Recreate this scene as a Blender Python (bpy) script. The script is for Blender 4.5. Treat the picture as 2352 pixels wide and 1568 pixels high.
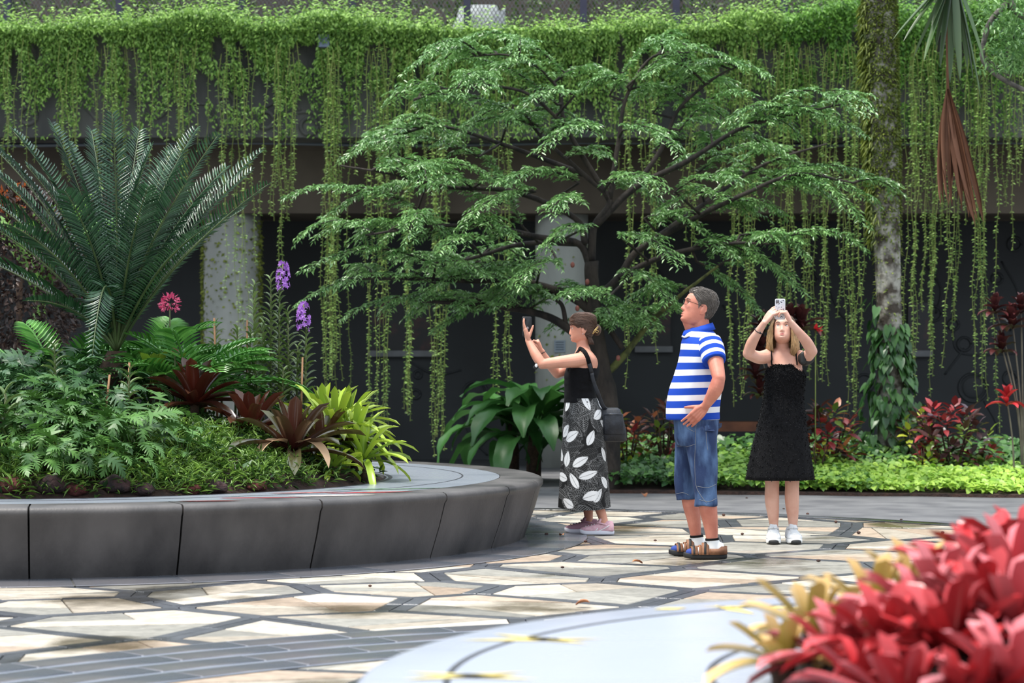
import bpy, bmesh, math, random
import numpy as np
from mathutils import Vector, Matrix, Euler
from mathutils import noise as mnoise

for o in list(bpy.data.objects):
    bpy.data.objects.remove(o)
scene = bpy.context.scene
COL = scene.collection
random.seed(11)
rng = np.random.default_rng(11)
PI = math.pi

# ------------------------------------------------------------------ camera
F, YH, CH = 5300.0, 830.0, 1.33          # focal length in pixels (2352 wide), horizon row, eye height
cam_d = bpy.data.cameras.new('camera')
cam = bpy.data.objects.new('camera', cam_d)
COL.objects.link(cam)
cam.location = (0, 0, CH)
cam.rotation_euler = (PI / 2, 0, 0)
cam_d.sensor_width = 36.0
cam_d.lens = 36.0 * F / 2352
cam_d.shift_y = (YH - 784.0) / 2352
cam_d.clip_end = 300
cam_d.dof.use_dof = True
cam_d.dof.focus_distance = 16.3
cam_d.dof.aperture_fstop = 3.0
scene.camera = cam

# ------------------------------------------------------------------ sky, sun, exposure
world = bpy.data.worlds.new('world')
scene.world = world
world.use_nodes = True
wn = world.node_tree
bg = wn.nodes['Background']
bg.inputs['Color'].default_value = (0.80, 0.89, 1.0, 1)
bg.inputs['Strength'].default_value = 1.3
# overcast sky: the same in every direction of the compass, brighter toward the zenith
_g = wn.nodes.new('ShaderNodeNewGeometry')
_s = wn.nodes.new('ShaderNodeSeparateXYZ')
wn.links.new(_g.outputs['Incoming'], _s.inputs[0])
_m = wn.nodes.new('ShaderNodeMapRange')
_m.inputs['From Min'].default_value = 0.0
_m.inputs['From Max'].default_value = -1.0
_m.inputs['To Min'].default_value = 0.75
_m.inputs['To Max'].default_value = 1.9
wn.links.new(_s.outputs['Z'], _m.inputs['Value'])
wn.links.new(_m.outputs[0], bg.inputs['Strength'])
sun_d = bpy.data.lights.new('sun', 'SUN')
sun = bpy.data.objects.new('sun', sun_d)
COL.objects.link(sun)
sun_d.energy = 4.2
sun_d.angle = math.radians(16)
sun_d.color = (1.0, 0.95, 0.87)
sun.rotation_euler = (math.radians(7), math.radians(-17), 0)
sun.location = (0, 0, 40)
scene.view_settings.view_transform = 'Standard'
scene.view_settings.look = 'None'
scene.view_settings.gamma = 1.0
scene.view_settings.use_curve_mapping = False
scene.view_settings.exposure = 0.32
scene.cycles.max_bounces = 6
scene.cycles.diffuse_bounces = 3
scene.cycles.transparent_max_bounces = 6


def W(px, py, Y):
    """world point that stands Y metres away and shows at this pixel"""
    return Vector(((px - 1176) / F * Y, Y, CH - (py - YH) / F * Y))


def G(px, py, z=0.0):
    """point of the horizontal plane z that shows at this pixel"""
    Y = F * (CH - z) / (py - YH)
    return Vector(((px - 1176) / F * Y, Y, z))


# ------------------------------------------------------------------ materials
MATS = {}


def lin(c):
    return tuple(((v / 255) / 12.92 if v / 255 < 0.04045 else ((v / 255 + 0.055) / 1.055) ** 2.4) for v in c) + (1,)


def mat(name, c1, c2=None, rough=0.6, spec=0.5, scale=6.0, detail=4.0, bump=0.0, bscale=None, src='noise', trans=0.0,
        metal=0.0, coat=0.0, lo=0.35, hi=0.65, rough2=None, stretch=None, sss=0.0, tcol=None):
    """c1/c2 0-255 colours mixed by noise / the 'rnd' attribute / the object's random number"""
    if name in MATS:
        return MATS[name]
    m = bpy.data.materials.new(name)
    m.use_nodes = True
    nt = m.node_tree
    N, L = nt.nodes, nt.links
    b = N['Principled BSDF']
    out = N['Material Output']
    b.inputs['Roughness'].default_value = rough
    b.inputs['Specular IOR Level'].default_value = spec
    b.inputs['Metallic'].default_value = metal
    b.inputs['Coat Weight'].default_value = coat
    b.inputs['Coat Roughness'].default_value = 0.15
    if sss:
        b.inputs['Subsurface Weight'].default_value = sss
        b.inputs['Subsurface Radius'].default_value = (1.0, 0.35, 0.2)
        b.inputs['Subsurface Scale'].default_value = 0.012
    colsock = None
    tc = N.new('ShaderNodeTexCoord')
    vec = tc.outputs['Object']
    if stretch:
        mp = N.new('ShaderNodeMapping')
        mp.inputs['Scale'].default_value = stretch
        L.new(vec, mp.inputs['Vector'])
        vec = mp.outputs['Vector']
    nz = N.new('ShaderNodeTexNoise')
    nz.inputs['Scale'].default_value = scale
    nz.inputs['Detail'].default_value = detail
    L.new(vec, nz.inputs['Vector'])
    if c2 is None:
        b.inputs['Base Color'].default_value = lin(c1)
    else:
        rp = N.new('ShaderNodeValToRGB')
        rp.color_ramp.elements[0].color = lin(c1)
        rp.color_ramp.elements[1].color = lin(c2)
        if src == 'noise':
            rp.color_ramp.elements[0].position = lo
            rp.color_ramp.elements[1].position = hi
            L.new(nz.outputs['Fac'], rp.inputs['Fac'])
        elif src == 'rnd':
            at = N.new('ShaderNodeAttribute')
            at.attribute_name = 'rnd'
            L.new(at.outputs['Fac'], rp.inputs['Fac'])
        else:
            oi = N.new('ShaderNodeObjectInfo')
            mx = N.new('ShaderNodeMath')
            mx.operation = 'MULTIPLY_ADD'
            mx.inputs[1].default_value = 0.5
            L.new(nz.outputs['Fac'], mx.inputs[0])
            mn = N.new('ShaderNodeMath')
            mn.operation = 'MULTIPLY_ADD'
            mn.inputs[1].default_value = 0.75
            mn.inputs[2].default_value = -0.12
            L.new(oi.outputs['Random'], mn.inputs[0])
            L.new(mn.outputs[0], mx.inputs[2])
            L.new(mx.outputs[0], rp.inputs['Fac'])
        colsock = rp.outputs['Color']
        L.new(colsock, b.inputs['Base Color'])
    if rough2 is not None:
        mr = N.new('ShaderNodeMapRange')
        mr.inputs['From Min'].default_value = lo
        mr.inputs['From Max'].default_value = hi
        mr.inputs['To Min'].default_value = rough
        mr.inputs['To Max'].default_value = rough2
        L.new(nz.outputs['Fac'], mr.inputs['Value'])
        L.new(mr.outputs[0], b.inputs['Roughness'])
    if bump:
        n2 = N.new('ShaderNodeTexNoise')
        n2.inputs['Scale'].default_value = bscale or scale * 4
        n2.inputs['Detail'].default_value = 5
        L.new(vec, n2.inputs['Vector'])
        bp = N.new('ShaderNodeBump')
        bp.inputs['Strength'].default_value = bump
        bp.inputs['Distance'].default_value = 0.02
        L.new(n2.outputs['Fac'], bp.inputs['Height'])
        L.new(bp.outputs['Normal'], b.inputs['Normal'])
    if trans:
        tr = N.new('ShaderNodeBsdfTranslucent')
        if tcol:
            tr.inputs['Color'].default_value = lin(tcol)
        elif colsock:
            L.new(colsock, tr.inputs['Color'])
        else:
            tr.inputs['Color'].default_value = lin(c1)
        ms = N.new('ShaderNodeMixShader')
        ms.inputs[0].default_value = trans
        L.new(b.outputs[0], ms.inputs[1])
        L.new(tr.outputs[0], ms.inputs[2])
        L.new(ms.outputs[0], out.inputs['Surface'])
    MATS[name] = m
    return m


def attr_mat(name, rough=0.8, spec=0.3, bump=0.0, bscale=200, attr='col', sheen=0.0):
    """material coloured by a printed pattern stored on the mesh"""
    m = bpy.data.materials.new(name)
    m.use_nodes = True
    N, L = m.node_tree.nodes, m.node_tree.links
    b = N['Principled BSDF']
    a = N.new('ShaderNodeAttribute')
    a.attribute_name = attr
    L.new(a.outputs['Color'], b.inputs['Base Color'])
    b.inputs['Roughness'].default_value = rough
    b.inputs['Specular IOR Level'].default_value = spec
    b.inputs['Sheen Weight'].default_value = sheen
    if bump:
        tc = N.new('ShaderNodeTexCoord')
        n2 = N.new('ShaderNodeTexNoise')
        n2.inputs['Scale'].default_value = bscale
        L.new(tc.outputs['Object'], n2.inputs['Vector'])
        bp = N.new('ShaderNodeBump')
        bp.inputs['Strength'].default_value = bump
        bp.inputs['Distance'].default_value = 0.01
        L.new(n2.outputs['Fac'], bp.inputs['Height'])
        L.new(bp.outputs['Normal'], b.inputs['Normal'])
    MATS[name] = m
    return m


# ------------------------------------------------------------------ object helpers
def put(name, me, parent=None, loc=None, rot=None, scale=None):
    o = bpy.data.objects.new(name, me)
    COL.objects.link(o)
    if parent is not None:
        o.parent = parent
    if loc is not None:
        o.location = loc
    if rot is not None:
        o.rotation_euler = rot
    if scale is not None:
        o.scale = (scale,) * 3 if isinstance(scale, (int, float)) else scale
    return o


def tag(o, label=None, cat=None, group=None, kind=None):
    if label:
        o['label'] = label
    if cat:
        o['category'] = cat
    if group:
        o['group'] = group
    if kind:
        o['kind'] = kind
    return o


def thing(name, label, cat, loc=(0, 0, 0), group=None, rz=0.0):
    o = put(name, None, None, loc, (0, 0, rz))
    o.empty_display_size = 0.1
    return tag(o, label, cat, group)


def npmesh(name, V, Fc, m=None, smooth=False, rnd=None, col=None):
    """mesh from arrays: V (n,3), Fc (k,3|4) or a list of such arrays / of tuples"""
    me = bpy.data.meshes.new(name)
    V = np.asarray(V, dtype=np.float32)
    if isinstance(Fc, np.ndarray):
        Fc = [Fc]
    if len(Fc) and not isinstance(Fc[0], np.ndarray):
        me.from_pydata([tuple(v) for v in V], [], [tuple(f) for f in Fc])
    else:
        Fc = [f for f in Fc if len(f)]
        loops = np.concatenate([f.ravel() for f in Fc]).astype(np.int32)
        tot = np.concatenate([np.full(len(f), f.shape[1], np.int32) for f in Fc])
        st = np.concatenate([[0], np.cumsum(tot)[:-1]]).astype(np.int32)
        me.vertices.add(len(V))
        me.vertices.foreach_set('co', V.ravel())
        me.loops.add(len(loops))
        me.loops.foreach_set('vertex_index', loops)
        me.polygons.add(len(tot))
        me.polygons.foreach_set('loop_start', st)
        me.polygons.foreach_set('loop_total', tot)
        me.update(calc_edges=True)
    if smooth:
        me.polygons.foreach_set('use_smooth', np.ones(len(me.polygons), bool))
    if rnd is not None:
        a = me.attributes.new('rnd', 'FLOAT', 'POINT')
        a.data.foreach_set('value', np.asarray(rnd, np.float32))
    if col is not None:
        a = me.attributes.new('col', 'FLOAT_COLOR', 'POINT')
        c = np.asarray(col, np.float32)
        if c.shape[1] == 3:
            c = np.c_[c, np.ones(len(c), np.float32)]
        a.data.foreach_set('color', c.ravel())
    if m is not None:
        me.materials.append(m)
    return me


def frames(P):
    """tangent / normal / binormal along a polyline, parallel transported"""
    P = np.asarray(P, float)
    T = np.gradient(P, axis=0)
    T /= np.maximum(np.linalg.norm(T, axis=1, keepdims=True), 1e-9)
    a = np.array([0, 0, 1.0]) if abs(T[0][2]) < 0.9 else np.array([1.0, 0, 0])
    n = np.cross(T[0], a)
    n /= np.linalg.norm(n)
    Ns = []
    for t in T:
        n = n - t * np.dot(n, t)
        n /= max(np.linalg.norm(n), 1e-9)
        Ns.append(n)
    Ns = np.array(Ns)
    return T, Ns, np.cross(T, Ns)


def crom(P, k=6):
    """Catmull-Rom through points (any number of columns)"""
    P = np.asarray(P, float)
    if len(P) < 3:
        t = np.linspace(0, 1, k + 1)[:, None]
        return P[0] * (1 - t) + P[-1] * t
    Q = np.vstack([2 * P[0] - P[1], P, 2 * P[-1] - P[-2]])
    out = []
    for i in range(1, len(Q) - 2):
        p0, p1, p2, p3 = Q[i - 1], Q[i], Q[i + 1], Q[i + 2]
        for t in np.linspace(0, 1, k, endpoint=False):
            out.append(0.5 * (2 * p1 + (p2 - p0) * t + (2 * p0 - 5 * p1 + 4 * p2 - p3) * t * t + (3 * p1 - p0 - 3 * p2 + p3) * t ** 3))
    out.append(P[-1])
    return np.array(out)


class MB:
    """collects shapes, build() links them as one mesh object"""

    def __init__(s):
        s.V, s.F, s.R = [], [], []

    def add(s, V, Fc, rnd=None):
        b = len(s.V)
        s.V.extend([tuple(v) for v in V])
        s.F.extend([tuple(i + b for i in f) for f in Fc])
        s.R.extend([rnd if rnd is not None else 0.5] * len(V))

    def rings(s, R, cap0=True, cap1=True, closed=True, rnd=None):
        k, n = len(R), len(R[0])
        V = [p for r in R for p in r]
        Fc = []
        for i in range(k - 1):
            for j in range(n if closed else n - 1):
                j2 = (j + 1) % n
                Fc.append((i * n + j, i * n + j2, (i + 1) * n + j2, (i + 1) * n + j))
        if cap0:
            Fc.append(tuple(range(n))[::-1])
        if cap1:
            Fc.append(tuple((k - 1) * n + j for j in range(n)))
        s.add(V, Fc, rnd)

    def tube(s, P, r, n=8, k=0, round_caps=False, flat=None, rnd=None):
        """sweep; r scalar or per point; flat=(axis vec, factor) squashes along that axis"""
        P = np.asarray([tuple(p) for p in P], float)
        r = np.full(len(P), r, float) if np.isscalar(r) else np.asarray(r, float)
        if k:
            A = crom(np.c_[P, r], k)
            P, r = A[:, :3], np.maximum(A[:, 3], 1e-4)
        if round_caps:
            t0 = P[0] - P[1]
            t0 /= np.linalg.norm(t0)
            t1 = P[-1] - P[-2]
            t1 /= np.linalg.norm(t1)
            c = [(0.95, 0.3), (0.7, 0.72), (0.38, 0.925)]
            P = np.vstack([[P[0] + t0 * r[0] * a for a, _ in c], P, [P[-1] + t1 * r[-1] * a for a, _ in c[::-1]]])
            r = np.r_[[r[0] * b for _, b in c], r, [r[-1] * b for _, b in c[::-1]]]
        T, A, B = frames(P)
        R = []
        th = np.linspace(0, 2 * PI, n, endpoint=False)
        for i in range(len(P)):
            d = np.outer(np.cos(th), A[i]) * r[i] + np.outer(np.sin(th), B[i]) * r[i]
            if flat is not None:
                ax = np.asarray(tuple(flat[0]), float)
                ax = ax / np.linalg.norm(ax)
                d = d - np.outer(d @ ax, ax) * (1 - flat[1])
            R.append(P[i] + d)
        s.rings(R, rnd=rnd)

    def box(s, c, sx, sy, sz, M=None, rnd=None):
        V = [(x * sx / 2, y * sy / 2, z * sz / 2) for x in (-1, 1) for y in (-1, 1) for z in (-1, 1)]
        M = M or Matrix.Identity(3)
        V = [tuple((M @ Vector(v)) + Vector(c)) for v in V]
        s.add(V, [(0, 1, 3, 2), (4, 6, 7, 5), (0, 4, 5, 1), (2, 3, 7, 6), (0, 2, 6, 4), (1, 5, 7, 3)], rnd)

    def ell(s, c, rx, ry, rz, M=None, nu=16, nv=10, rnd=None):
        R = []
        for i in range(nv + 1):
            a = -PI / 2 + PI * i / nv
            ca = max(math.cos(a), 0.01)
            r = [Vector((rx * ca * math.cos(2 * PI * j / nu), ry * ca * math.sin(2 * PI * j / nu), rz * math.sin(a))) for j in range(nu)]
            if M:
                r = [M @ v for v in r]
            R.append([tuple(v + Vector(c)) for v in r])
        s.rings(R, rnd=rnd)

    def build(s, name, m, parent=None, smooth=True, loc=None):
        me = npmesh(name, s.V, s.F, m, smooth, rnd=s.R)
        return put(name, me, parent, loc)

    def mesh(s, name, m, smooth=True):
        return npmesh(name, s.V, s.F, m, smooth, rnd=s.R)


# leaf templates: x along the leaf 0..1, y across -.5..+.5, z normal
T_DIA = (np.array([(0, 0, 0), (.45, .5, .09), (1, 0, -.08), (.45, -.5, .09)]), np.array([(0, 2, 1), (0, 3, 2)]))
T_LANCE = (np.array([(0, 0, 0), (.3, .5, .05), (.68, .36, .03), (1, 0, -.12), (.68, -.36, .03), (.3, -.5, .05), (.5, 0, 0)]),
           np.array([(0, 6, 1), (1, 6, 2), (2, 6, 3), (3, 6, 4), (4, 6, 5), (5, 6, 0)]))
T_HEART = (np.array([(0.1, 0, 0), (-.06, .28, .03), (.15, .5, .05), (.5, .42, .02), (.8, .2, -.05), (1, 0, -.14), (.8, -.2, -.05), (.5, -.42, .02),
                     (.15, -.5, .05), (-.06, -.28, .03), (.5, 0, -.03)]),
           np.array([(0, 10, 1), (1, 10, 2), (2, 10, 3), (3, 10, 4), (4, 10, 5), (5, 10, 6), (6, 10, 7), (7, 10, 8), (8, 10, 9), (9, 10, 0)]))


def unit(A):
    A = np.asarray(A, float)
    return A / np.maximum(np.linalg.norm(A, axis=-1, keepdims=True), 1e-9)


def leaves(P, D, U, Ln, Wd, T=T_DIA):
    """arrays of leaf geometry: base points, directions, up vectors, lengths, widths -> (V, F, leaf index per vertex)"""
    P, X, U = np.asarray(P, float), unit(D), np.asarray(U, float)
    Y = unit(np.cross(U, X))
    Z = np.cross(X, Y)
    tv, tf = T
    n, k = len(P), len(tv)
    Ln = np.broadcast_to(Ln, (n,))[:, None, None]
    Wd = np.broadcast_to(Wd, (n,))[:, None, None]
    V = P[:, None, :] + X[:, None, :] * (tv[None, :, 0:1] * Ln) + Y[:, None, :] * (tv[None, :, 1:2] * Wd) + Z[:, None, :] * (tv[None, :, 2:3] * Ln)
    Fc = tf[None] + (np.arange(n) * k)[:, None, None]
    return V.reshape(-1, 3), Fc.reshape(-1, tf.shape[1]), np.repeat(np.arange(n), k)


def leaf_mesh(name, P, D, U, Ln, Wd, m, T=T_DIA, rnd=None):
    V, Fc, ix = leaves(P, D, U, Ln, Wd, T)
    if rnd is None:
        rnd = rng.random(len(P))
    return npmesh(name, V, Fc, m, False, rnd=np.asarray(rnd)[ix])


def rdir(n, zlo=-1.0, zhi=1.0):
    z = rng.uniform(zlo, zhi, n)
    a = rng.uniform(0, 2 * PI, n)
    q = np.sqrt(np.maximum(0, 1 - z * z))
    return np.c_[q * np.cos(a), q * np.sin(a), z]


def strap_mesh(name, m, L=0.3, Wd=0.04, e0=60, e1=-10, seg=8, fold=0.25, tip=0.5, base=0.6, twist=0.0, edge=False):
    """a strap leaf that leaves the origin along +X at elevation e0 and bends to e1 (degrees)"""
    V, Fc = [], []
    p = np.zeros(3)
    for i in range(seg + 1):
        t = i / seg
        e = math.radians(e0 + (e1 - e0) * t ** 1.2)
        d = np.array([math.cos(e), 0, math.sin(e)])
        nrm = np.array([-math.sin(e), 0, math.cos(e)])
        w = Wd / 2 * (base + (1 - base) * min(1, t * 3)) * (1 if t < tip else max(0.04, math.sqrt(max(0, 1 - ((t - tip) / (1 - tip)) ** 2))))
        tw = twist * t
        side = np.array([0, math.cos(tw), math.sin(tw)])
        V += [p + side * w + nrm * w * fold * 2, p, p - side * w + nrm * w * fold * 2]
        p = p + d * L / seg
    for i in range(seg):
        a = i * 3
        Fc += [(a, a + 1, a + 4, a + 3), (a + 1, a + 2, a + 5, a + 4)]
    tt = np.repeat(np.arange(seg + 1) / seg, 3)
    return npmesh(name, np.array(V), Fc, m, True, rnd=tt)
# ------------------------------------------------------------------ ground
PC, PR, PHT = Vector((-3.57, 17.70, 0)), 3.81, 0.45      # round planter bench
DC, DR, DHT = Vector((2.08, 6.37, 0)), 2.52, 0.45        # round table-like planter close to the camera
ZC, ZR = Vector((-0.96, 15.04, 0)), 5.99                 # far edge of the plaza


def wet_stone(name, c1, c2, rough=0.42, wet=0.12, dark=0.35, src='obj', pud=(0.56, 0.66)):
    """paving stone with rain-wet patches: darker and smoother where a large noise says so"""
    m = mat(name, c1, c2, rough=rough, src=src, scale=3.5, bump=0.25, bscale=38)
    N, L = m.node_tree.nodes, m.node_tree.links
    b = N['Principled BSDF']
    col = b.inputs['Base Color'].links[0].from_socket
    ge = N.new('ShaderNodeNewGeometry')
    nz = N.new('ShaderNodeTexNoise')
    nz.inputs['Scale'].default_value = 0.75
    nz.inputs['Detail'].default_value = 4
    L.new(ge.outputs['Position'], nz.inputs['Vector'])
    mr = N.new('ShaderNodeMapRange')
    mr.inputs['From Min'].default_value = pud[0]
    mr.inputs['From Max'].default_value = pud[1]
    L.new(nz.outputs['Fac'], mr.inputs['Value'])
    mx = N.new('ShaderNodeMix')
    mx.data_type = 'RGBA'
    mx.blend_type = 'MULTIPLY'
    mx.inputs['B'].default_value = (dark, dark * 0.95, dark * 0.82, 1)
    L.new(mr.outputs[0], mx.inputs['Factor'])
    n3 = N.new('ShaderNodeTexNoise')
    n3.inputs['Scale'].default_value = 11.0
    n3.inputs['Detail'].default_value = 9.0
    n3.inputs['Roughness'].default_value = 0.7
    L.new(ge.outputs['Position'], n3.inputs['Vector'])
    r3 = N.new('ShaderNodeMapRange')
    r3.inputs['From Min'].default_value = .32
    r3.inputs['From Max'].default_value = .68
    r3.inputs['To Min'].default_value = .66
    r3.inputs['To Max'].default_value = 1.14
    L.new(n3.outputs['Fac'], r3.inputs['Value'])
    vm = N.new('ShaderNodeVectorMath')
    vm.operation = 'SCALE'
    L.new(col, vm.inputs[0])
    L.new(r3.outputs[0], vm.inputs['Scale'])
    L.new(vm.outputs[0], mx.inputs['A'])
    L.new(mx.outputs['Result'], b.inputs['Base Color'])
    m2 = N.new('ShaderNodeMapRange')
    m2.inputs['To Min'].default_value = rough
    m2.inputs['To Max'].default_value = wet
    L.new(mr.outputs[0], m2.inputs['Value'])
    L.new(m2.outputs[0], b.inputs['Roughness'])
    return m


M_TAN = wet_stone('tan_stone', (150, 138, 122), (206, 196, 180), dark=.42)
M_TAN2 = wet_stone('rosy_stone', (150, 130, 110), (188, 168, 148), dark=.42)
M_TAN3 = wet_stone('grey_stone', (120, 116, 108), (164, 160, 150), dark=.42)
M_SLATE = wet_stone('slate_stone', (62, 64, 70), (96, 98, 104), rough=0.3, wet=0.1, dark=0.55)
M_GROUT = mat('grout', (52, 52, 52), (74, 72, 68), rough=0.7, bump=0.2)
M_ASPH = mat('asphalt', (84, 84, 87), (110, 110, 111), rough=0.75, scale=2.5, bump=0.4, bscale=220)
M_SOIL = mat('soil', (34, 22, 17), (62, 40, 30), rough=0.9, scale=14, bump=0.8, bscale=50)

b = MB()
b.add([(-14, 4, -.02), (14, 4, -.02), (14, 45, -.02), (-14, 45, -.02)], [(0, 1, 2, 3)])
floor = tag(b.build('floor', M_GROUT, None, False), 'dark jointing bed of the wet stone plaza', 'floor', kind='structure')


def clip(poly, n, c):
    """keep the side n.p <= c of a convex polygon"""
    out = []
    for i in range(len(poly)):
        p, q = poly[i], poly[(i + 1) % len(poly)]
        a, d = p[0] * n[0] + p[1] * n[1] - c, q[0] * n[0] + q[1] * n[1] - c
        if a <= 0:
            out.append(p)
        if (a < 0 < d) or (d < 0 < a):
            t = a / (a - d)
            out.append((p[0] + (q[0] - p[0]) * t, p[1] + (q[1] - p[1]) * t))
    return out


def area_c(poly):
    A = cx = cy = 0
    for i in range(len(poly)):
        x0, y0 = poly[i]
        x1, y1 = poly[(i + 1) % len(poly)]
        k = x0 * y1 - x1 * y0
        A += k
        cx += (x0 + x1) * k
        cy += (y0 + y1) * k
    if abs(A) < 1e-9:
        return 0, (0, 0)
    return abs(A) / 2, (cx / (3 * A), cy / (3 * A))


def prism(poly, z0, z1, ch=0.004):
    """polygon slab with a small arris; returns V, F"""
    n = len(poly)
    _, c = area_c(poly)
    def sh(d):
        return [(p[0] + (c[0] - p[0]) / max(1e-6, math.hypot(c[0] - p[0], c[1] - p[1])) * d, p[1] + (c[1] - p[1]) / max(1e-6, math.hypot(c[0] - p[0], c[1] - p[1])) * d) for p in poly]
    V = [(x, y, z0) for x, y in poly] + [(x, y, z1 - ch) for x, y in poly] + [(x, y, z1) for x, y in sh(ch)]
    Fc = [tuple(2 * n + i for i in range(n))]
    for r in (0, 1):
        for i in range(n):
            j = (i + 1) % n
            Fc.append((r * n + i, r * n + j, (r + 1) * n + j, (r + 1) * n + i))
    return V, Fc


def ccw(poly):
    s = sum(poly[i][0] * poly[(i + 1) % len(poly)][1] - poly[(i + 1) % len(poly)][0] * poly[i][1] for i in range(len(poly)))
    return poly if s > 0 else poly[::-1]


def in_frame(x, y, pad=60):
    px, py = 1176 + x / y * F, YH + CH / y * F
    return -pad < px < 2352 + pad and py < 1568 + pad


def dist(c, x, y):
    return math.hypot(x - c.x, y - c.y)


sites = []
for j in range(-2, 20):
    for i in range(-8, 9):
        sites.append((i * 1.18 + (0.59 if j % 2 else 0) + random.uniform(-.3, .3), 8.0 + j * 0.78 + random.uniform(-.24, .24)))
stones, slates = [], []
rs = random.Random(5)
for i, s in enumerate(sites):
    nb = sorted((t for t in sites if t is not s), key=lambda t: (t[0] - s[0]) ** 2 + (t[1] - s[1]) ** 2)[:14]
    poly = [(s[0] - 2, s[1] - 2), (s[0] + 2, s[1] - 2), (s[0] + 2, s[1] + 2), (s[0] - 2, s[1] + 2)]
    full = poly
    for t in nb:
        n = (t[0] - s[0], t[1] - s[1])
        l = math.hypot(*n)
        n = (n[0] / l, n[1] / l)
        c = n[0] * (s[0] + t[0]) / 2 + n[1] * (s[1] + t[1]) / 2
        hb = 0.035 + 0.06 * abs(n[0]) ** 1.5
        poly = clip(poly, n, c - hb)
        full = clip(full, n, c)
        if not poly:
            break
    if len(poly) < 3:
        continue
    # the dark bands: one run of pavers per shared edge
    for k in range(len(full)):
        p, q = full[k], full[(k + 1) % len(full)]
        mx, my = (p[0] + q[0]) / 2, (p[1] + q[1]) / 2
        t = min(nb, key=lambda t: abs(math.hypot(t[0] - mx, t[1] - my) - math.hypot(s[0] - mx, s[1] - my)))
        if (s[0], s[1]) > (t[0], t[1]):
            continue
        el = math.hypot(q[0] - p[0], q[1] - p[1])
        if el < 0.05:
            continue
        d = ((q[0] - p[0]) / el, (q[1] - p[1]) / el)
        nn = (-d[1], d[0])
        hb = 0.035 + 0.06 * abs(nn[0]) ** 1.5 - 0.006
        m = max(1, round(el / 0.42))
        rows = [(-hb, hb)] if hb < 0.06 else [(-hb, -0.004), (0.004, hb)]
        for r0, r1 in rows:
            for a in range(m):
                t0, t1 = el * a / m + .004, el * (a + 1) / m - .004
                slates.append(ccw([(p[0] + d[0] * u + nn[0] * v, p[1] + d[1] * u + nn[1] * v) for u, v in ((t0, r0), (t1, r0), (t1, r1), (t0, r1))]))
    # the tan stones of the cell
    parts = [poly]
    for _ in range(rs.choice((2, 3, 3, 4))):
        parts.sort(key=lambda q: -area_c(q)[0])
        big = parts.pop(0)
        a = rs.gauss(PI / 2, .3) if rs.random() < .6 else rs.uniform(0, PI)
        n = (math.cos(a), math.sin(a))
        _, c0 = area_c(big)
        c = n[0] * c0[0] + n[1] * c0[1] + rs.uniform(-.12, .12)
        for pp in (clip(big, n, c - .005), clip(big, (-n[0], -n[1]), -c - .005)):
            if len(pp) > 2 and area_c(pp)[0] > .004:
                parts.append(pp)
    stones += [ccw(p) for p in parts]


def keep(poly):
    _, (x, y) = area_c(poly)
    if y < 8.6 or not in_frame(x, y, 140):
        return False
    if all(dist(PC, *v) < PR + .30 for v in poly) or all(v[1] > ZC.y and dist(ZC, *v) > ZR - .12 for v in poly) or dist(DC, x, y) < DR - .5:
        return False
    if all(4.78 < dist(DC, *v) < 5.72 for v in poly):
        return False
    return True


def lay(polys, name, m, label):
    polys = [p for p in polys if keep(p)]
    polys.sort(key=lambda p: area_c(p)[1][1])
    rest_V = MB()
    for k, p in enumerate(polys):
        _, (cx, cy) = area_c(p)
        z = rs.uniform(-.0075, -.004)
        V, Fc = prism([(x - cx, y - cy) for x, y in p], -.02, z)
        if k < 295:
            put(name, npmesh(name, V, Fc, rs.choice((m, m, m, M_TAN2, M_TAN3, M_TAN3)) if m is M_TAN else m), floor, (cx, cy, 0))
        else:
            rest_V.add([(x + cx, y + cy, zz) for x, y, zz in V], Fc)
    if rest_V.V:
        o = rest_V.build(name + '_far', m, floor, False)
        o['kind'] = 'stuff'
    print(name, len(polys))


lay(stones, 'paving_stone', M_TAN, '')
lay(slates, 'slate_paver', M_SLATE, '')


def ring_pavers(C, r0, r1, a0, a1, step, rows, name, m, z=0.003, base=None, cut=None, gap=.004):
    nb = max(8, int((a1 - a0) / 0.03))
    bm_ = MB()
    pts = []
    for i in range(nb + 1):
        a = a0 + (a1 - a0) * i / nb
        pts.append([(C.x + r * math.cos(a), C.y + r * math.sin(a), z - .004) for r in (r0, r1)])
    bm_.rings(pts, False, False, closed=False)
    bed = bm_.build(name + '_bed', base or M_GROUT, floor, False)
    for j in range(rows):
        ra, rb = r0 + (r1 - r0) * j / rows + gap, r0 + (r1 - r0) * (j + 1) / rows - gap
        n = max(1, int((a1 - a0) * (ra + rb) / 2 / step))
        for i in range(n):
            off = 0.5 * (j % 2)
            u0, u1 = a0 + (a1 - a0) * (i + off) / n + .004 / ra, a0 + (a1 - a0) * (i + 1 + off) / n - .004 / ra
            um = (u0 + u1) / 2
            cx, cy = C.x + (ra + rb) / 2 * math.cos(um), C.y + (ra + rb) / 2 * math.sin(um)
            if not in_frame(cx, cy, 150) or (cut and cut(cx, cy)):
                continue
            poly = [(C.x + r * math.cos(a) - cx, C.y + r * math.sin(a) - cy) for r, a in ((ra, u0), (rb, u0), (rb, um), (rb, u1), (ra, u1), (ra, um))]
            V, Fc = prism(ccw(poly), -.015, z + rs.uniform(-.0015, .001))
            put(name, npmesh(name, V, Fc, m), floor, (cx, cy, 0))


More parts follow.
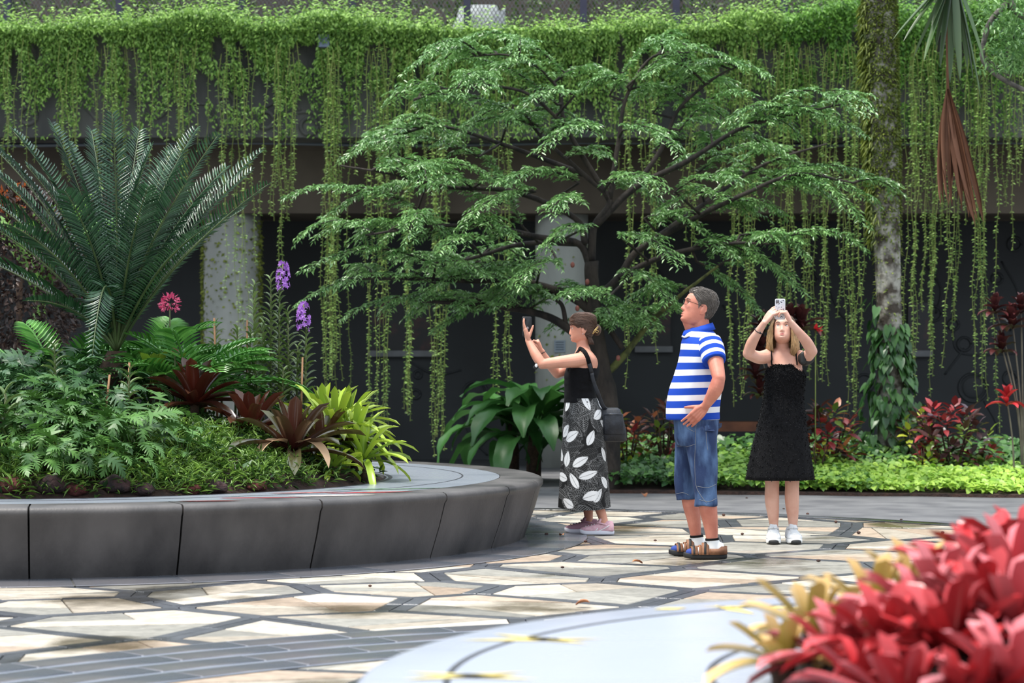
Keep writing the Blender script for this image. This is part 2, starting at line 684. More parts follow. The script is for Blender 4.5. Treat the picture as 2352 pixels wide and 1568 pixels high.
M_JOINT_SHEEN = mat('wet_joint_sheen', (132, 138, 150), rough=.22, spec=.7)  # wet joints; sky sheen of the water film painted in as pale grey
M_WET = mat('wet_slate', (74, 78, 86), (118, 116, 120), rough=0.28, rough2=0.1, scale=1.6, src='noise', bump=0.1, bscale=30, lo=.4, hi=.62)
ring_pavers(DC, 4.75, 5.75, math.radians(95), math.radians(182), 0.55, 4, 'band_paver', M_WET, base=M_JOINT_SHEEN, gap=.03)
ring_pavers(PC, PR - .35, PR + .34, math.radians(-125), math.radians(60), 0.62, 1, 'ring_paver', M_WET)
ring_pavers(ZC, ZR - .18, ZR + .02, math.radians(10), math.radians(95), 0.5, 1, 'edge_paver', M_SLATE)

b = MB()
R = []
for i in range(81):
    a = math.radians(-30 + 240 * i / 80)
    R.append([(ZC.x + ZR * math.cos(a), ZC.y + ZR * math.sin(a), .004), (ZC.x + 30 * math.cos(a), ZC.y + 30 * math.sin(a), .004)])
b.rings(R, False, False, closed=False)
tag(b.build('path', M_ASPH, None, False), 'grey asphalt path behind the stone plaza', 'path', kind='structure')

# ------------------------------------------------------------------ elevated walkway behind
M_CONC = mat('old_concrete', (54, 55, 54), (96, 95, 91), rough=0.85, scale=1.3, stretch=(1, 1, .35), bump=0.3, bscale=25)
M_BEAM = mat('brown_concrete', (64, 55, 46), (92, 82, 70), rough=0.85, scale=0.9, bump=0.2)
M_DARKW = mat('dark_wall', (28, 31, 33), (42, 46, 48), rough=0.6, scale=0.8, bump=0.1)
M_PIL = mat('pillar_concrete', (138, 140, 134), (166, 167, 160), rough=0.8, scale=2, stretch=(1, 1, .3))
M_MOSS = mat('moss', (96, 110, 40), (140, 150, 66), rough=0.9, src='rnd', trans=.2)
M_STEEL = mat('dark_violet_steel', (38, 36, 58), (48, 46, 70), rough=0.5)
M_WIRE = mat('wire', (92, 92, 92), rough=0.45, metal=0.7)
WF = 27.6        # front of the parapet
b = MB()
b.box((0, WF + .35, 4.64), 30, .7, 1.26)
wall_parapet = tag(b.build('wall_parapet', M_CONC, None, False), 'weathered grey concrete parapet of the elevated walkway', 'wall', kind='structure')
# raised motifs cast into the parapet: rings and stems
for px, py in ((65, 265), (610, 275), (710, 290), (755, 285), (80, 200), (360, 250), (1060, 265), (1700, 250), (520, 235), (930, 240)):
    p = W(px, py, WF)
    b = MB()
    b.tube([(0.10 * math.cos(t), 0, 0.10 * math.sin(t)) for t in np.linspace(0, 2 * PI, 17)], 0.028, 6)
    put('cast_ring', b.mesh('cast_ring', M_CONC), wall_parapet, (p.x, WF - .002, p.z))
for a, c in (((70, 215), (230, 285)), ((600, 250), (690, 255)), ((640, 265), (760, 308)), ((320, 255), (250, 215)), ((1000, 210), (900, 290)), ((420, 240), (500, 300))):
    p, q = W(*a, WF), W(*c, WF)
    mp = ((p.x + q.x) / 2 + .1, WF, (p.z + q.z) / 2 + .14)
    b = MB()
    b.tube([(p.x, WF, p.z), mp, (q.x, WF, q.z)], .022, 6, k=6)
    b.build('cast_stem', M_CONC, wall_parapet)
b = MB()
b.box((0, 29.3, 3.56), 30, 1.6, .80)
b.box((0, 30.2, 3.98), 30, 3.5, .08)
tag(b.build('beam', M_BEAM, None, False), 'brown stained concrete beam under the walkway', 'beam', kind='structure')
b = MB()
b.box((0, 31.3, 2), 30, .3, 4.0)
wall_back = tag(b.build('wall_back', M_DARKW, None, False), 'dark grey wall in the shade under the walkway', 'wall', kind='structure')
b = MB()
b.box((0, 29.9, -.02), 30, 4.2, .06)
tag(b.build('ground_strip', mat('dark_floor', (52, 54, 56), (70, 72, 74), rough=.6), None, False), 'dark paved strip at the foot of the wall', 'floor', kind='structure')
# carved rings and stems on the dark wall, picture panels, bench
YB = 31.15
for px, py, r in ((1092, 905, .17), (1095, 965, .06), (1112, 998, .07), (955, 905, .06), (1500, 640, .12), (2190, 745, .07), (2215, 790, .09), (2235, 890, .19),
                  (2320, 868, .09), (2145, 720, .1), (1860, 640, .1), (960, 860, .05), (2330, 560, .09), (2290, 640, .07), (1640, 900, .09), (1985, 880, .12)):
    p = W(px, py, YB)
    b = MB()
    b.tube([(r * math.cos(t), 0, r * math.sin(t)) for t in np.linspace(0, 2 * PI, 25)], 0.022, 6)
    if r > .15:
        b.ell((0, 0, 0), r * .8, .02, r * .8, nu=20, nv=8)
    put('carved_ring', b.mesh('carved_ring', M_DARKW), wall_back, (p.x, YB, p.z))
for pts in (((1060, 940), (1080, 1000), (1120, 1045)), ((1105, 930), (1125, 990), (1100, 1030)), ((2190, 760), (2195, 800), (2230, 815), (2330, 812)), ((2170, 860), (2200, 820), (2215, 800)),
            ((2260, 920), (2290, 980), (2280, 1050)), ((2120, 600), (2160, 660), (2150, 720)), ((2300, 600), (2340, 680), (2320, 760)), ((940, 830), (1000, 860), (1060, 850)),
            ((1660, 700), (1690, 760), (1640, 820)), ((1900, 650), (1930, 720), (1980, 760)), ((2000, 800), (2040, 860), (2030, 930))):
    b = MB()
    b.tube([tuple(W(x, y, YB)) for x, y in pts], .016, 6, k=6)
    b.build('carved_stem', M_DARKW, wall_back)
M_PANEL = mat('picture_panel', (26, 26, 28), (96, 40, 40), rough=.4, scale=3, lo=.5, hi=.75)
M_PFRAME = mat('panel_sill', (104, 106, 108), (120, 122, 124), rough=.6)
for i, (x0, y0, x1, y1, lab) in enumerate(((850, 690, 1000, 805, 'dark framed picture panel on the wall behind the bench planter, above a grey sill'),
                                           (1462, 700, 1540, 795, 'dark framed picture panel on the wall behind the striped shirt man'),
                                           (2085, 695, 2135, 805, 'narrow dark picture panel on the wall beside the mossy palm trunk'))):
    a, c = W(x0, y0, YB - .03), W(x1, y1, YB - .03)
    t = thing('picture_panel', lab, 'panel', ((a.x + c.x) / 2, YB - .03, c.z), 'picture panels on the dark wall')
    w, h = c.x - a.x, a.z - c.z
    m = MB(); m.box((0, 0, h / 2), w, .04, h); m.build('panel', M_PANEL, t, False)
    m = MB(); m.box((0, -.03, -.04), w + .05, .1, .08); m.build('sill', M_PFRAME, t, False)
p = W(1690, 975, 29.6)
t = thing('wall_bench', 'low brown wooden bench against the dark wall', 'bench', (p.x, 29.6, 0))
m = MB(); m.box((0, 0, .50), 1.3, .4, .12); m.build('seat', mat('brown_wood', (92, 52, 30), (120, 72, 44), rough=.5), t, False)
for s in (-1, 1):
    m = MB(); m.box((s * .55, 0, .22), .1, .36, .44); m.build('leg', M_DARKW, t, False)

for i, (px, r, lab) in enumerate(((533, .36, 'round pale concrete pillar behind the purple orchids'), (1290, .33, 'round pale concrete pillar behind the woman in the leaf skirt'))):
    x = (px - 1176) / F * 28.9
    m = MB()
    m.rings([[(r * math.cos(a), r * math.sin(a), z) for a in np.linspace(0, 2 * PI, 33)[:-1]] for z in (0, 1.5, 3.2)])
    o = m.build('pillar', M_PIL, None, loc=(x, 28.9, 0))
    tag(o, lab, 'pillar', kind='structure')
    n = 2600 if i == 0 else 160
    a = rng.uniform(PI * .9, PI * 2.1, n)
    if i == 0:                                     # moss creeps up both flanks more than the middle
        a = np.where(rng.random(n) < .75, np.where(rng.random(n) < .5, rng.normal(PI * 1.08, .16, n), rng.normal(PI * 1.92, .14, n)), a)
    z = rng.uniform(.5, 3.1, n)
    nr = np.c_[np.cos(a), np.sin(a), np.zeros(n)]
    P = nr * r + np.c_[np.zeros((n, 2)), z]
    D = rdir(n, -.9, .2) * .6 + nr * .25
    me = leaf_mesh('moss', P, D, nr + rdir(n) * .3, rng.uniform(.03, .06, n), rng.uniform(.02, .04, n), M_MOSS)
    put('moss', me, o)['kind'] = 'stuff'
    if i == 1:
        sg = thing('wall_notice', 'small grey printed notice fixed to the pale pillar', 'sign', (x - .03, 28.9 - r, W(1280, 795, 28.5).z))
        m = MB(); m.box((0, 0, 0), .14, .02, .15); m.build('plate', mat('notice_grey', (120, 130, 138), rough=.5), sg, False)
        for k in range(4):
            m = MB(); m.box((0, -.011, .05 - .03 * k), .10, .003, .012); m.build('printed_line', mat('notice_ink', (70, 80, 90), rough=.6), sg, False)

for k, (py, rr) in enumerate(((318, .018), (331, .024))):
    z = W(0, py, 28.45).z
    m = MB(); m.tube([(x, 28.42, z + .02 * math.sin(x * 1.3)) for x in np.linspace(-12, 12, 25)], rr, 6)
    tag(m.build('cable_pipe', mat('pipe_grey', (96, 104, 112), rough=.5), None), ('thin upper' if k == 0 else 'thicker lower') + ' grey pipe running along the gap under the parapet', 'pipe')

lp = W(746, 97, WF - .12)
lt = thing('wall_floodlight', 'small square grey floodlight box among the vines on the parapet', 'lamp', (lp.x, WF - .1, lp.z))
m = MB(); m.box((0, -.1, 0), .13, .12, .145); m.build('housing', mat('lamp_grey', (104, 116, 138), rough=.5), lt, False)
m = MB(); m.box((0, 0, .0), .04, .2, .04); m.build('bracket', M_STEEL, lt, False)
m = MB(); m.box((0, -.1, -.078), .1, .09, .012); m.build('glass', mat('lamp_glass', (40, 44, 50), rough=.15), lt, False)

# fence on the walkway: posts, rail, diamond wire
ft = thing('mesh_fence', 'wire mesh fence with dark violet posts on top of the walkway', 'fence', (0, WF + .9, 5.0))
for px in (18, 275, 555, 810, 1073, 1340, 1553, 1800, 2090):
    x = (px - 1176) / F * (WF + .9)
    m = MB(); m.box((x, 0, .75), .085, .1, 2.1); m.build('post', M_STEEL, ft, False)
m = MB(); m.box((0, 0, 1.75), 26, .06, .08); m.build('top_rail', M_STEEL, ft, False)
m = MB()
for k in range(-190, 330):
    for s in (1, -1):
        x0 = k * .05 * 1.0 - 3.4
        m.tube([(x0, s * .004, .15), (x0 + s * 1.6 * .62, s * .004, 1.75)], .0045, 3)
m.build('wire_mesh', M_WIRE, ft, False)['kind'] = 'stuff'
# beyond the fence: dark roof, grey tarpaulin heap, hedge
m = MB()
m.box((0, 34.5, 3.9), 32, .4, 7.8)
tag(m.build('wall_upper', mat('upper_wall', (52, 46, 42), (84, 74, 66), rough=.8, scale=.5), None, False), 'dark brown upper wall beyond the mesh fence', 'wall', kind='structure')
m = MB()
m.box((0, 31.2, 4.62), 32, 5.8, .3)
tag(m.build('floor_upper', M_BEAM, None, False), 'concrete deck of the elevated walkway', 'floor', kind='structure')
hp = W(1110, 45, 30.6)
m = MB()
R = []
for i in range(7):
    t = i / 6
    R.append([(hp.x + (1 - t * .55) * .62 * math.cos(a) * (1 + .18 * math.sin(3 * a + i)), 30.6 + (1 - t * .5) * .4 * math.sin(a), 4.85 + t * 1.15 + .04 * math.sin(5 * a)) for a in np.linspace(0, 2 * PI, 25)[:-1]])
m.rings(R)
tag(m.build('tarpaulin_heap', mat('tarpaulin', (120, 126, 128), (152, 158, 158), rough=.7, bump=.6, bscale=6), None), 'pale grey tarpaulin over a heap behind the mesh fence', 'tarpaulin')

M_HEDGE = mat('hedge_leaf', (34, 58, 22), (96, 124, 56), rough=.5, src='rnd', trans=.2)
for px, w_, lab in ((120, 1.3, 'leafy bush behind the fence at the upper left'), (420, 1.0, 'leafy bush behind the fence above the cycad'), (1000, .8, 'leafy bush behind the fence beside the tarpaulin'), (1340, 1.3, 'leafy bush behind the fence above the tree'), (1700, 1.2, 'leafy bush behind the fence above the girl'), (2000, 1.2, 'leafy bush behind the fence by the mossy palm')):
    x = (px - 1176) / F * 31.5
    t = thing('fence_bush', lab, 'shrub', (x, 32.2, 4.78), 'bushes beyond the fence')
    n = 1500
    nd = rdir(n, -1, 1)
    P = nd * (rng.uniform(.4, 1, (n, 1)) ** .5) * np.array([w_, .5, 1.0]) + np.array([0, 0, 1.05])
    put('foliage', leaf_mesh('foliage', P, nd + rdir(n), rdir(n) + np.array([0, 0, .6]), .11, .05, M_HEDGE), t)['kind'] = 'stuff'
    m = MB(); m.tube([(0, 0, 0), (.05, 0, 1.4)], .03, 6); m.build('stem', M_BEAM, t)
# ------------------------------------------------------------------ round stone planters
M_BENCH = mat('bench_stone', (28, 27, 28), (92, 88, 86), rough=0.38, rough2=0.55, scale=2.4, detail=7, bump=0.12, bscale=60, src='noise', lo=.3, hi=.72, stretch=(1, 1, .45))
M_TOP = mat('bench_top_sheen_stone', (112, 118, 127), (150, 156, 165), rough=0.36, rough2=0.2, scale=1.4, bump=0.06, bscale=30, stretch=(1, 2.2, 1), spec=.6)  # dark wet slab; base colour raised to paint in the sky reflection
M_INLAY = mat('inlay_dark', (52, 52, 58), rough=0.4)
BC, BR = Vector((-3.6, 17.4, 0)), 2.65          # planting bed inside the bench


def bench_block(C, R, H, a0, a1, depth, m, parent, lean=.14, name='bench_block', na=8):
    prof = [(R - lean, 0.0), (R - lean * .97, .02), (R - lean * .45, H * .5), (R - .02, H - .075), (R - .002, H - .05), (R - .001, H - .028), (R - .012, H - .01), (R - .034, H - .001), (R - depth, H), (R - depth, 0.0)]
    Rg = []
    for i in range(na + 1):
        a = a0 + (a1 - a0) * i / na
        Rg.append([(C.x + r * math.cos(a), C.y + r * math.sin(a), z) for r, z in prof])
    b_ = MB()
    b_.rings(Rg)
    o = b_.build(name, m, parent, True)
    md = o.modifiers.new('split', 'EDGE_SPLIT')
    md.split_angle = math.radians(40)
    return o


def disc_mesh(name, C, prof, m, parent, n=96, cap=True):
    Rg = [[(C.x + r * math.cos(a), C.y + r * math.sin(a), z) for a in np.linspace(0, 2 * PI, n + 1)[:-1]] for r, z in prof]
    b_ = MB()
    b_.rings(Rg, cap, cap)
    return b_.build(name, m, parent, True)


def arc_strip(name, C, r, w, a0, a1, z, m, parent, n=60):
    Rg = []
    for i in range(n + 1):
        a = a0 + (a1 - a0) * i / n
        Rg.append([(C.x + q * math.cos(a), C.y + q * math.sin(a), zz) for q, zz in ((r - w / 2, z), (r - w / 2, z + .002), (r + w / 2, z + .002), (r + w / 2, z))])
    b_ = MB()
    b_.rings(Rg, closed=False)
    return b_.build(name, m, parent, False)


pl = thing('planter_bench', 'large round dark stone planter bench full of tropical plants', 'planter', (0, 0, 0))
seam_px = ((65, 1165), (430, 1160), (740, 1147), (970, 1128), (1138, 1115), (1243, 1103))
ang = []
for px, py in seam_px:
    p = G(px, py, PHT)
    ang.append(math.atan2(p.y - PC.y, p.x - PC.x))
step = (ang[2] - ang[1])
A = [ang[0] - step * k for k in (4, 3, 2, 1)] + ang
while A[-1] < A[0] + 2 * PI - step * .6:
    A.append(A[-1] + step * 1.02)
A[-1] = A[0] + 2 * PI
for i in range(len(A) - 1):
    bench_block(PC, PR, PHT, A[i] + .0016, A[i + 1] - .0016, .33, M_BENCH if math.sin((A[i] + A[i + 1]) / 2) < 2 else M_TOP, pl)
disc_mesh('core', PC, [(PR - .30, 0.0), (PR - .30, PHT - .03)], M_INLAY, pl, cap=False)
# top slab between bench blocks and bed
Rg = []
for i in range(97):
    a = 2 * PI * i / 96
    q = Vector((PC.x + (PR - .334) * math.cos(a), PC.y + (PR - .334) * math.sin(a), PHT))
    s = Vector((BC.x + BR * math.cos(a), BC.y + BR * math.sin(a), PHT))
    Rg.append([tuple(q), tuple(s), (s.x, s.y, PHT - .1)])
m = MB(); m.rings(Rg, False, False, closed=False)
m.build('top_slab', M_TOP, pl, False)
arc_strip('inlay_ring', PC, PR - .62, .012, -1.6, 1.5, PHT, M_INLAY, pl)
arc_strip('bed_edge', BC, BR + .03, .03, -2.2, 1.2, PHT, M_INLAY, pl)
# painted mosaic leaf shapes on the bench top
for k, (px, py, w, h, rot, c) in enumerate(((600, 1143, .55, .10, .15, (150, 36, 48)), (760, 1138, .60, .16, .3, (206, 196, 190)), (850, 1131, .62, .10, .35, (176, 44, 60)), (920, 1123, .7, .07, .4, (96, 128, 100)),
                                            (480, 1151, .4, .08, .1, (136, 40, 48)), (700, 1132, .5, .08, .3, (190, 120, 120)), (820, 1124, .5, .06, .4, (120, 150, 128)))):
    p = G(px, py, PHT)
    V = [(p.x + math.cos(rot) * w * u - math.sin(rot) * h * v, p.y + math.sin(rot) * w * u + math.cos(rot) * h * v, PHT + .0015 + .0004 * k) for u, v in
         [(-.5, 0), (-.3, -.4), (.1, -.5), (.4, -.25), (.5, 0), (.3, .4), (-.1, .5), (-.4, .3)]]
    put('mosaic_petal', npmesh('mosaic_petal', V, [tuple(range(8))], mat('mosaic_%d' % k, c, tuple(int(v * .7) for v in c), rough=.35, scale=30)), pl)


def bed_z(x, y):
    r = math.hypot(x - BC.x, y - BC.y) / BR
    return PHT - .04 + .52 * max(0, 1 - r * r) ** .8 + .03 * mnoise.noise(Vector((x * 2.1, y * 2.1, 0)))


m = MB()
Rg = []
for i in range(25):
    r = BR * (1 - i / 24.0) + .002
    Rg.append([(BC.x + r * math.cos(a), BC.y + r * math.sin(a), bed_z(BC.x + r * math.cos(a), BC.y + r * math.sin(a)) + .02 * mnoise.noise(Vector((r * math.cos(a) * 7, r * math.sin(a) * 7, 1)))) for a in np.linspace(0, 2 * PI, 73)[:-1]])
m.rings(Rg, False, True)
m.build('soil', M_SOIL, pl, True)

# the near planter
dn = thing('planter_table', 'wet round stone planter top painted pale with sky sheen, with yellow inlay close to the camera', 'planter', (0, 0, 0))
NB = 14
M_TOP2 = mat('near_top_sheen_stone', (160, 166, 180), (186, 192, 206), rough=0.3, rough2=0.16, scale=1.2, bump=0.04, bscale=25, stretch=(1, 2.5, 1), spec=.7, lo=.35, hi=.7)  # dark granite with the white-blue sky reflection painted into its base colour
for i in range(NB):
    bench_block(DC, DR, DHT, 2 * PI * i / NB + .001, 2 * PI * (i + 1) / NB - .001, .26, M_TOP2, dn, na=12)
disc_mesh('core', DC, [(DR - .24, 0.0), (DR - .24, DHT - .03)], M_INLAY, dn, cap=False)
Rg = []
for i in range(129):
    a = 2 * PI * i / 128
    Rg.append([(DC.x + r * math.cos(a), DC.y + r * math.sin(a), z) for r, z in ((DR - .262, DHT), (1.36, DHT), (1.36, DHT - .2))])
m = MB(); m.rings(Rg, False, False, closed=False)
m.build('top_slab', M_TOP2, dn, False)
arc_strip('inlay_ring', DC, 2.26, .02, 1.2, 4.2, DHT, M_INLAY, dn, 90)
arc_strip('inlay_ring', DC, 1.53, .02, 1.2, 4.2, DHT, M_INLAY, dn, 90)
M_YEL = mat('yellow_inlay', (224, 196, 92), (240, 222, 140), rough=.3, scale=9)
for k, segs in enumerate((((1600, 1393, 1910, 1396), (1640, 1390, 1735, 1411), (1500, 1400, 1580, 1396)), ((1050, 1471, 1390, 1468), (1130, 1456, 1355, 1480), (1200, 1463, 1310, 1474)), ((920, 1562, 1210, 1545), (930, 1545, 1240, 1562), (1000, 1552, 1180, 1556)))):
    for x0, y0, x1, y1 in segs:
        p, q = G(x0, y0, DHT), G(x1, y1, DHT)
        d = (q - p).normalized()
        n = Vector((-d.y, d.x, 0)) * .035
        c = (p + q) / 2
        V = [tuple(v) for v in (p, c - n, q, c + n)]
        V = [(x, y, DHT + .002 + .0005 * k) for x, y, _ in V]
        put('inlay_petal', npmesh('inlay_petal', V, [(0, 1, 2, 3)], M_YEL), dn)
m = MB()
Rg = []
for i in range(13):
    r = 1.36 * (1 - i / 12.0) + .002
    Rg.append([(DC.x + r * math.cos(a), DC.y + r * math.sin(a), DHT - .03 + .30 * max(0, 1 - (r / 1.36) ** 2) ** .6) for a in np.linspace(0, 2 * PI, 49)[:-1]])
m.rings(Rg, False, True)
m.build('soil', M_SOIL, dn, True)
# ------------------------------------------------------------------ plants of the round bench
M_CYC = mat('cycad_leaflet', (24, 52, 34), (64, 102, 68), rough=0.24, spec=.6, src='rnd', trans=0.12)
M_RACH = mat('cycad_rachis', (58, 74, 40), (84, 100, 58), rough=.5)
M_CAUD = mat('cycad_trunk', (40, 28, 20), (76, 56, 40), rough=.9, scale=20, bump=.8, bscale=30)
cy = thing('cycad', 'large cycad with stiff dark green feather fronds fanning up from the planter', 'cycad', tuple(W(268, 830, 17.6)))
C0 = Vector(cy.location)
hz = bed_z(C0.x, C0.y)
cy.location.z = hz
ct = Vector((0, 0, C0.z - hz + .08))
m = MB()
m.tube([(0, 0, -.05), (0, 0, .15), (0, 0, .35), (0, 0, ct.z)], [.13, .15, .14, .07], 14, k=4)
m.build('trunk', M_CAUD, cy)
fr = [  # tip pixel, depth offset, sag, length factor
    (30, 300, .35, .10), (118, 282, .75, .06), (258, 262, -.15, .02), (350, 335, .1, .05), (450, 298, .45, .05), (500, 312, -.1, .04), (520, 385, .3, .08),
    (600, 348, .55, .04), (578, 392, .2, .05), (615, 424, -.35, .06), (430, 420, -.55, .10), (-60, 300, .5, .1), (-90, 420, .2, .12), (-120, 470, -.3, .12),
    (-60, 360, -.1, .1), (60, 380, -.4, .10), (160, 330, .5, .05), (210, 300, .9, .04), (320, 300, .95, .05), (400, 340, .8, .07), (-150, 560, .3, .1), (560, 480, .7, .1),
    (340, 430, -.9, .14), (150, 440, -.8, .14), (480, 520, -.7, .15), (30, 520, -.75, .15)]
fr2 = [(62, 690, -.45, .22), (212, 815, -.95, .95)]


def frond(tip, sag, n=56, w=.2, nm='frond', droop=0.0):
    A, B = ct, tip
    d = B - A
    L = d.length
    out = Vector((d.x, d.y, 0))
    up = Vector((0, 0, 1))
    P = []
    for i in range(25):
        t = i / 24
        p = A + d * t + up * (sag * L * 4 * t * (1 - t) * .55) + (out.normalized() if out.length > .01 else Vector()) * (-.10 * L * 4 * t * (1 - t) * .5 * (1 if sag > 0 else 0))
        P.append(p)
    P = np.array([tuple(p) for p in P])
    m_ = MB()
    m_.tube(P, np.linspace(.013, .003, 25), 6)
    r_ = m_.build(nm, M_RACH, cy)
    T, _, _ = frames(P)
    t = np.linspace(.15, .995, n)
    ix = t * 24
    i0 = np.clip(ix.astype(int), 0, 23)
    f = (ix - i0)[:, None]
    Pp = P[i0] * (1 - f) + P[i0 + 1] * f
    Tt = unit(T[i0])
    # frond upper face points to the crown axis and up
    axis = -np.array([d.x, d.y, 0.0])
    axis = unit(axis + np.array([0, 0, .35 * L]))
    Nn = unit(axis - Tt * (Tt @ axis)[:, None])
    S = np.cross(Tt, Nn)
    tw = random.uniform(-.5, .5)
    Sr, Nr = S * math.cos(tw) + Nn * math.sin(tw), Nn * math.cos(tw) - S * math.sin(tw)
    ln = w * np.clip(np.minimum(.35 + t * 3.0, 1.0) * np.sqrt(np.clip((1.03 - t) * 3.2, 0.05, 1)), .1, 1)
    PP, DD, UU, LL = [], [], [], []
    for s in (1, -1):
        D = Sr * s + Tt * (.28 + .5 * t[:, None]) + Nr * .42 + rng.normal(0, .04, (n, 3))
        PP.append(Pp); DD.append(D); UU.append(Nr - Sr * s * .2 + rng.normal(0, .12, (n, 3))); LL.append(ln * rng.uniform(.92, 1.05, n))
    PP, DD, UU, LL = map(np.concatenate, (PP, DD, UU, LL))
    me = leaf_mesh('leaflets', PP, DD, UU, LL, .0165, M_CYC, T_LANCE)
    put('leaflets', me, r_)['kind'] = 'stuff'


for x, y, dv, sag in fr + fr2:
    tp = W(x, y, 17.6 + dv) - Vector((C0.x, C0.y, hz))
    frond(tp, sag, n=56 if (x, y) not in ((62, 690), (212, 815)) else 46, w=.2 if (x, y) not in ((62, 690), (212, 815)) else .14)

# ---- cut-leaf philodendrons
M_PHI = mat('philodendron_leaf', (34, 68, 28), (94, 138, 62), rough=0.42, spec=.35, src='obj', trans=0.16)
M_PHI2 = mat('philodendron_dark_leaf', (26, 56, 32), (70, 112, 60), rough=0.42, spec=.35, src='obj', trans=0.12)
M_PET = mat('petiole', (104, 128, 58), (130, 150, 70), rough=.5)


def lobed_mesh(name, m, L=.20, lobes=6, Wl=.075, pet=.16, e=50, drp=-25, wl=.024):
    """petiole that climbs at e degrees, then a blade that droops, cut into finger lobes"""
    V, Fc = [], []

    def quad(a, b_, c, d):
        i = len(V)
        V.extend([a, b_, c, d])
        Fc.append((i, i + 1, i + 2, i + 3))
    ce, se = math.cos(math.radians(e)), math.sin(math.radians(e))
    p0, p1 = np.zeros(3), np.array([ce * pet, 0, se * pet])
    for s in ((0, .004, 0), (0, 0, .004)):
        s = np.array(s)
        quad(p0 - s, p0 + s, p1 + s, p1 - s)
    mid = []
    p = p1.copy()
    for i in range(lobes + 2):
        t = i / (lobes + 1)
        an = math.radians(e * .3 + (drp - e * .3) * t)
        mid.append((p.copy(), an, t))
        p = p + np.array([math.cos(an), 0, math.sin(an)]) * L / (lobes + 1)
    for i in range(lobes + 1):
        (a, an, t), (c, _, _) = mid[i], mid[i + 1]
        nrm = np.array([-math.sin(an), 0, math.cos(an)])
        fw = np.array([math.cos(an), 0, math.sin(an)])
        cw = .016 * (1 - t * .6)
        for s in (1, -1):
            Y = np.array([0, s, 0])
            quad(a, a + Y * cw, c + Y * cw * .9, c)
            ll = Wl * (.75 + .7 * math.sin(PI * min(1, .25 + t * .75))) * (1 - .35 * t)
            r0, r1 = a + Y * cw * .8, c + Y * cw * .8
            dirv = Y * (1 - .35 * t) + fw * (.35 + .8 * t - .5 * (t < .12)) + nrm * .18
            dirv /= np.linalg.norm(dirv)
            m0 = (r0 + r1) / 2 + dirv * ll * .6 - nrm * .004
            tipp = (r0 + r1) / 2 + dirv * ll - nrm * .016
            wv = fw * wl * .5
            quad(r0, m0 - wv, m0 + wv, r1)
            quad(m0 - wv, tipp - wv * .45, tipp + wv * .45, m0 + wv)
    a, an, _ = mid[-1]
    fw = np.array([math.cos(an), 0, math.sin(an)])
    quad(a - fw * .01, a + np.array([0, .016, 0]) + fw * .012, a + fw * .045, a + np.array([0, -.016, 0]) + fw * .012)
    return npmesh(name, np.array(V), Fc, m)


PHI = [lobed_mesh('lobed_leaf', M_PHI, L=.15 + .012 * k, wl=.018, Wl=.06, pet=.16 + .06 * (k % 3), e=40 + 11 * k, drp=-35 - 9 * k, lobes=5 + k % 2) for k in range(5)]
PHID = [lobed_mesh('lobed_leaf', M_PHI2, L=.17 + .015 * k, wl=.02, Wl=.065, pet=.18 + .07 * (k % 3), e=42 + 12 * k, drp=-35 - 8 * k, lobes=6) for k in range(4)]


def clump(name, label, cat, px, py, Y, meshes, n, group=None, sc=1.0, spread=.06, tilt=.3, ground=bed_z, lname='leaf', lift=0.0):
    p = W(px, py, Y)
    z = ground(p.x, p.y) if ground else p.z
    t = thing(name, label, cat, (p.x, p.y, z + lift), group)
    for k in range(n):
        a = k * 2.39996 + random.uniform(-.3, .3)
        me = meshes[min(len(meshes) - 1, int(len(meshes) * (k + random.random()) / n))]
        put(lname, me, t, (spread * math.cos(a) * random.random(), spread * math.sin(a) * random.random(), random.uniform(0, .03)),
            (random.uniform(-tilt, tilt), random.uniform(-tilt, tilt), a), sc * random.uniform(.8, 1.2))
    return t


PG = 'cut-leaf philodendrons in the round planter'
phil = [(30, 1000, 15.6, PHI, 22, 1.0, 'at the far left edge of the bed'), (118, 1010, 15.5, PHI, 24, 1.0, 'beside the tall fern-like orchid shoot at the left edge'), (205, 990, 15.7, PHI, 26, 1.05, 'below the brown cane stake'),
        (300, 1000, 15.6, PHI, 26, 1.05, 'at the front of the bed with long yellow stalks'), (255, 1085, 15.15, PHI, 22, .9, 'hanging low over the dark front rocks'), (150, 1075, 15.1, PHI, 20, .9, 'next to the front left lava rocks'),
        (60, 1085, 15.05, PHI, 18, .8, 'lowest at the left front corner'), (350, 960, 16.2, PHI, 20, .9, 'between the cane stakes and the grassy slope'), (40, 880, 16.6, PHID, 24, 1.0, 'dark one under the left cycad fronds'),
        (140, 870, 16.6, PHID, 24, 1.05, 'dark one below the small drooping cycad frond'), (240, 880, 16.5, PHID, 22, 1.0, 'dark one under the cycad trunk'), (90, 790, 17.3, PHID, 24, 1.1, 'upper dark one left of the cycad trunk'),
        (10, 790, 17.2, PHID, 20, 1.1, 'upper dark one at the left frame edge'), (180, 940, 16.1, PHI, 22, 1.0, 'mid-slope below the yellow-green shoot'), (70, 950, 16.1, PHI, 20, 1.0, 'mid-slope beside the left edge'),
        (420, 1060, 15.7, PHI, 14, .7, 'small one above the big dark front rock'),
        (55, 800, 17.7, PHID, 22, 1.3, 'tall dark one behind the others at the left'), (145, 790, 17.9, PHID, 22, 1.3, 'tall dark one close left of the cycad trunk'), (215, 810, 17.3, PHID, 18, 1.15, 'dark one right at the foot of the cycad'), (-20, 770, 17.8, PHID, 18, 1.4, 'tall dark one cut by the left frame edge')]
for x, y, Y, ms, n, sc, lab in phil:
    clump('philodendron', 'cut-leaf green philodendron ' + lab, 'plant', x, y, Y, ms, int(n * 1.45), PG, sc * .92, .13, .6, lname='lobed_leaf', lift=.04)

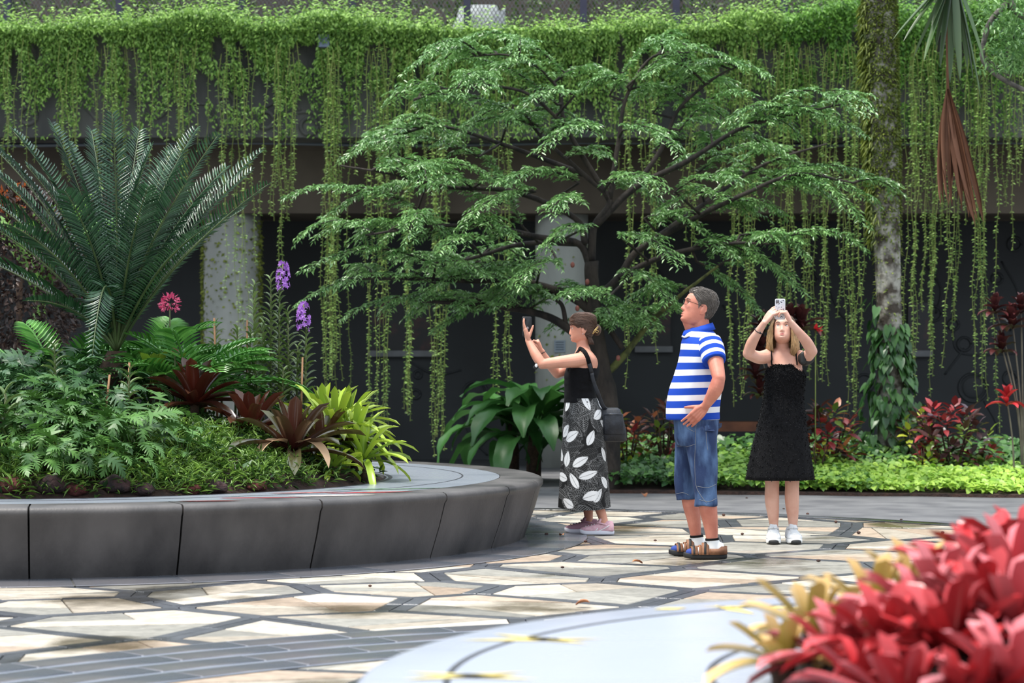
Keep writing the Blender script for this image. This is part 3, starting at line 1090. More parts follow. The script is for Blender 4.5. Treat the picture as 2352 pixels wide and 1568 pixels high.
# pinnate zamia-like leaves right of the cycad
M_ZAM = mat('zamia_leaf', (48, 108, 38), (112, 172, 78), rough=.32, src='rnd', trans=.15)


def pinnate_mesh(name, m, L=.6, n=20, ll=.15, lw=.021, e0=70, e1=0):
    P, p = [], np.zeros(3)
    for i in range(21):
        e = math.radians(e0 + (e1 - e0) * i / 20)
        P.append(p.copy())
        p = p + np.array([math.cos(e), 0, math.sin(e)]) * L / 20
    P = np.array(P)
    T = unit(np.gradient(P, axis=0))
    ix = np.linspace(5, 20, n).astype(int)
    Nn = np.c_[-T[ix, 2], np.zeros(n), T[ix, 0]]
    Pp, Dd, Uu, Ll = [], [], [], []
    for s in (1, -1):
        Pp.append(P[ix]); Dd.append(np.array([0, s, 0]) + T[ix] * .7 + Nn * .25); Uu.append(Nn)
        Ll.append(ll * np.sin(np.linspace(.6, 2.7, n)))
    V, Fc, ixx = leaves(np.concatenate(Pp), np.concatenate(Dd), np.concatenate(Uu), np.concatenate(Ll), lw, T_LANCE)
    r = rng.random(2 * n)[ixx]
    mb = MB(); mb.tube(P, .006, 4)
    V2 = np.array(mb.V)
    F2 = [tuple(int(i) for i in f) for f in Fc] + [tuple(i + len(V) for i in f) for f in mb.F]
    return npmesh(name, np.vstack([V, V2]), F2, m, False, rnd=np.r_[r, np.full(len(V2), .5)])


ZAM = [pinnate_mesh('pinnate_leaf', M_ZAM, L=.5 + .06 * k, e0=80 - 10 * k, e1=5 - 10 * k) for k in range(4)]
for x, y, Y, n, lab in ((345, 800, 17.9, 22, 'bright green zamia with broad leaflets right of the cycad'), (440, 830, 17.6, 22, 'bright green zamia beneath the pink flower cluster'), (410, 790, 18.3, 20, 'bright green zamia in front of the pale pillar base'), (130, 760, 18.0, 12, 'bright green zamia behind the dark philodendrons')):
    clump('zamia', lab, 'plant', x, y, Y, ZAM, n, 'zamias around the cycad', 1.3, .06, .35, lname='pinnate_leaf', lift=.12)

# ---- upright orchids with strap leaves in two ranks
M_VAN = mat('orchid_leaf', (58, 84, 40), (134, 156, 92), rough=.34, src='obj', trans=.12)
M_VSTEM = mat('orchid_stem', (70, 84, 44), (96, 100, 60), rough=.6)
M_VFL = mat('orchid_violet', (150, 78, 190), (206, 150, 232), rough=.5, src='rnd', trans=.25)
M_PINK = mat('orchid_pink', (196, 44, 104), (236, 110, 150), rough=.5, src='rnd', trans=.25)
VL = [strap_mesh('strap_leaf', M_VAN, L=.105 + .01 * k, Wd=.046, e0=62 - 6 * k, e1=20 - 18 * k, seg=5, fold=.3, tip=.6) for k in range(3)]
vand = [(588, 655, 905, 18.5, 'slender one left of the violet flower spikes'), (622, 640, 915, 18.3, 'tall one with a curled top leaf'), (640, 665, 920, 18.2, 'tall one carrying the upper violet spike'),
        (665, 715, 915, 18.1, 'one just right of the tallest stem'), (700, 760, 905, 18.0, 'dark one carrying the lower violet spike'), (605, 745, 915, 18.1, 'mid-height one below the slender stem'),
        (570, 765, 910, 18.2, 'one next to the pale stake'), (548, 800, 900, 18.3, 'short one with a pale stake'), (540, 760, 880, 18.6, 'thin one in front of the pale pillar'), (500, 745, 870, 18.8, 'short thin one at the left of the orchid row'),
        (645, 850, 935, 17.8, 'short young one at the foot of the row'), (585, 820, 920, 17.9, 'short one low in the orchid row'), (680, 800, 915, 18.05, 'one close behind the lower violet spike'),
        (130, 795, 905, 16.5, 'yellow-green shoot among the philodendrons'), (292, 850, 960, 16.3, 'dark shoot beside the brown cane'), (12, 905, 1040, 15.5, 'large yellow-green shoot at the left frame edge'), (510, 800, 885, 18.4, 'pale short one at the left end')]
M_STAKE = mat('cane_stake', (120, 84, 56), (160, 120, 84), rough=.7)
for i, (px, yt, yb, Y, lab) in enumerate(vand):
    p, q = W(px, yb, Y), W(px + random.uniform(-6, 6), yt, Y)
    z0 = min(p.z, bed_z(p.x, p.y))
    t = thing('orchid_plant', 'upright strap-leaved orchid, ' + lab, 'orchid', (p.x, p.y, z0), 'upright orchids in the round planter')
    H = q.z - z0
    b0 = p.z - z0
    lean = q.x - p.x
    m = MB(); m.tube([(0, 0, 0), (lean * .4, 0, H * .5), (lean, 0, H)], [.012, .01, .006], 6)
    m.build('stem', M_VSTEM, t)
    az = random.uniform(-.7, .7)
    n = int((H - max(0, b0 - .1)) / .021)
    big = 1.6 if i == 15 else 1.0
    n = int(n / big)
    for k in range(n):
        f = k / max(1, n - 1)
        z = max(0, b0 - .1) + (H - max(0, b0 - .1)) * f
        s = k % 2
        put('strap_leaf', VL[k % 3], t, (lean * z / H, 0, z), (0, -.5 * max(0, f - .7) * 1.5, az + PI * s + random.uniform(-.35, .35)), big * random.uniform(.85, 1.1) * (1.0 if f < .75 else 1.25 - f * .9 + .3))
    if i in (2, 4):
        sp = W(650 if i == 2 else 697, 632 if i == 2 else 725, Y)
        n_f = 42
        a = rng.uniform(0, 2 * PI, n_f)
        zz = np.linspace(-.11, .10, n_f)
        rr = .052 * np.sqrt(np.clip(1 - ((zz + .02) / .14) ** 2, .1, 1))
        P, D, U = [], [], []
        for j in range(n_f):
            c = np.array([rr[j] * math.cos(a[j]), rr[j] * math.sin(a[j]), zz[j]])
            nrm = unit(np.array([math.cos(a[j]), math.sin(a[j]), .2]))
            for q5 in range(5):
                th = 2 * PI * q5 / 5 + a[j]
                s1 = unit(np.cross(nrm, [0, 0, 1.0]))
                s2 = np.cross(nrm, s1)
                P.append(c); D.append(s1 * math.cos(th) + s2 * math.sin(th) + nrm * .25); U.append(nrm)
        sw = put('flower_spike', leaf_mesh('flower_spike', P, D, U, .024, .013, M_VFL, T_LANCE), t, (sp.x - p.x, 0, sp.z - z0))
        sw['label'] = 'dense violet flower spike'
        m = MB(); m.tube([(lean, 0, H - .03), (sp.x - p.x, 0, sp.z - z0 + .09)], .006, 5)
        m.build('spike_stem', M_VSTEM, t)
for x, y, Y, r, lab in ((390, 697, 18.3, .075, 'rounded pink flower cluster on a thin stalk right of the cycad'), (205, 682, 18.2, .045, 'small magenta flower cluster behind the cycad fronds'), (402, 806, 17.4, .025, 'tiny pink flower low in the zamia leaves')):
    p = W(x, y, Y)
    z0 = bed_z(p.x, p.y)
    t = thing('pink_orchid', lab, 'flower', (p.x, p.y, z0))
    m = MB(); m.tube([(0.03, 0, 0), (.0, 0, (p.z - z0) * .5), (0, 0, p.z - z0)], .006, 5); m.build('stalk', M_VSTEM, t)
    n = 130
    nd = rdir(n, -.7, 1)
    put('flower_head', leaf_mesh('flower_head', nd * r * rng.uniform(.5, 1, (n, 1)), nd + rdir(n) * .8, rdir(n), .035 * r / .075, .014 * r / .075 + .002, M_PINK, T_LANCE), t, (0, 0, p.z - z0))
for x0, y0, x1, y1, Y, lab in ((252, 860, 236, 985, 16.2, 'long brown cane stake leaning among the philodendrons'), (297, 832, 294, 900, 16.6, 'short brown cane stake behind the dark shoot'), (492, 730, 500, 860, 18.5, 'thin pale stake at the left of the orchid row'), (568, 735, 566, 890, 18.3, 'dark tipped stake in the middle of the orchid row'), (695, 820, 690, 912, 17.9, 'pale stake in front of the dark orchid')):
    p, q = W(x1, y1, Y), W(x0, y0, Y)
    p.z = min(p.z, bed_z(p.x, p.y))
    m = MB(); m.tube([(0, 0, 0), tuple(q - p)], .008, 6)
    tag(m.build('cane_stake', M_STAKE, None, loc=p), lab, 'stake', 'stakes in the planter')

# ---- bromeliads
def bromeliad(name, label, px, py, Y, m, n, L, Wd, group, sc=1.0, e=(80, 5), ground=None, drp=38, tilt=0.0, tip=.72, lift=0.0, rz=None, trunk=.08, e_pow=1.0):
    ms = []
    for k in range(5):
        f = (k / 4) ** e_pow
        e0 = e[0] + (e[1] - e[0]) * f
        ms.append(strap_mesh('leaf', m, L=L * (.75 + .1 * k), Wd=Wd, e0=e0, e1=e0 - drp * (.5 + .25 * k), seg=8, fold=.32, tip=tip, base=.75))
    p = W(px, py, Y)
    z = ground(p.x, p.y) if ground else p.z
    t = thing(name, label, 'bromeliad', (p.x, p.y, max(z, p.z)), group)
    m_ = MB(); m_.tube([(0, 0, min(0, z - max(z, p.z)) - .04), (0, 0, .03)], [.03, .035], 8)
    m_.build('base', M_CAUD, t)
    for k in range(n):
        a = k * 2.39996 + random.uniform(-.15, .15)
        i = min(4, int(5 * (k + random.random() * .6) / n))
        put('leaf', ms[i], t, (.02 * math.cos(a), .02 * math.sin(a), .01), (random.uniform(-.08, .08) + tilt, random.uniform(-.08, .08), a), sc * random.uniform(.88, 1.12))
    return t


def two_face(name, top, tip, under, rough=.3, trans=.12):
    """bromeliad leaf: colour runs from base to tip along 'rnd', another colour beneath"""
    m = mat(name, top, tip, rough=rough, src='rnd', trans=trans, spec=.55)
    N, L = m.node_tree.nodes, m.node_tree.links
    b_ = N['Principled BSDF']
    src = b_.inputs['Base Color'].links[0].from_socket
    ge = N.new('ShaderNodeNewGeometry')
    mx = N.new('ShaderNodeMix')
    mx.data_type = 'RGBA'
    mx.inputs['B'].default_value = lin(under)
    L.new(ge.outputs['Backfacing'], mx.inputs['Factor'])
    L.new(src, mx.inputs['A'])
    oi = N.new('ShaderNodeObjectInfo')
    hs = N.new('ShaderNodeHueSaturation')
    mr = N.new('ShaderNodeMapRange')
    mr.inputs['To Min'].default_value = .6
    mr.inputs['To Max'].default_value = 1.35
    L.new(oi.outputs['Random'], mr.inputs['Value'])
    L.new(mr.outputs[0], hs.inputs['Value'])
    L.new(mx.outputs['Result'], hs.inputs['Color'])
    L.new(hs.outputs[0], b_.inputs['Base Color'])
    return m


M_BRO = two_face('dark_red_bromeliad', (50, 22, 20), (72, 46, 32), (96, 40, 28), rough=.2)
M_BRO2 = two_face('dark_green_red_bromeliad', (48, 28, 24), (74, 76, 46), (82, 42, 34), rough=.2)
M_BRG = two_face('green_bromeliad', (104, 138, 34), (164, 186, 60), (120, 150, 52), trans=.25)
M_DRY = mat('dry_leaf', (196, 156, 116), (222, 186, 148), rough=.7, src='rnd', trans=.2)
bromeliad('dark_bromeliad', 'dark red bromeliad with spreading leaves at the top left of the three', 447, 935, 17.1, M_BRO, 22, .46, .088, 'dark red bromeliads', e=(78, 12), ground=bed_z)
bromeliad('dark_bromeliad', 'dark red bromeliad with an orange underside, in the middle of the three', 575, 1000, 16.9, M_BRO, 22, .46, .088, 'dark red bromeliads', e=(75, 12), ground=bed_z)
bd = bromeliad('dark_bromeliad', 'dark bromeliad with green-tipped leaves and dry tan leaves hanging at its base', 672, 1045, 16.4, M_BRO2, 26, .52, .095, 'dark red bromeliads', e=(80, 8), ground=bed_z)
bromeliad('dark_bromeliad', 'smaller dark bromeliad tucked behind the green-tipped one', 735, 1030, 17.0, M_BRO2, 16, .40, .075, 'dark red bromeliads', e=(75, 20), ground=bed_z)
for mm, a, sc in ((strap_mesh('dry_leaf', M_DRY, L=.42, Wd=.10, e0=28, e1=-80, seg=9, fold=.2, tip=.35, base=.5), PI * 1.28, 1.0), (strap_mesh('dry_leaf', M_DRY, L=.48, Wd=.07, e0=25, e1=-88, seg=9, fold=.2, tip=.6, base=.5, twist=.5), -.75, 1.0)):
    put('dry_leaf', mm, bd, (0, -.03, .06), (0, 0, a), sc)['label'] = 'withered tan leaf'
t = bromeliad('tank_bromeliad', 'upright yellow-green tank bromeliad left of the top dark one', 355, 890, 17.5, M_BRG, 9, .3, .08, None, e=(88, 60), ground=bed_z, drp=20)
put('dry_leaf', strap_mesh('dry_leaf', M_DRY, L=.3, Wd=.06, e0=10, e1=-60, seg=8, fold=.2, tip=.4), t, (.1, -.05, .02), (0, 0, PI * .95))['label'] = 'withered tan leaf'
for x, y, Y, n, L, lab in ((770, 1000, 17.2, 26, .42, 'big lime green bromeliad at the right end of the planting'), (815, 1030, 17.1, 24, .38, 'lime green bromeliad reaching over the bench top'), (745, 985, 17.6, 20, .40, 'lime green bromeliad with upright leaves behind the dark ones'),
                           (835, 1060, 16.9, 20, .34, 'lowest lime green bromeliad drooping onto the bench'), (765, 1080, 16.55, 14, .2, 'small lime green bromeliad beside the dry hanging leaf'), (800, 980, 17.7, 18, .36, 'lime green bromeliad with yellow tips behind the big one')):
    bromeliad('green_bromeliad', lab, x, y, Y, M_BRG, n + 4, L * 1.12, .05, 'lime green bromeliads at the planter edge', e=(85, 0), ground=bed_z, tip=.8, drp=45)

# ---- small creeping plants on the slope, rocks
M_WEED = mat('weed_leaf', (52, 86, 32), (134, 170, 74), rough=.45, src='rnd', trans=.25)


def slope_weeds(name, label, n, cen, sx, sy, hl, m, seed, ln=(.035, .10), wd=.011):
    r = np.random.default_rng(seed)
    x = r.normal(cen[0], sx, n * 3)
    y = r.normal(cen[1], sy, n * 3)
    k = (np.hypot(x - BC.x, y - BC.y) < BR - .03)
    x, y = x[k][:n], y[k][:n]
    n = len(x)
    z = np.array([bed_z(a, c) for a, c in zip(x, y)])
    lump = np.array([mnoise.noise(Vector((a * 5, c * 5, 3))) for a, c in zip(x, y)])
    h = hl * (.5 + .8 * np.clip(lump + .4, 0, 1.2)) * r.random(n) ** .8
    kk = r.random(n) < np.clip(.55 + 1.6 * lump, .12, 1)
    x, y, z, h = x[kk], y[kk], z[kk], h[kk]
    n = len(x)
    D = rdir(n, -.2, .9)
    me = leaf_mesh(name, np.c_[x, y, z + h], D, np.array([0, 0, 1.0]) + rdir(n) * .5, r.uniform(*ln, n), wd * r.uniform(.7, 1.4, n), m, T_DIA)
    o = put(name, me)
    return tag(o, label, 'plants', kind='stuff')


g = W(480, 1050, 15.9)
slope_weeds('creeping_weeds', 'light green creeping weeds on the slope below the dark bromeliads', 13000, (g.x, g.y), .42, .5, .13, M_WEED, 1)
slope_weeds('front_weeds', 'low light green weeds along the front edge of the bed', 8000, (-3.2, 15.1), 1.2, .22, .14, M_WEED, 2)
slope_weeds('bed_undergrowth', 'dark low undergrowth filling the bed between plants', 10000, (-3.5, 16.6), 1.3, 1.0, .11, M_PHI2 if False else mat('undergrowth_leaf', (30, 56, 26), (72, 108, 46), rough=.4, src='rnd', trans=.15), 3, ln=(.05, .11), wd=.028)
M_ROCK = mat('lava_rock', (58, 24, 22), (104, 52, 46), rough=.9, scale=16, bump=1.0, bscale=40)
M_ROCKD = mat('lava_rock_dark', (30, 24, 24), (66, 42, 40), rough=.85, scale=16, bump=1.0, bscale=40)


def rock(label, px, py, rpx, mtl, group='lava rocks along the bed edge'):
    p = G(px, py + rpx * .2, PHT)
    q_ = Vector((p.x - BC.x, p.y - BC.y, 0))
    if q_.length > BR - .06 - rpx / 330:
        q_ = q_.normalized() * (BR - .06 - rpx / 330)
    p = Vector((BC.x + q_.x, BC.y + q_.y, PHT))
    p.x = (px - 1176) / F * p.y
    Y = p.y
    r = rpx / F * Y
    V = []
    bm_ = bmesh.new()
    bmesh.ops.create_icosphere(bm_, subdivisions=3, radius=1.0)
    sd = random.uniform(0, 99)
    for v in bm_.verts:
        k = 1 + .28 * mnoise.noise(v.co * 1.6 + Vector((sd, 0, 0))) + .12 * mnoise.noise(v.co * 5 + Vector((0, sd, 0)))
        v.co = Vector((v.co.x * r * 1.25 * k, v.co.y * r * k, v.co.z * r * .85 * k))
    me = bpy.data.meshes.new('lava_rock')
    bm_.to_mesh(me)
    bm_.free()
    me.polygons.foreach_set('use_smooth', np.ones(len(me.polygons), bool))
    me.materials.append(mtl)
    zz = max(PHT, bed_z(p.x, Y)) + r * .4
    tag(put('lava_rock', me, None, (p.x, Y, zz)), label, 'rock', group)


for k, (x, y, r, d, lab) in enumerate(((25, 1145, 28, 0, 'reddish lava rock at the far left front of the bed'), (120, 1148, 30, 1, 'wide dark lava rock near the left front'), (175, 1150, 20, 0, 'small red lava rock beside the wide dark one'), (408, 1118, 26, 1, 'largest dark rounded lava rock at the front'),
                                       (440, 1132, 18, 0, 'red lava rock touching the largest dark rock'), (495, 1130, 20, 1, 'dark flat lava rock below the creeping weeds'), (360, 1065, 14, 0, 'small red rock on the weedy slope'), (590, 1125, 18, 0, 'red rock left of the dry hanging leaf'),
                                       (672, 1112, 20, 0, 'red rock under the dark bromeliad'), (775, 1100, 20, 0, 'bright red lava rock at the right corner of the bed'), (700, 1085, 26, 1, 'dark rock behind the dry hanging leaf'), (620, 1060, 16, 1, 'dark rock under the middle bromeliad'), (265, 1140, 26, 1, 'dark lava rock below the hanging philodendron leaves'), (330, 1142, 20, 1, 'dark low rock at mid front'))):
    rock(lab, x, y, r, M_ROCKD if d else M_ROCK)

# ---- banana leaves and dark bush behind the planter
M_BAN = mat('banana_leaf', (64, 112, 40), (120, 160, 74), rough=.4, src='obj', trans=.3)
def paddle_mesh(name, m, L=1.0, Wd=.34, e0=75, e1=20, seg=10, ripple=.02):
    V, Fc, p = [], [], np.zeros(3)
    for i in range(seg + 1):
        t = i / seg
        e = math.radians(e0 + (e1 - e0) * t)
        st = .28
        w = .012 if t < st * .7 else Wd / 2 * math.sqrt(max(.004, 1 - abs((t - st) / (1 - st) * 2 - .85) ** 2.6)) if t < .995 else .01
        nrm = np.array([-math.sin(e), 0, math.cos(e)])
        rp = ripple * math.sin(i * 2.1)
        V += [p + np.array([0, w, 0]) + nrm * (w * .35 + rp), p + np.array([0, w * .5, 0]) + nrm * (w * .2 - rp * .5), p, p - np.array([0, w * .5, 0]) + nrm * (w * .2 + rp * .5), p - np.array([0, w, 0]) + nrm * (w * .35 - rp)]
        p = p + np.array([math.cos(e), 0, math.sin(e)]) * L / seg
    for i in range(seg):
        for j in range(4):
            a = i * 5 + j
            Fc.append((a, a + 1, a + 6, a + 5))
    return npmesh(name, np.array(V), Fc, m, True)


BAN = [paddle_mesh('banana_leaf', M_BAN, L=1.3 + .2 * k, Wd=.36, e0=84 - 6 * k, e1=40 - 25 * k) for k in range(3)]
p = W(90, 700, 22.5)
t = thing('banana_plant', 'pale green banana plant rising behind the cycad', 'plant', (p.x, 22.5, .0))
m = MB(); m.tube([(0, 0, 0), (.03, 0, 1.0), (0, 0, 1.9)], [.12, .1, .06], 10); m.build('stem', M_BAN, t)
for k in range(9):
    put('banana_leaf', BAN[k % 3], t, (0, 0, 1.75), (0, 0, k * 2.4 + .4), random.uniform(.9, 1.15))
p = W(40, 700, 20.9)
n = 5200
nd = rdir(n, -1, 1)
rad = rng.uniform(.55, 1, (n, 1)) ** .6
P = nd * rad * np.array([.62, .5, .85])
m = MB(); m.tube([(0, 0, -1.2), (0, 0, .5)], .03, 6)
bu = thing('dark_bush', 'dark brown leaved bush at the left edge behind the planter', 'shrub', (p.x, p.y, 0))
put('foliage', leaf_mesh('foliage', P, nd + rdir(n) * .8, nd + rdir(n) * .5, .07, .03, mat('dark_bush_leaf', (26, 14, 12), (64, 40, 26), rough=.5, src='rnd')), bu, (0, 0, W(40, 640, 20.9).z))['kind'] = 'stuff'
m = MB(); m.tube([(0, 0, 0), (.02, 0, W(40, 640, 20.9).z)], .03, 6); m.build('stem', M_CAUD, bu)
M_ORL = mat('orange_leaf', (150, 74, 34), (186, 100, 50), rough=.5, src='rnd', trans=.3)
put('orange_leaves', leaf_mesh('orange_leaves', rng.normal(0, 1, (60, 3)) * np.array([.12, .1, .06]) + np.array([-.15, 0, .72]), rdir(60), rdir(60), .11, .04, M_ORL), bu, (0, 0, W(40, 640, 20.9).z))['kind'] = 'stuff'
# ------------------------------------------------------------------ spreading small-leaved tree
M_BARK = mat('tree_bark', (24, 20, 18), (58, 50, 43), rough=.9, scale=9, bump=.8, bscale=40, stretch=(1, 1, .4))
M_BARKM = mat('mossy_bark', (56, 60, 30), (96, 100, 50), rough=.9, scale=12, bump=.8, bscale=40)
M_TREE = mat('tree_leaf', (54, 104, 42), (148, 192, 116), rough=.3, spec=.8, src='rnd', trans=.22)
TY = 23.4
tb = W(1392, 1100, TY)
tree = thing('spreading_tree', 'wide spreading tree with dark limbs and fine drooping green leaves', 'tree', (tb.x, TY, 0))
TO = Vector((tb.x, TY, 0))


def tp(px, py, dv=0.0):
    return np.array(tuple(W(px, py, TY + dv) - TO))


def branch(name, pts, r0, r1, m=M_BARK, parent=tree, n=8, k=6):
    P = np.array([tp(*p) for p in pts])
    mb = MB()
    mb.tube(P, np.linspace(r0, r1, len(P)) ** 1.0, n, k=k)
    # knobbly bark
    V = np.array(mb.V)
    V += np.array([tuple(mnoise.noise_vector(Vector(v) * 9)) for v in V]) * r0 * .12
    mb.V = [tuple(v) for v in V]
    return mb.build(name, m, parent), crom(P, 8)


trunk, _ = branch('trunk', [(1395, 1140), (1398, 1000), (1392, 900), (1372, 800), (1362, 700), (1358, 600)], .13, .07, n=12)
limbs = []
LB = [  # visible limbs: pixel path with depth offsets, radii
    ([(1385, 850), (1330, 775), (1265, 730), (1190, 710), (1090, 700, -.3), (960, 690, -.6)], .075, .02, M_BARK),
    ([(1366, 720), (1310, 680), (1240, 655), (1180, 642), (1090, 645, -.3), (960, 640, -.6), (800, 640, -.9)], .07, .015, M_BARK),
    ([(1300, 745), (1290, 700), (1262, 680), (1250, 670)], .035, .02, M_BARK),
    ([(1358, 620), (1330, 560), (1240, 545, -.2), (1120, 520, -.5), (980, 520, -.8), (840, 540, -1.0)], .06, .012, M_BARK),
    ([(1345, 560), (1320, 500), (1180, 440, -.3), (1030, 430, -.5), (900, 400, -.7), (780, 380, -.7)], .05, .01, M_BARK),
    ([(1358, 600), (1365, 520), (1400, 460), (1340, 400), (1240, 310), (1205, 255)], .06, .012, M_BARK),
    ([(1400, 460), (1300, 290), (1280, 200), (1180, 130), (1080, 130)], .04, .008, M_BARK),
    ([(1340, 400, .3), (1150, 330, .5), (1000, 290, .7), (870, 330, .9)], .04, .008, M_BARK),
    ([(1362, 690), (1420, 640), (1460, 580), (1560, 520, -.2), (1700, 450, -.5), (1830, 400, -.7), (1960, 420, -.9)], .065, .012, M_BARK),
    ([(1420, 640), (1520, 590, -.3), (1660, 560, -.6), (1780, 560, -.9)], .05, .01, M_BARK),
    ([(1365, 520), (1460, 430), (1580, 370, -.2), (1690, 300, -.3), (1790, 270, -.4), (1930, 240, -.5)], .055, .01, M_BARK),
    ([(1460, 430), (1520, 340), (1560, 250), (1640, 180), (1700, 150)], .04, .008, M_BARK),
    ([(1400, 460), (1420, 330), (1440, 220), (1500, 130), (1600, 120)], .04, .008, M_BARK),
    ([(1390, 860), (1430, 820), (1490, 745), (1560, 680, -.3), (1650, 610, -.6)], .06, .015, M_BARKM),
    ([(1430, 800), (1395, 750), (1380, 740)], .04, .03, M_BARK),
    ([(1460, 580, .3), (1600, 480, .6), (1750, 380, .9), (1900, 330, 1.1)], .045, .01, M_BARK),
    ([(1345, 560, .3), (1200, 560, .7), (1050, 600, 1.0), (900, 600, 1.2)], .045, .01, M_BARK),
    ([(1300, 290, -.2), (1200, 210, -.4), (1050, 200, -.5), (950, 230, -.5)], .03, .006, M_BARK)]
for pts, r0, r1, m_ in LB:
    o, P = branch('limb', pts, r0 * .72, r1 * .8, m_)
    limbs.append((o, P, pts))

# sprays of foliage: arching shoots (start pixel, tip pixel, depth offsets, arch), all with side twigs
SP = []


def sp(x0, y0, x1, y1, d0=0.0, d1=None, arch=.10, dens=1.0):
    SP.append((x0, y0, x1, y1, d0, d0 if d1 is None else d1, arch, dens))


# the long tips that shape the outline
for s in ((960, 480, 660, 430, -.5, -.8, .10), (980, 540, 730, 520, -.6, -.9, .10), (1000, 610, 700, 600, -.6, -1.0, .12), (1000, 650, 690, 672, -.6, -1.0, .10), (1080, 700, 800, 700, -.4, -.8, .08),
          (1100, 360, 790, 340, .1, -.2, .12), (1250, 300, 960, 210, 0, .1, .10), (1280, 240, 1000, 130, -.1, -.3, .14), (1300, 170, 1060, 75, .1, .2, .16), (1050, 430, 760, 470, -.3, -.6, .1),
          (1150, 470, 850, 420, -.2, -.5, .1), (1200, 540, 900, 560, -.4, -.7, .1), (1240, 620, 960, 660, -.3, -.6, .1), (1200, 690, 1000, 740, -.2, -.4, .06), (940, 300, 800, 345, .3, .1, .14),
          (1500, 260, 1760, 150, .1, 0, .2), (1440, 200, 1700, 130, -.1, -.2, .2), (1400, 220, 1560, 60, .2, .3, .15), (1560, 300, 1720, 200, -.1, -.3, .15), (1690, 300, 1985, 290, -.3, -.6, .14),
          (1700, 300, 1950, 230, -.3, -.5, .22), (1780, 420, 2005, 440, -.5, -.9, .10), (1700, 450, 1990, 380, -.3, -.5, .12), (1800, 400, 1990, 500, -.6, -1.0, .12), (1700, 540, 1850, 570, -.6, -.9, .08),
          (1650, 560, 1840, 650, -.5, -.8, .08), (1600, 600, 1760, 720, -.3, -.5, .06), (1650, 470, 1800, 480, -.3, -.4, .1), (1480, 500, 1620, 520, -.2, -.3, .1), (1200, 520, 1100, 330, .3, .5, .1),
          (1330, 420, 1150, 400, -.5, -1.1, .1), (1330, 460, 1260, 480, -.6, -1.4, .1), (1400, 420, 1520, 420, -.6, -1.4, .1), (1350, 520, 1250, 560, -.6, -1.3, .1), (1420, 540, 1560, 590, -.5, -1.2, .1),
          (1380, 300, 1240, 330, -.4, -1.0, .12), (1430, 300, 1560, 330, -.4, -1.0, .12), (1320, 220, 1200, 230, -.3, -.8, .12), (1280, 600, 1180, 640, -.5, -1.2, .08), (1440, 620, 1540, 680, -.4, -1.0, .06),
          (1050, 520, 880, 540, .4, .7, .1), (1600, 400, 1800, 330, .5, .8, .12), (1500, 350, 1640, 260, .4, .7, .12), (1100, 600, 960, 690, .2, .4, .06), (1180, 240, 1060, 300, .4, .7, .1),
          (1400, 680, 1300, 660, -.8, -1.4, .04), (1230, 440, 1060, 500, -.6, -1.2, .1), (1550, 440, 1700, 400, -.6, -1.2, .1), (1130, 560, 1010, 560, -.8, -1.4, .1)):
    sp(*s)
for k in range(120):          # fill between limbs
    o, P, pts = limbs[k % len(limbs)]
    i = random.randint(len(P) // 2, len(P) - 1)
    base = P[i]
    q = base + TO.to_tuple() if False else base
    a = random.uniform(0, 2 * PI)
    L = random.uniform(.45, .95)
    SP.append((base, base + np.array([math.cos(a) * L, math.sin(a) * L * .9, random.uniform(-.15, .15) * L]), random.uniform(.1, .2)))
allP = np.concatenate([P for _, P, _ in limbs])
own = np.concatenate([np.full(len(P), i) for i, (_, P, _) in enumerate(limbs)])
acc = {i: ([], [], [], [], []) for i in range(len(limbs))}
twigs = {i: MB() for i in range(len(limbs))}
for s in SP:
    if len(s) == 3:
        A, B, arch = s
        dens = 1.0
    else:
        A, B = tp(s[0], s[1], s[4]), tp(s[2], s[3], s[5])
        arch, dens = s[6], s[7]
    # root the spray on the nearest limb
    i = int(np.argmin(np.linalg.norm(allP - A, axis=1)))
    R0, k = allP[i], own[i]
    L = np.linalg.norm(B - A)
    t = np.linspace(0, 1, 15)[:, None]
    Q = A * (1 - t) + B * t + np.array([0, 0, 1.0]) * arch * L * 4 * t * (1 - t) + np.array([0, 0, -.07]) * L * t ** 3
    path = np.vstack([R0[None], Q]) if np.linalg.norm(R0 - A) > .02 else Q
    twigs[k].tube(path, np.linspace(.014, .003, len(path)), 5)
    T = unit(np.gradient(Q, axis=0))
    nt = int(L / .024 * dens)
    for j in range(nt):
        f = (j + random.random()) / nt
        ii = f * 14
        i0 = min(13, int(ii))
        p = Q[i0] * (1 - (ii - i0)) + Q[i0 + 1] * (ii - i0)
        tv = T[i0]
        sd = np.cross(tv, [0, 0, 1.0])
        sd /= max(1e-6, np.linalg.norm(sd))
        s_ = 1 if j % 2 else -1
        tl = random.uniform(.14, .34) * (1.05 - .65 * f)
        d = sd * s_ * random.uniform(.35, 1) + tv * random.uniform(.5, 1.2) + np.array([0, 0, random.uniform(-.1, .5)])
        d = d / np.linalg.norm(d)
        nl = max(4, int(tl / .015))
        u = np.linspace(.08, 1, nl)[:, None]
        pts = p + d * tl * u + np.array([0, 0, -1.0]) * (tl * .38 * u ** 2)
        tw = d + np.array([0, 0, -1.0]) * .76 * u
        side = unit(np.cross(tw, [0, 0, 1.0]))
        alt = np.where(np.arange(nl) % 2, 1, -1)[:, None]
        D = unit(tw) * .75 + side * alt * .75 + rng.normal(0, .22, (nl, 3)) + np.array([0, 0, -.12])
        P_, D_, U_, L_, R_ = acc[k]
        P_.append(pts); D_.append(D); U_.append(np.array([0, 0, 1.0]) + rng.normal(0, .32, (nl, 3)))
        L_.append(rng.uniform(.045, .075, nl)); R_.append(np.clip(rng.normal(random.uniform(.25, .7), .2, nl), 0, 1))
nleaf = 0
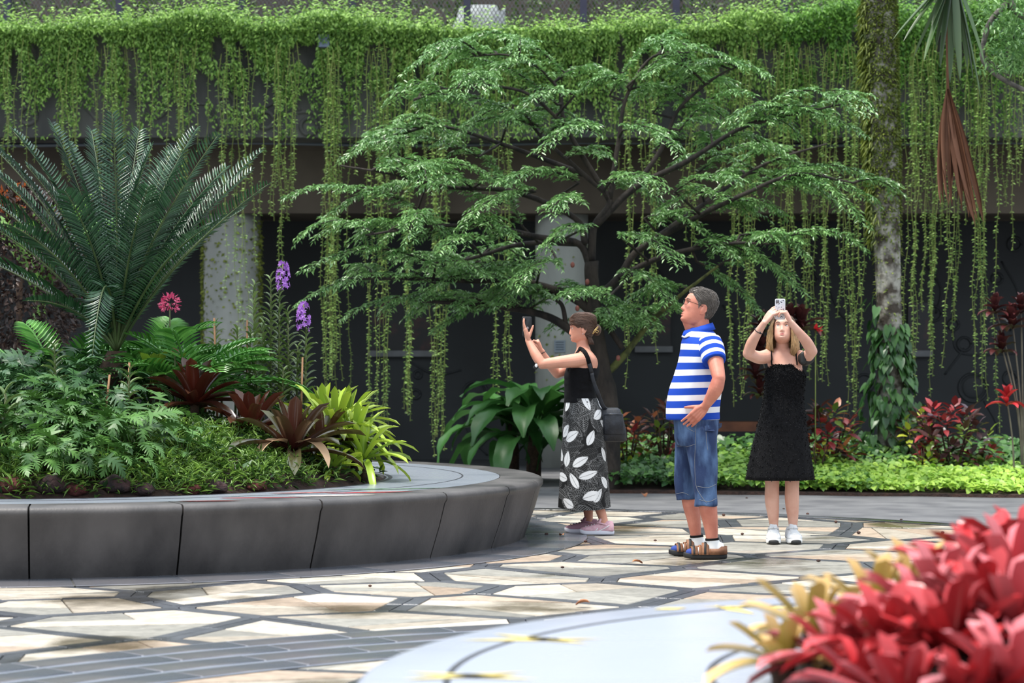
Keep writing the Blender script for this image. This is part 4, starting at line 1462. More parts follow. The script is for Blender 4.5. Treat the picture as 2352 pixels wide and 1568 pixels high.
for k, (o, P, _) in enumerate(limbs):
    if not acc[k][0]:
        continue
    a = [np.concatenate(x) for x in acc[k]]
    nleaf += len(a[0])
    f = put('foliage', leaf_mesh('foliage', a[0], a[1], a[2], a[3], a[3] * .29, M_TREE, T_DIA, rnd=a[4]), o)
    f['kind'] = 'stuff'
    if twigs[k].V:
        twigs[k].build('twigs', M_BARK, o)['kind'] = 'stuff'
print('tree leaves', nleaf)
for x, y, dv in ((1315, 608, -.1), (1349, 647, -.15), (1326, 708, -.15), (1420, 822, -.2)):   # small brown fruits
    p = tp(x, y, dv)
    m = MB(); m.ell(p, .022, .022, .03, nu=10, nv=8); m.build('fruit', mat('tree_fruit', (120, 66, 56), (150, 90, 76), rough=.6), tree)

# ------------------------------------------------------------------ vines on and below the parapet
M_VINE = mat('vine_leaf', (64, 108, 34), (172, 212, 106), rough=.5, src='rnd', trans=.3)
M_VINE2 = mat('vine_deep_leaf', (50, 98, 30), (138, 190, 78), rough=.5, src='rnd', trans=.3)
M_VST = mat('vine_stem', (104, 120, 52), (130, 140, 70), rough=.7)


def vine_mat_mesh(x0, x1, n, seed, deep):
    r = np.random.default_rng(seed)
    X = r.uniform(x0, x1, n)
    # profile: over the top, bulging out at the lip, thinning down the face
    s = r.random(n)
    px_ = 1176 + X / WF * F
    ty = np.interp(px_, [0, 200, 400, 520, 600, 800, 950, 1100, 1300, 1450, 1600, 1750, 1900, 2352], [52, 58, 34, 18, 52, 30, 52, 72, 70, 52, 46, 24, 18, 12])
    zt = CH + (YH - ty) / F * WF - .10
    lump = np.array([mnoise.noise(Vector((a * 1.1, 0, seed))) for a in X]) * .14 + np.array([mnoise.noise(Vector((a * 4.3, 2, seed))) for a in X]) * .06
    top = s < .36
    depth = r.exponential(deep, n)                       # how far down the face
    z = np.where(top, np.maximum(5.24, zt + .06 + lump + r.normal(0, .10, n) - .3 * r.random(n) ** 2), zt + .05 + lump - depth)
    y = np.where(top, WF + r.uniform(-.42, .75, n), WF - .10 - r.random(n) * .34 * np.exp(-depth / .5))
    clumpy = np.array([mnoise.noise(Vector((a * 5.0, c * 2.5, seed + 5))) for a, c in zip(X, z)])
    k = (top | (clumpy > -.05 - .45 * np.exp(-depth / .4))) & (z > 4.0)
    X, y, z, top = X[k], y[k], z[k], top[k]
    n = len(X)
    D = rdir(n, -.9, .35) * .8 + np.where(top[:, None], np.array([0, -.35, .25]), np.array([0, -.35, -.6]))
    U = np.where(top[:, None], np.array([0, -.35, 1.0]), np.array([0, -.9, .55])) + r.normal(0, .4, (n, 3))
    return np.c_[X, y, z], D, U, r.uniform(.035, .075, n)


vines = []
for i, (x0, x1, n, deep, m_, lab) in enumerate(((-6.6, -3.3, 32000, .40, M_VINE, 'dense light green vine mat over the parapet at the left'), (-3.3, 0.2, 34000, .44, M_VINE, 'dense vine mat over the parapet behind the grey floodlight box'),
                                               (0.2, 3.2, 28000, .42, M_VINE, 'dense vine mat over the parapet above the spreading tree'), (3.2, 6.8, 36000, .60, M_VINE2, 'deep green vine mat hanging thickly over the parapet at the right'))):
    P, D, U, L = vine_mat_mesh(x0, x1, n, 3 + i, deep)
    o = put('vine_mat', leaf_mesh('vine_mat', P, D, U, L, L * .42, m_, T_DIA))
    tag(o, lab, 'vines', kind='stuff')
# loose shoots standing up out of the mat
SH = []
for k in range(5):
    n = 16
    t = np.linspace(0, 1, n)
    P = np.c_[.18 * t ** 2 * (1 if k % 2 else -1), np.zeros(n), .34 * t + .02 * k]
    D = np.c_[np.where(np.arange(n) % 2, 1.0, -1.0), rng.normal(0, .5, n), np.full(n, .5)]
    SH.append(leaf_mesh('vine_shoot', P, D, np.tile([0, -.6, 1.0], (n, 1)), .07, .028, M_VINE, T_DIA))
for k in range(70):
    x = random.uniform(-6.4, 6.4)
    o = put('vine_shoot', SH[k % 5], None, (x, WF + random.uniform(-.25, .4), CH + (YH - np.interp(1176 + x / WF * F, [0, 200, 400, 520, 600, 800, 950, 1100, 1300, 1450, 1600, 1750, 1900, 2352], [52, 58, 34, 18, 52, 30, 52, 72, 70, 52, 46, 24, 18, 12])) / F * WF - .12), (0, 0, random.uniform(-.6, .6)), random.uniform(.7, 1.2))
    zone = 'at the far left' if x < -4.2 else 'above the cycad' if x < -2.8 else 'near the floodlight box' if x < -1 else 'above the tree crown' if x < 2.6 else 'left of the mossy palm' if x < 4.3 else 'at the far right'
    tag(o, 'small leafy vine shoot standing up from the parapet mat ' + zone, 'vine', 'vine shoots ' + zone)

# hanging strands
HV = {}
for L in (1.2, 1.9, 2.6, 3.3, 4.0, 4.6):
    for v in range(3):
        n = int(L / .025)
        t = np.sort(rng.random(n)) ** .9
        sx = .03 * np.sin(t * L * 2.2 + v * 2) + .015 * np.sin(t * L * 7 + v)
        z = -L * t
        pr = np.where(np.arange(n) % 2, 1.0, -1.0)
        P = np.c_[sx, np.zeros(n), z]
        D = np.c_[pr, rng.normal(0, .55, n), rng.uniform(-.75, .1, n)]
        U = np.c_[rng.normal(0, .3, n), np.full(n, -.6) + rng.normal(0, .3, n), np.full(n, .9)]
        ln = rng.uniform(.032, .062, n) * (1.0 - .35 * t)
        V, Fc, ix = leaves(P, D, U, ln, ln * .36, T_DIA)
        rn = rng.random(n)[ix]
        lm = npmesh('leaves', V, Fc, M_VINE, False, rnd=rn)
        tt = np.linspace(0, 1, 16)
        mb = MB(); mb.tube(np.c_[.03 * np.sin(tt * L * 2.2 + v * 2) + .015 * np.sin(tt * L * 7 + v), np.zeros(16), -L * tt], np.linspace(.0045, .0025, 16), 4)
        HV[(L, v)] = (mb.mesh('stem', M_VST, False), lm)
strands = []
for x0, x1, n, y0, y1, where in ((0, 200, 14, 300, 420, 'above the left cycad fronds'), (190, 480, 22, 330, 520, 'behind the cycad tips'), (480, 600, 9, 380, 900, 'in front of the pale mossy pillar'), (600, 690, 10, 420, 640, 'above the violet orchids'),
                                 (735, 800, 13, 820, 930, 'in the thick bundle behind the lime bromeliads'), (845, 895, 7, 960, 1050, 'in front of the large picture panel'), (925, 960, 5, 900, 1040, 'right of the large picture panel'),
                                 (990, 1055, 8, 980, 1055, 'in the bundle reaching down to the bench top'), (1130, 1175, 5, 800, 990, 'left of the raised black phone'), (1440, 1530, 9, 640, 900, 'between the woman and the man'), (1575, 1610, 4, 480, 620, 'above the head of the man'),
                                 (1680, 1740, 8, 760, 960, 'between the man and the girl'), (1790, 1840, 6, 700, 850, 'directly behind the girl'), (1845, 1905, 9, 800, 900, 'just right of the girl'), (1920, 1985, 9, 700, 980, 'left of the mossy palm'), (2080, 2150, 10, 620, 960, 'right of the mossy palm'),
                                 (2140, 2210, 8, 500, 920, 'below the dead brown frond'), (2225, 2290, 8, 620, 1000, 'beside the dark cordyline'), (2300, 2352, 5, 350, 600, 'at the right frame edge'), (1640, 1990, 22, 380, 560, 'behind the right crown of the tree'),
                                 (2070, 2352, 26, 330, 520, 'behind the green fan blades'), (700, 1000, 18, 330, 480, 'below the grey floodlight box'), (1000, 1650, 20, 280, 420, 'behind the middle of the tree crown')):
    for k in range(n):
        strands.append((random.uniform(x0, x1), random.uniform(y0, y1), where))
for x, yb, where in strands:
    Y = WF - .14 - random.random() * .22
    top = 5.10 + random.uniform(-.15, .05)
    p = W(x, yb, Y)
    L = top - max(p.z, .05)
    key = min((1.2, 1.9, 2.6, 3.3, 4.0, 4.6), key=lambda q: abs(q - L))
    st, lv = HV[(key, random.randint(0, 2))]
    long_ = yb > 560
    lab = ('long' if long_ else 'short') + ' leafy vine hanging from the parapet, ' + where
    t = thing('hanging_vine', lab, 'vine', (p.x, Y, top), ('long' if long_ else 'short') + ' vines ' + where)
    t.scale = (random.choice((-1, 1)) * random.uniform(.85, 1.15), 1, L / key)
    t.rotation_euler = (0, random.uniform(-.012, .012), random.uniform(-.5, .5))
    put('stem', st, t)
    put('leaves', lv, t)['kind'] = 'stuff'
# ------------------------------------------------------------------ right-hand bed: ground cover, crotons, mossy palm
M_LIME = mat('lime_leaf', (122, 168, 48), (190, 222, 96), rough=.42, src='rnd', trans=.3)
M_GC = mat('cover_leaf', (64, 112, 40), (150, 190, 80), rough=.4, src='rnd', trans=.25)
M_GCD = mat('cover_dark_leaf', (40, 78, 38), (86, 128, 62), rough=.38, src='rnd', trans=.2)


def gc_z(x, y):
    """the cover swells toward the back"""
    return .04 + .11 * max(0, min(1, (y - 22.2) / .8)) + .16 * max(0, min(1.6, (y - 22.9) / 1.3)) + .05 * mnoise.noise(Vector((x * 1.7, y * 1.7, 0)))


def front_y(x):
    return 23.3 - .20 * max(0, x - 1.0) + .04 * math.sin(x * 5)


b = MB()
Rg = []
for i in range(61):
    x = .8 + 5.8 * i / 60
    Rg.append([(x, front_y(x) - .06, 0), (x, front_y(x) - .05, .035), (x, front_y(x) + 1.0, .1), (x, 27.3, .14), (x, 27.35, 0)])
b.rings(Rg, closed=False)
bed = tag(b.build('planting_bed', M_SOIL, None, False), 'dark soil bed along the asphalt path under the crotons', 'soil', kind='structure')


def cover(name, label, x0, x1, n, m, seed, d0, d1, ln=(.05, .085), hmax=1.0):
    r = np.random.default_rng(seed)
    X = r.uniform(x0, x1, n)
    fy = np.array([front_y(x) for x in X])
    Y = fy + d0 + (d1 - d0) * r.random(n) ** 1.1
    Z = np.array([gc_z(a, c) for a, c in zip(X, Y)]) * hmax * (.45 + .6 * r.random(n)) + .03
    D = np.c_[r.normal(0, .8, n), -.7 + r.normal(0, .5, n), r.normal(-.25, .3, n)]
    U = np.c_[r.normal(0, .35, n), -.35 + r.normal(0, .35, n), np.full(n, 1.0)]
    L = r.uniform(*ln, n)
    return tag(put(name, leaf_mesh(name, np.c_[X, Y, Z], D, U, L, L * .82, m, T_HEART)), label, 'ground cover', kind='stuff')


cover('lime_ground_cover', 'bright lime ground cover along the path at the right', 2.9, 6.2, 4200, M_LIME, 21, 0, 1.1)
cover('green_ground_cover', 'fresh green ground cover along the path behind the girl in the black dress', 1.6, 3.6, 3000, M_GC, 22, 0, 1.3)
cover('darker_ground_cover', 'darker green ground cover behind the woman and the man', .85, 2.1, 2300, M_GCD, 23, 0, 1.6)  # leaf colours darker than in the green cover
cover('back_ground_cover', 'mid green leaves rising behind the lime ground cover', 1.9, 6.4, 3000, M_GC, 24, .9, 2.2, hmax=1.0)
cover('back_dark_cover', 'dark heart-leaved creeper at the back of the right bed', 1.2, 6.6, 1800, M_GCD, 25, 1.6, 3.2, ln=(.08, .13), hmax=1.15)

# crotons
CR = {'red': [(84, 24, 30), (176, 62, 64)], 'dark': [(44, 28, 28), (96, 56, 54)], 'green': [(58, 84, 34), (128, 152, 58)], 'orange': [(120, 62, 40), (190, 116, 76)], 'yellow': [(140, 160, 44), (186, 190, 70)], 'violet': [(62, 50, 62), (110, 92, 104)]}
CRM = {k: mat('croton_' + k, v[0], v[1], rough=.35, src='obj', trans=.15) for k, v in CR.items()}
CRL = {}
for k, m_ in CRM.items():
    V, Fc, _ = leaves([(0, 0, 0)], [(1, 0, 0)], [(0, 0, 1)], .135, .066, T_LANCE)
    CRL[k] = npmesh('croton_leaf', V, Fc, m_)


def croton(label, px, py_top, py_base, Y, wpx, n, pal, group='croton shrubs in the right bed', sc=1.0, name='croton_shrub'):
    p = W(px, py_base, Y)
    top = W(px, py_top, Y).z
    t = thing(name, label, 'shrub', (p.x, Y, .08), group)
    H = top - .08
    rx = wpx / F * Y / 2
    for k in range(5):
        a = 2 * PI * k / 5 + .3
        m_ = MB(); m_.tube([(0, 0, 0), (rx * .35 * math.cos(a), rx * .35 * math.sin(a), H * .5), (rx * .55 * math.cos(a), rx * .5 * math.sin(a), H * .8)], [.014, .01, .005], 5)
        m_.build('stem', M_CAUD, t)
    nr_ = max(4, n // 8)
    for k in range(nr_):                     # tufts of leaves at the shoot tips, over the shrub's outline
        f = (k + .5) / nr_
        a = k * 2.39996
        z = H * (.12 + .76 * f)
        rr = rx * .8 * math.sqrt(max(.03, 1 - ((f - .38) / .68) ** 2)) * (random.uniform(.55, 1.0))
        cx, cy = rr * math.cos(a), rr * math.sin(a) * .8
        c = random.choice(pal)
        for j in range(9):
            b2 = j * 2.39996 + a
            el = .9 - 1.5 * j / 9
            c2 = c if random.random() < .75 else random.choice(pal)
            put('croton_leaf', CRL[c2], t, (cx + .02 * math.cos(b2), cy + .02 * math.sin(b2), z - .012 * j), (random.uniform(-.4, .4), -el, b2), sc * random.uniform(.8, 1.25))
    return t


croton('dark red and violet croton with a lime tuft right of the mossy palm', 2185, 905, 1085, 24.1, 245, 300, ['red', 'dark', 'dark', 'violet', 'red', 'dark', 'green'])
croton('green-topped croton at the foot of the mossy palm', 2100, 925, 1060, 24.7, 110, 90, ['green', 'yellow', 'dark', 'green'])
croton('red and orange croton just right of the girl in the black dress', 1905, 905, 1095, 24.0, 185, 210, ['red', 'dark', 'orange', 'green', 'red', 'dark'])
croton('orange and green croton behind the shoulder bag', 1440, 930, 1100, 24.1, 130, 120, ['orange', 'green', 'dark', 'yellow', 'red'])
croton('dark croton left of the striped shirt', 1525, 900, 1110, 24.3, 95, 100, ['dark', 'green', 'red', 'dark', 'orange'])
croton('small yellow-green croton in front of the red ones', 2125, 1010, 1080, 23.8, 70, 22, ['yellow', 'green', 'yellow'], sc=.8)
croton('low orange croton beside the black dress hem', 1880, 1000, 1100, 23.7, 90, 34, ['orange', 'red', 'green', 'yellow'], sc=.8)

# cordylines: rosettes on thin canes
M_CORD = two_face('cordyline_dark', (48, 24, 28), (92, 44, 44), (70, 36, 36))
M_CORR = two_face('cordyline_red', (150, 24, 36), (216, 60, 66), (170, 40, 44), trans=.3)
M_CANE = mat('cordyline_cane', (92, 84, 72), (120, 110, 96), rough=.8)


def cordyline(label, heads, base, Y, m, L, n, cat='plant', group=None, Wd=.085):
    bp = W(base[0], base[1], Y)
    t = thing('cordyline', label, cat, (bp.x, Y, .1), group)
    ms = [strap_mesh('blade', m, L=L * (.8 + .1 * k), Wd=Wd, e0=85 - 22 * k, e1=60 - 38 * k, seg=6, fold=.25, tip=.45, base=.4) for k in range(4)]
    for hx, hy, hs in heads:
        h = W(hx, hy, Y)
        q = h - Vector((bp.x, Y, .1))
        m_ = MB(); m_.tube([(0, 0, 0), (q.x * .25, 0, q.z * .5), (q.x, 0, q.z)], [.012, .009, .008], 6, k=4)
        st = m_.build('cane', M_CANE, t)
        for k in range(n):
            a = k * 2.39996
            put('blade', ms[min(3, int(4 * (k + random.random()) / n))], t, tuple(q + Vector((0, 0, -.10 * k / n))), (random.uniform(-.1, .1), random.uniform(-.1, .1), a), hs * random.uniform(.85, 1.1))


cordyline('tall dark cordyline with several purple-black rosettes at the right edge', ((2285, 700, .8), (2325, 735, 1.1), (2300, 790, .9), (2345, 700, .8)), (2350, 1080), 23.6, M_CORD, .22, 22)
cordyline('tall dark red cordyline behind the girl in the black dress', ((1750, 745, .9), (1745, 800, 1.0), (1735, 850, .9), (1840, 740, 1.1), (1815, 725, .8), (1745, 890, .8)), (1790, 1080), 23.9, M_CORD, .24, 22)
cordyline('single scarlet cordyline rosette on a thin stalk at the right', ((2312, 912, 1.0),), (2330, 1060), 23.5, M_CORR, .2, 11, 'flower', Wd=.075)
t = thing('red_flower', 'small red flower spray beside the raised phone arm of the girl', 'flower', (W(1873, 757, 23.8).x, 23.8, .1))
q = W(1873, 757, 23.8)
m = MB(); m.tube([(0, 0, 0), (0, 0, q.z - .1)], .006, 5); m.build('stalk', M_VST, t)
put('petals', leaf_mesh('petals', np.zeros((9, 3)), rdir(9, -.2, .8), rdir(9), .09, .04, M_CORR, T_LANCE, rnd=np.full(9, .9)), t, (0, 0, q.z - .1))

# large-leaved plant behind the bench
M_ANT = mat('elephant_leaf', (34, 80, 34), (72, 122, 56), rough=.4, src='obj', trans=.22)
AN = [paddle_mesh('paddle_leaf', M_ANT, L=.95 + .1 * k, Wd=.21, e0=88 - 5 * k, e1=-55 - 14 * k, seg=14, ripple=.012) for k in range(4)]
for px, Y, n, sc, lab in ((1225, 25.2, 32, 1.15, 'large drooping paddle-leaved plant behind the bench and left of the woman'), (1175, 25.6, 16, 1.0, 'smaller paddle-leaved plant next to the bench rim')):
    p = W(px, 1060, Y)
    t = thing('paddle_leaf_plant', lab, 'plant', (p.x, Y, .0))
    for k in range(n):
        put('paddle_leaf', AN[min(3, int(4 * k / n))], t, (random.uniform(-.1, .1), random.uniform(-.08, .08), .62 - .5 * k / n), (random.uniform(-.1, .1), random.uniform(-.1, .1), k * 2.4), sc * random.uniform(.85, 1.1))
    m_ = MB(); m_.tube([(0, 0, 0), (.01, 0, .35), (0, 0, .68)], [.09, .08, .03], 10); m_.build('crown', M_CAUD, t)

# mossy palm
M_PTR = mat('palm_bark', (70, 62, 54), (168, 164, 154), rough=.9, scale=7, lo=.42, hi=.6, bump=.6, bscale=24)
M_FERN = mat('trunk_fern', (62, 82, 26), (136, 150, 60), rough=.6, src='rnd', trans=.25)
PY = 25.0
base = W(2050, 1090, PY)
palm = thing('mossy_palm', 'palm trunk covered in moss ferns with a leafy climber at its foot', 'palm', (base.x, PY, 0))
pp = [np.array(tuple(W(x, y, PY) - Vector((base.x, PY, 0)))) for x, y in ((2050, 1125), (2047, 900), (2042, 700), (2035, 500), (2028, 300), (2022, 100), (2016, -150))]
pr = [.17, .15, .135, .15, .165, .17, .17]
m = MB(); m.tube(pp, pr, 20, k=6)
V = np.array(m.V); V += np.array([tuple(mnoise.noise_vector(Vector(v) * 6)) for v in V]) * .012; m.V = [tuple(v) for v in V]
m.build('trunk', M_PTR, palm)
PQ = crom(np.c_[np.array(pp), np.array(pr)], 20)
zs = PQ[:, 2]


def on_trunk(z, a, off=0.0):
    c = np.c_[np.interp(z, zs, PQ[:, 0]), np.interp(z, zs, PQ[:, 1])]
    r = np.interp(z, zs, PQ[:, 3]) + off
    return np.c_[c[:, 0] + r * np.cos(a), c[:, 1] + r * np.sin(a), z]


zA, zB = W(0, 760, PY).z, W(0, -60, PY).z
n = 15000
z = zA + (zB - zA) * rng.random(n) ** .75
a = rng.uniform(0, 2 * PI, n)
dens = np.clip((z - W(0, 620, PY).z) / 1.1, .10, 1)
k = rng.random(n) < dens
z, a = z[k], a[k]
n = len(z)
nr = np.c_[np.cos(a), np.sin(a), np.zeros(n)]
put('moss_ferns', leaf_mesh('moss_ferns', on_trunk(z, a, .0), nr * .7 + rdir(n) * .6 + np.array([0, 0, -.35]), nr * .4 + np.array([0, 0, 1.0]) + rdir(n) * .5, rng.uniform(.025, .06, n), rng.uniform(.014, .026, n), M_FERN), palm)['kind'] = 'stuff'
n = 900
z = W(0, 560, PY).z + rng.random(n) * 2.6
a = rng.normal(PI * 1.02, .35, n)
nr = np.c_[np.cos(a), np.sin(a), np.zeros(n)]
put('hanging_ferns', leaf_mesh('hanging_ferns', on_trunk(z, a, .02), nr * .6 + np.array([0, 0, -.9]) + rdir(n) * .4, nr, rng.uniform(.06, .13, n), .018, M_FERN), palm)['kind'] = 'stuff'
M_CLI = mat('climber_leaf', (28, 64, 32), (76, 118, 58), rough=.34, src='obj', trans=.18)
V, Fc, _ = leaves([(0, 0, 0)], [(1, 0, 0)], [(0, 0, 1)], .20, .12, T_HEART)
CL = npmesh('climber_leaf', V, Fc, M_CLI)
for k in range(330):
    f = random.random() ** .8
    zz = W(0, 1075, PY).z + f * (W(0, 745, PY).z - W(0, 1075, PY).z) if k > 12 else W(0, 680 + 8 * k, PY).z
    aa = random.uniform(PI * .95, PI * 2.05) if k > 12 else random.uniform(PI * .9, PI * 1.25)
    ex = .02 + .26 * (1 - f) * random.random()
    q = on_trunk(np.array([zz]), np.array([aa]), ex)[0]
    put('climber_leaf', CL, palm, tuple(q), Euler((random.uniform(-.5, .5), random.uniform(.75, 1.35), aa + random.uniform(-.6, .6))), random.uniform(.5, .85))
# green fan blades at the top right and the dead brown frond
M_FAN = two_face('fan_palm_green', (40, 66, 36), (72, 96, 52), (84, 104, 72), rough=.4)
M_DEAD = mat('dead_frond', (84, 52, 36), (150, 104, 76), rough=.75, src='obj', trans=.1)
FY = 21.5
f0 = W(2190, -60, FY)
fan = thing('fan_palm_frond', 'green fan palm frond hanging into the top right corner', 'palm frond', tuple(f0))
for x, y in ((2050, 92), (2075, 95), (2098, 135), (2122, 140), (2150, 110), (2160, 155), (2182, 190), (2205, 185), (2222, 160), (2235, 185), (2252, 225), (2262, 150), (2140, 60), (2195, 120)):
    tip = W(x, y, FY + random.uniform(-.25, .25)) - f0
    L = tip.length
    me = strap_mesh('blade', M_FAN, L=L, Wd=.075, e0=0, e1=0, seg=8, fold=.3, tip=.25, base=.5)
    R_ = tip.to_track_quat('X', 'Z').to_euler()
    put('blade', me, fan, (0, 0, 0), R_)
m = MB(); m.tube([(0, 0, -.02), (.1, .1, .35), (.15, .2, .9)], .025, 8); m.build('petiole', M_FAN, fan)
d0 = W(2173, 20, FY)
dead = thing('dead_palm_frond', 'dried brown palm frond hanging by its stalk at the right', 'palm frond', tuple(d0))
dtop = W(2177, 205, FY) - d0
m = MB(); m.tube([(0, 0, .5), (0, 0, 0), tuple(dtop * .6), tuple(dtop)], [.014, .012, .01, .014], 8); m.build('stalk', M_DEAD, dead)
for k in range(34):
    f = k / 33
    x = 2166 + 90 * f + random.uniform(-6, 6)
    y = 465 + 65 * f + random.uniform(-55, 5) if f > .35 else 440 + random.uniform(-40, 40)
    tip = W(x, y, FY + random.uniform(-.16, .16)) - d0 - dtop
    me = strap_mesh('dead_blade', M_DEAD, L=tip.length, Wd=.05, e0=5, e1=-5, seg=8, fold=.7, tip=.35, base=.35)
    put('dead_blade', me, dead, tuple(dtop), tip.to_track_quat('X', 'Y').to_euler())
# bare branches with leaves in the top right corner
M_GBARK = mat('grey_bark', (70, 66, 62), (120, 114, 106), rough=.9, scale=14, bump=.5)
c0 = W(2360, 60, 22.5)
ct_ = thing('corner_branches', 'bare grey branches with green leaf sprays in the top right corner', 'branches', tuple(c0))
for pts, r in ((((2300, -30), (2330, 20), (2370, 50)), .045), (((2320, 0), (2275, 50), (2258, 110), (2262, 145), (2300, 180), (2370, 215)), .03), (((2285, 40), (2268, 70)), .018), (((2262, 130), (2290, 155), (2320, 175)), .016)):
    m = MB(); m.tube([tuple(W(x, y, 22.5) - c0) for x, y in pts], np.linspace(r, r * .75, len(pts)), 8, k=6); m.build('branch', M_GBARK, ct_)
n = 1500
cx = np.array([tuple(W(x, y, 22.5 + random.uniform(-.3, .4)) - c0) for x, y in zip(np.clip(rng.normal(2330, 38, n), 2250, 2420), rng.uniform(-20, 165, n))])
put('foliage', leaf_mesh('foliage', cx, rdir(n, -1, .2), rdir(n) * .5 + np.array([0, 0, 1.0]), rng.uniform(.06, .1, n), .024, M_TREE), ct_)['kind'] = 'stuff'

# ------------------------------------------------------------------ foreground bromeliads on the near planter
M_NRED = two_face('neoregelia_red', (112, 16, 24), (200, 62, 66), (130, 26, 30), rough=.25, trans=.12)
M_NPINK = two_face('neoregelia_pink', (140, 26, 38), (232, 132, 138), (160, 48, 54), rough=.25, trans=.12)
M_NYEL = two_face('neoregelia_yellow', (112, 104, 32), (222, 184, 120), (136, 122, 50), rough=.25, trans=.18)


def near_z(x, y):
    r = min(1, dist(DC, x, y) / 1.36)
    return DHT - .03 + .30 * max(0, 1 - r * r) ** .6


NG = 'neoregelias on the near planter'
near = [(1870, 1468, 6.45, M_NYEL, 20, .20, 'yellow-green neoregelia with pink tips at the left of the near group'), (1800, 1535, 6.15, M_NYEL, 16, .17, 'lowest yellow neoregelia at the left end, over the inlay line'), (2010, 1440, 6.7, M_NYEL, 20, .20, 'yellow neoregelia with white tips left of centre in the near group'),
        (2105, 1410, 6.9, M_NYEL, 18, .22, 'upright olive neoregelia standing tallest among the yellow ones'), (1930, 1530, 6.1, M_NPINK, 22, .2, 'pink neoregelia in front of the yellow ones'), (2040, 1545, 6.0, M_NRED, 24, .22, 'deep red neoregelia at the lower centre of the near group'),
        (2170, 1480, 6.3, M_NPINK, 24, .22, 'pink neoregelia in the middle of the near group'), (2290, 1360, 6.9, M_NRED, 26, .25, 'tall red neoregelia at the top right of the near group'), (2330, 1450, 6.5, M_NPINK, 24, .24, 'rosy neoregelia at the right frame edge'),
        (2180, 1590, 5.85, M_NRED, 24, .22, 'red neoregelia at the bottom edge of the frame'), (2330, 1560, 5.95, M_NPINK, 24, .22, 'pink neoregelia in the bottom right corner'), (2240, 1420, 6.65, M_NRED, 22, .22, 'red neoregelia between the tall one and the pink middle one'),
        (2350, 1320, 7.1, M_NRED, 22, .24, 'red neoregelia cut by the right frame edge near the top'), (1990, 1600, 5.8, M_NRED, 18, .18, 'small red neoregelia at the bottom of the near group'),
        (2080, 1660, 5.45, M_NRED, 24, .22, 'dark red neoregelia nearest the camera at the bottom edge'), (2225, 1665, 5.45, M_NRED, 24, .23, 'red neoregelia cut by the bottom frame edge right of centre'), (2330, 1650, 5.5, M_NPINK, 24, .23, 'pink neoregelia cut by the bottom right corner'), (2265, 1530, 6.05, M_NRED, 24, .22, 'red neoregelia in front of the rosy one at the right'), (2120, 1545, 6.15, M_NPINK, 22, .2, 'pink neoregelia between the deep red one and the bottom edge')]
for x, y, Y, m_, n, L, lab in near:
    bromeliad('neoregelia', lab, x, y, Y, m_, int(n * .85), L * 1.18, .054, NG, e=(74, 4), ground=near_z, drp=30, tip=.78, e_pow=.8)
# ------------------------------------------------------------------ people
from mathutils.bvhtree import BVHTree


def remesh(mb, name, m, parent, voxel=.005, it=2, disp=None):
    me = mb.mesh(name, None)
    o = put(name, me)
    md = o.modifiers.new('r', 'REMESH')
    md.mode = 'VOXEL'
    md.voxel_size = voxel
    md.use_smooth_shade = True
    sm = o.modifiers.new('s', 'SMOOTH')
    sm.factor = .5
    sm.iterations = it
    dg = bpy.context.evaluated_depsgraph_get()
    dg.update()
    me2 = bpy.data.meshes.new_from_object(o.evaluated_get(dg))
    me2.name = name
    o.modifiers.clear()
    o.data = me2
    for p in range(len(me2.materials)):
        me2.materials.pop()
    me2.materials.append(m)
    n = len(me2.vertices)
    co = np.empty(n * 3, np.float32)
    me2.vertices.foreach_get('co', co)
    co = co.reshape(-1, 3)
    if disp:
        nr = np.empty(n * 3, np.float32)
        me2.vertices.foreach_get('normal', nr)
        co = co + nr.reshape(-1, 3) * disp(co)[:, None]
        me2.vertices.foreach_set('co', co.astype(np.float32).ravel())
    me2.polygons.foreach_set('use_smooth', np.ones(len(me2.polygons), bool))
    me2.update()
    o.parent = parent
    return o


def folds(freq, amp, sz=1.0, seed=0.0):
    def f(co):
        return np.array([mnoise.noise(Vector((v[0] * freq + seed, v[1] * freq, v[2] * freq * sz))) for v in co]) * amp
    return f


def bvh(o):
    me = o.data
    return BVHTree.FromPolygons([v.co for v in me.vertices], [tuple(p.vertices) for p in me.polygons])


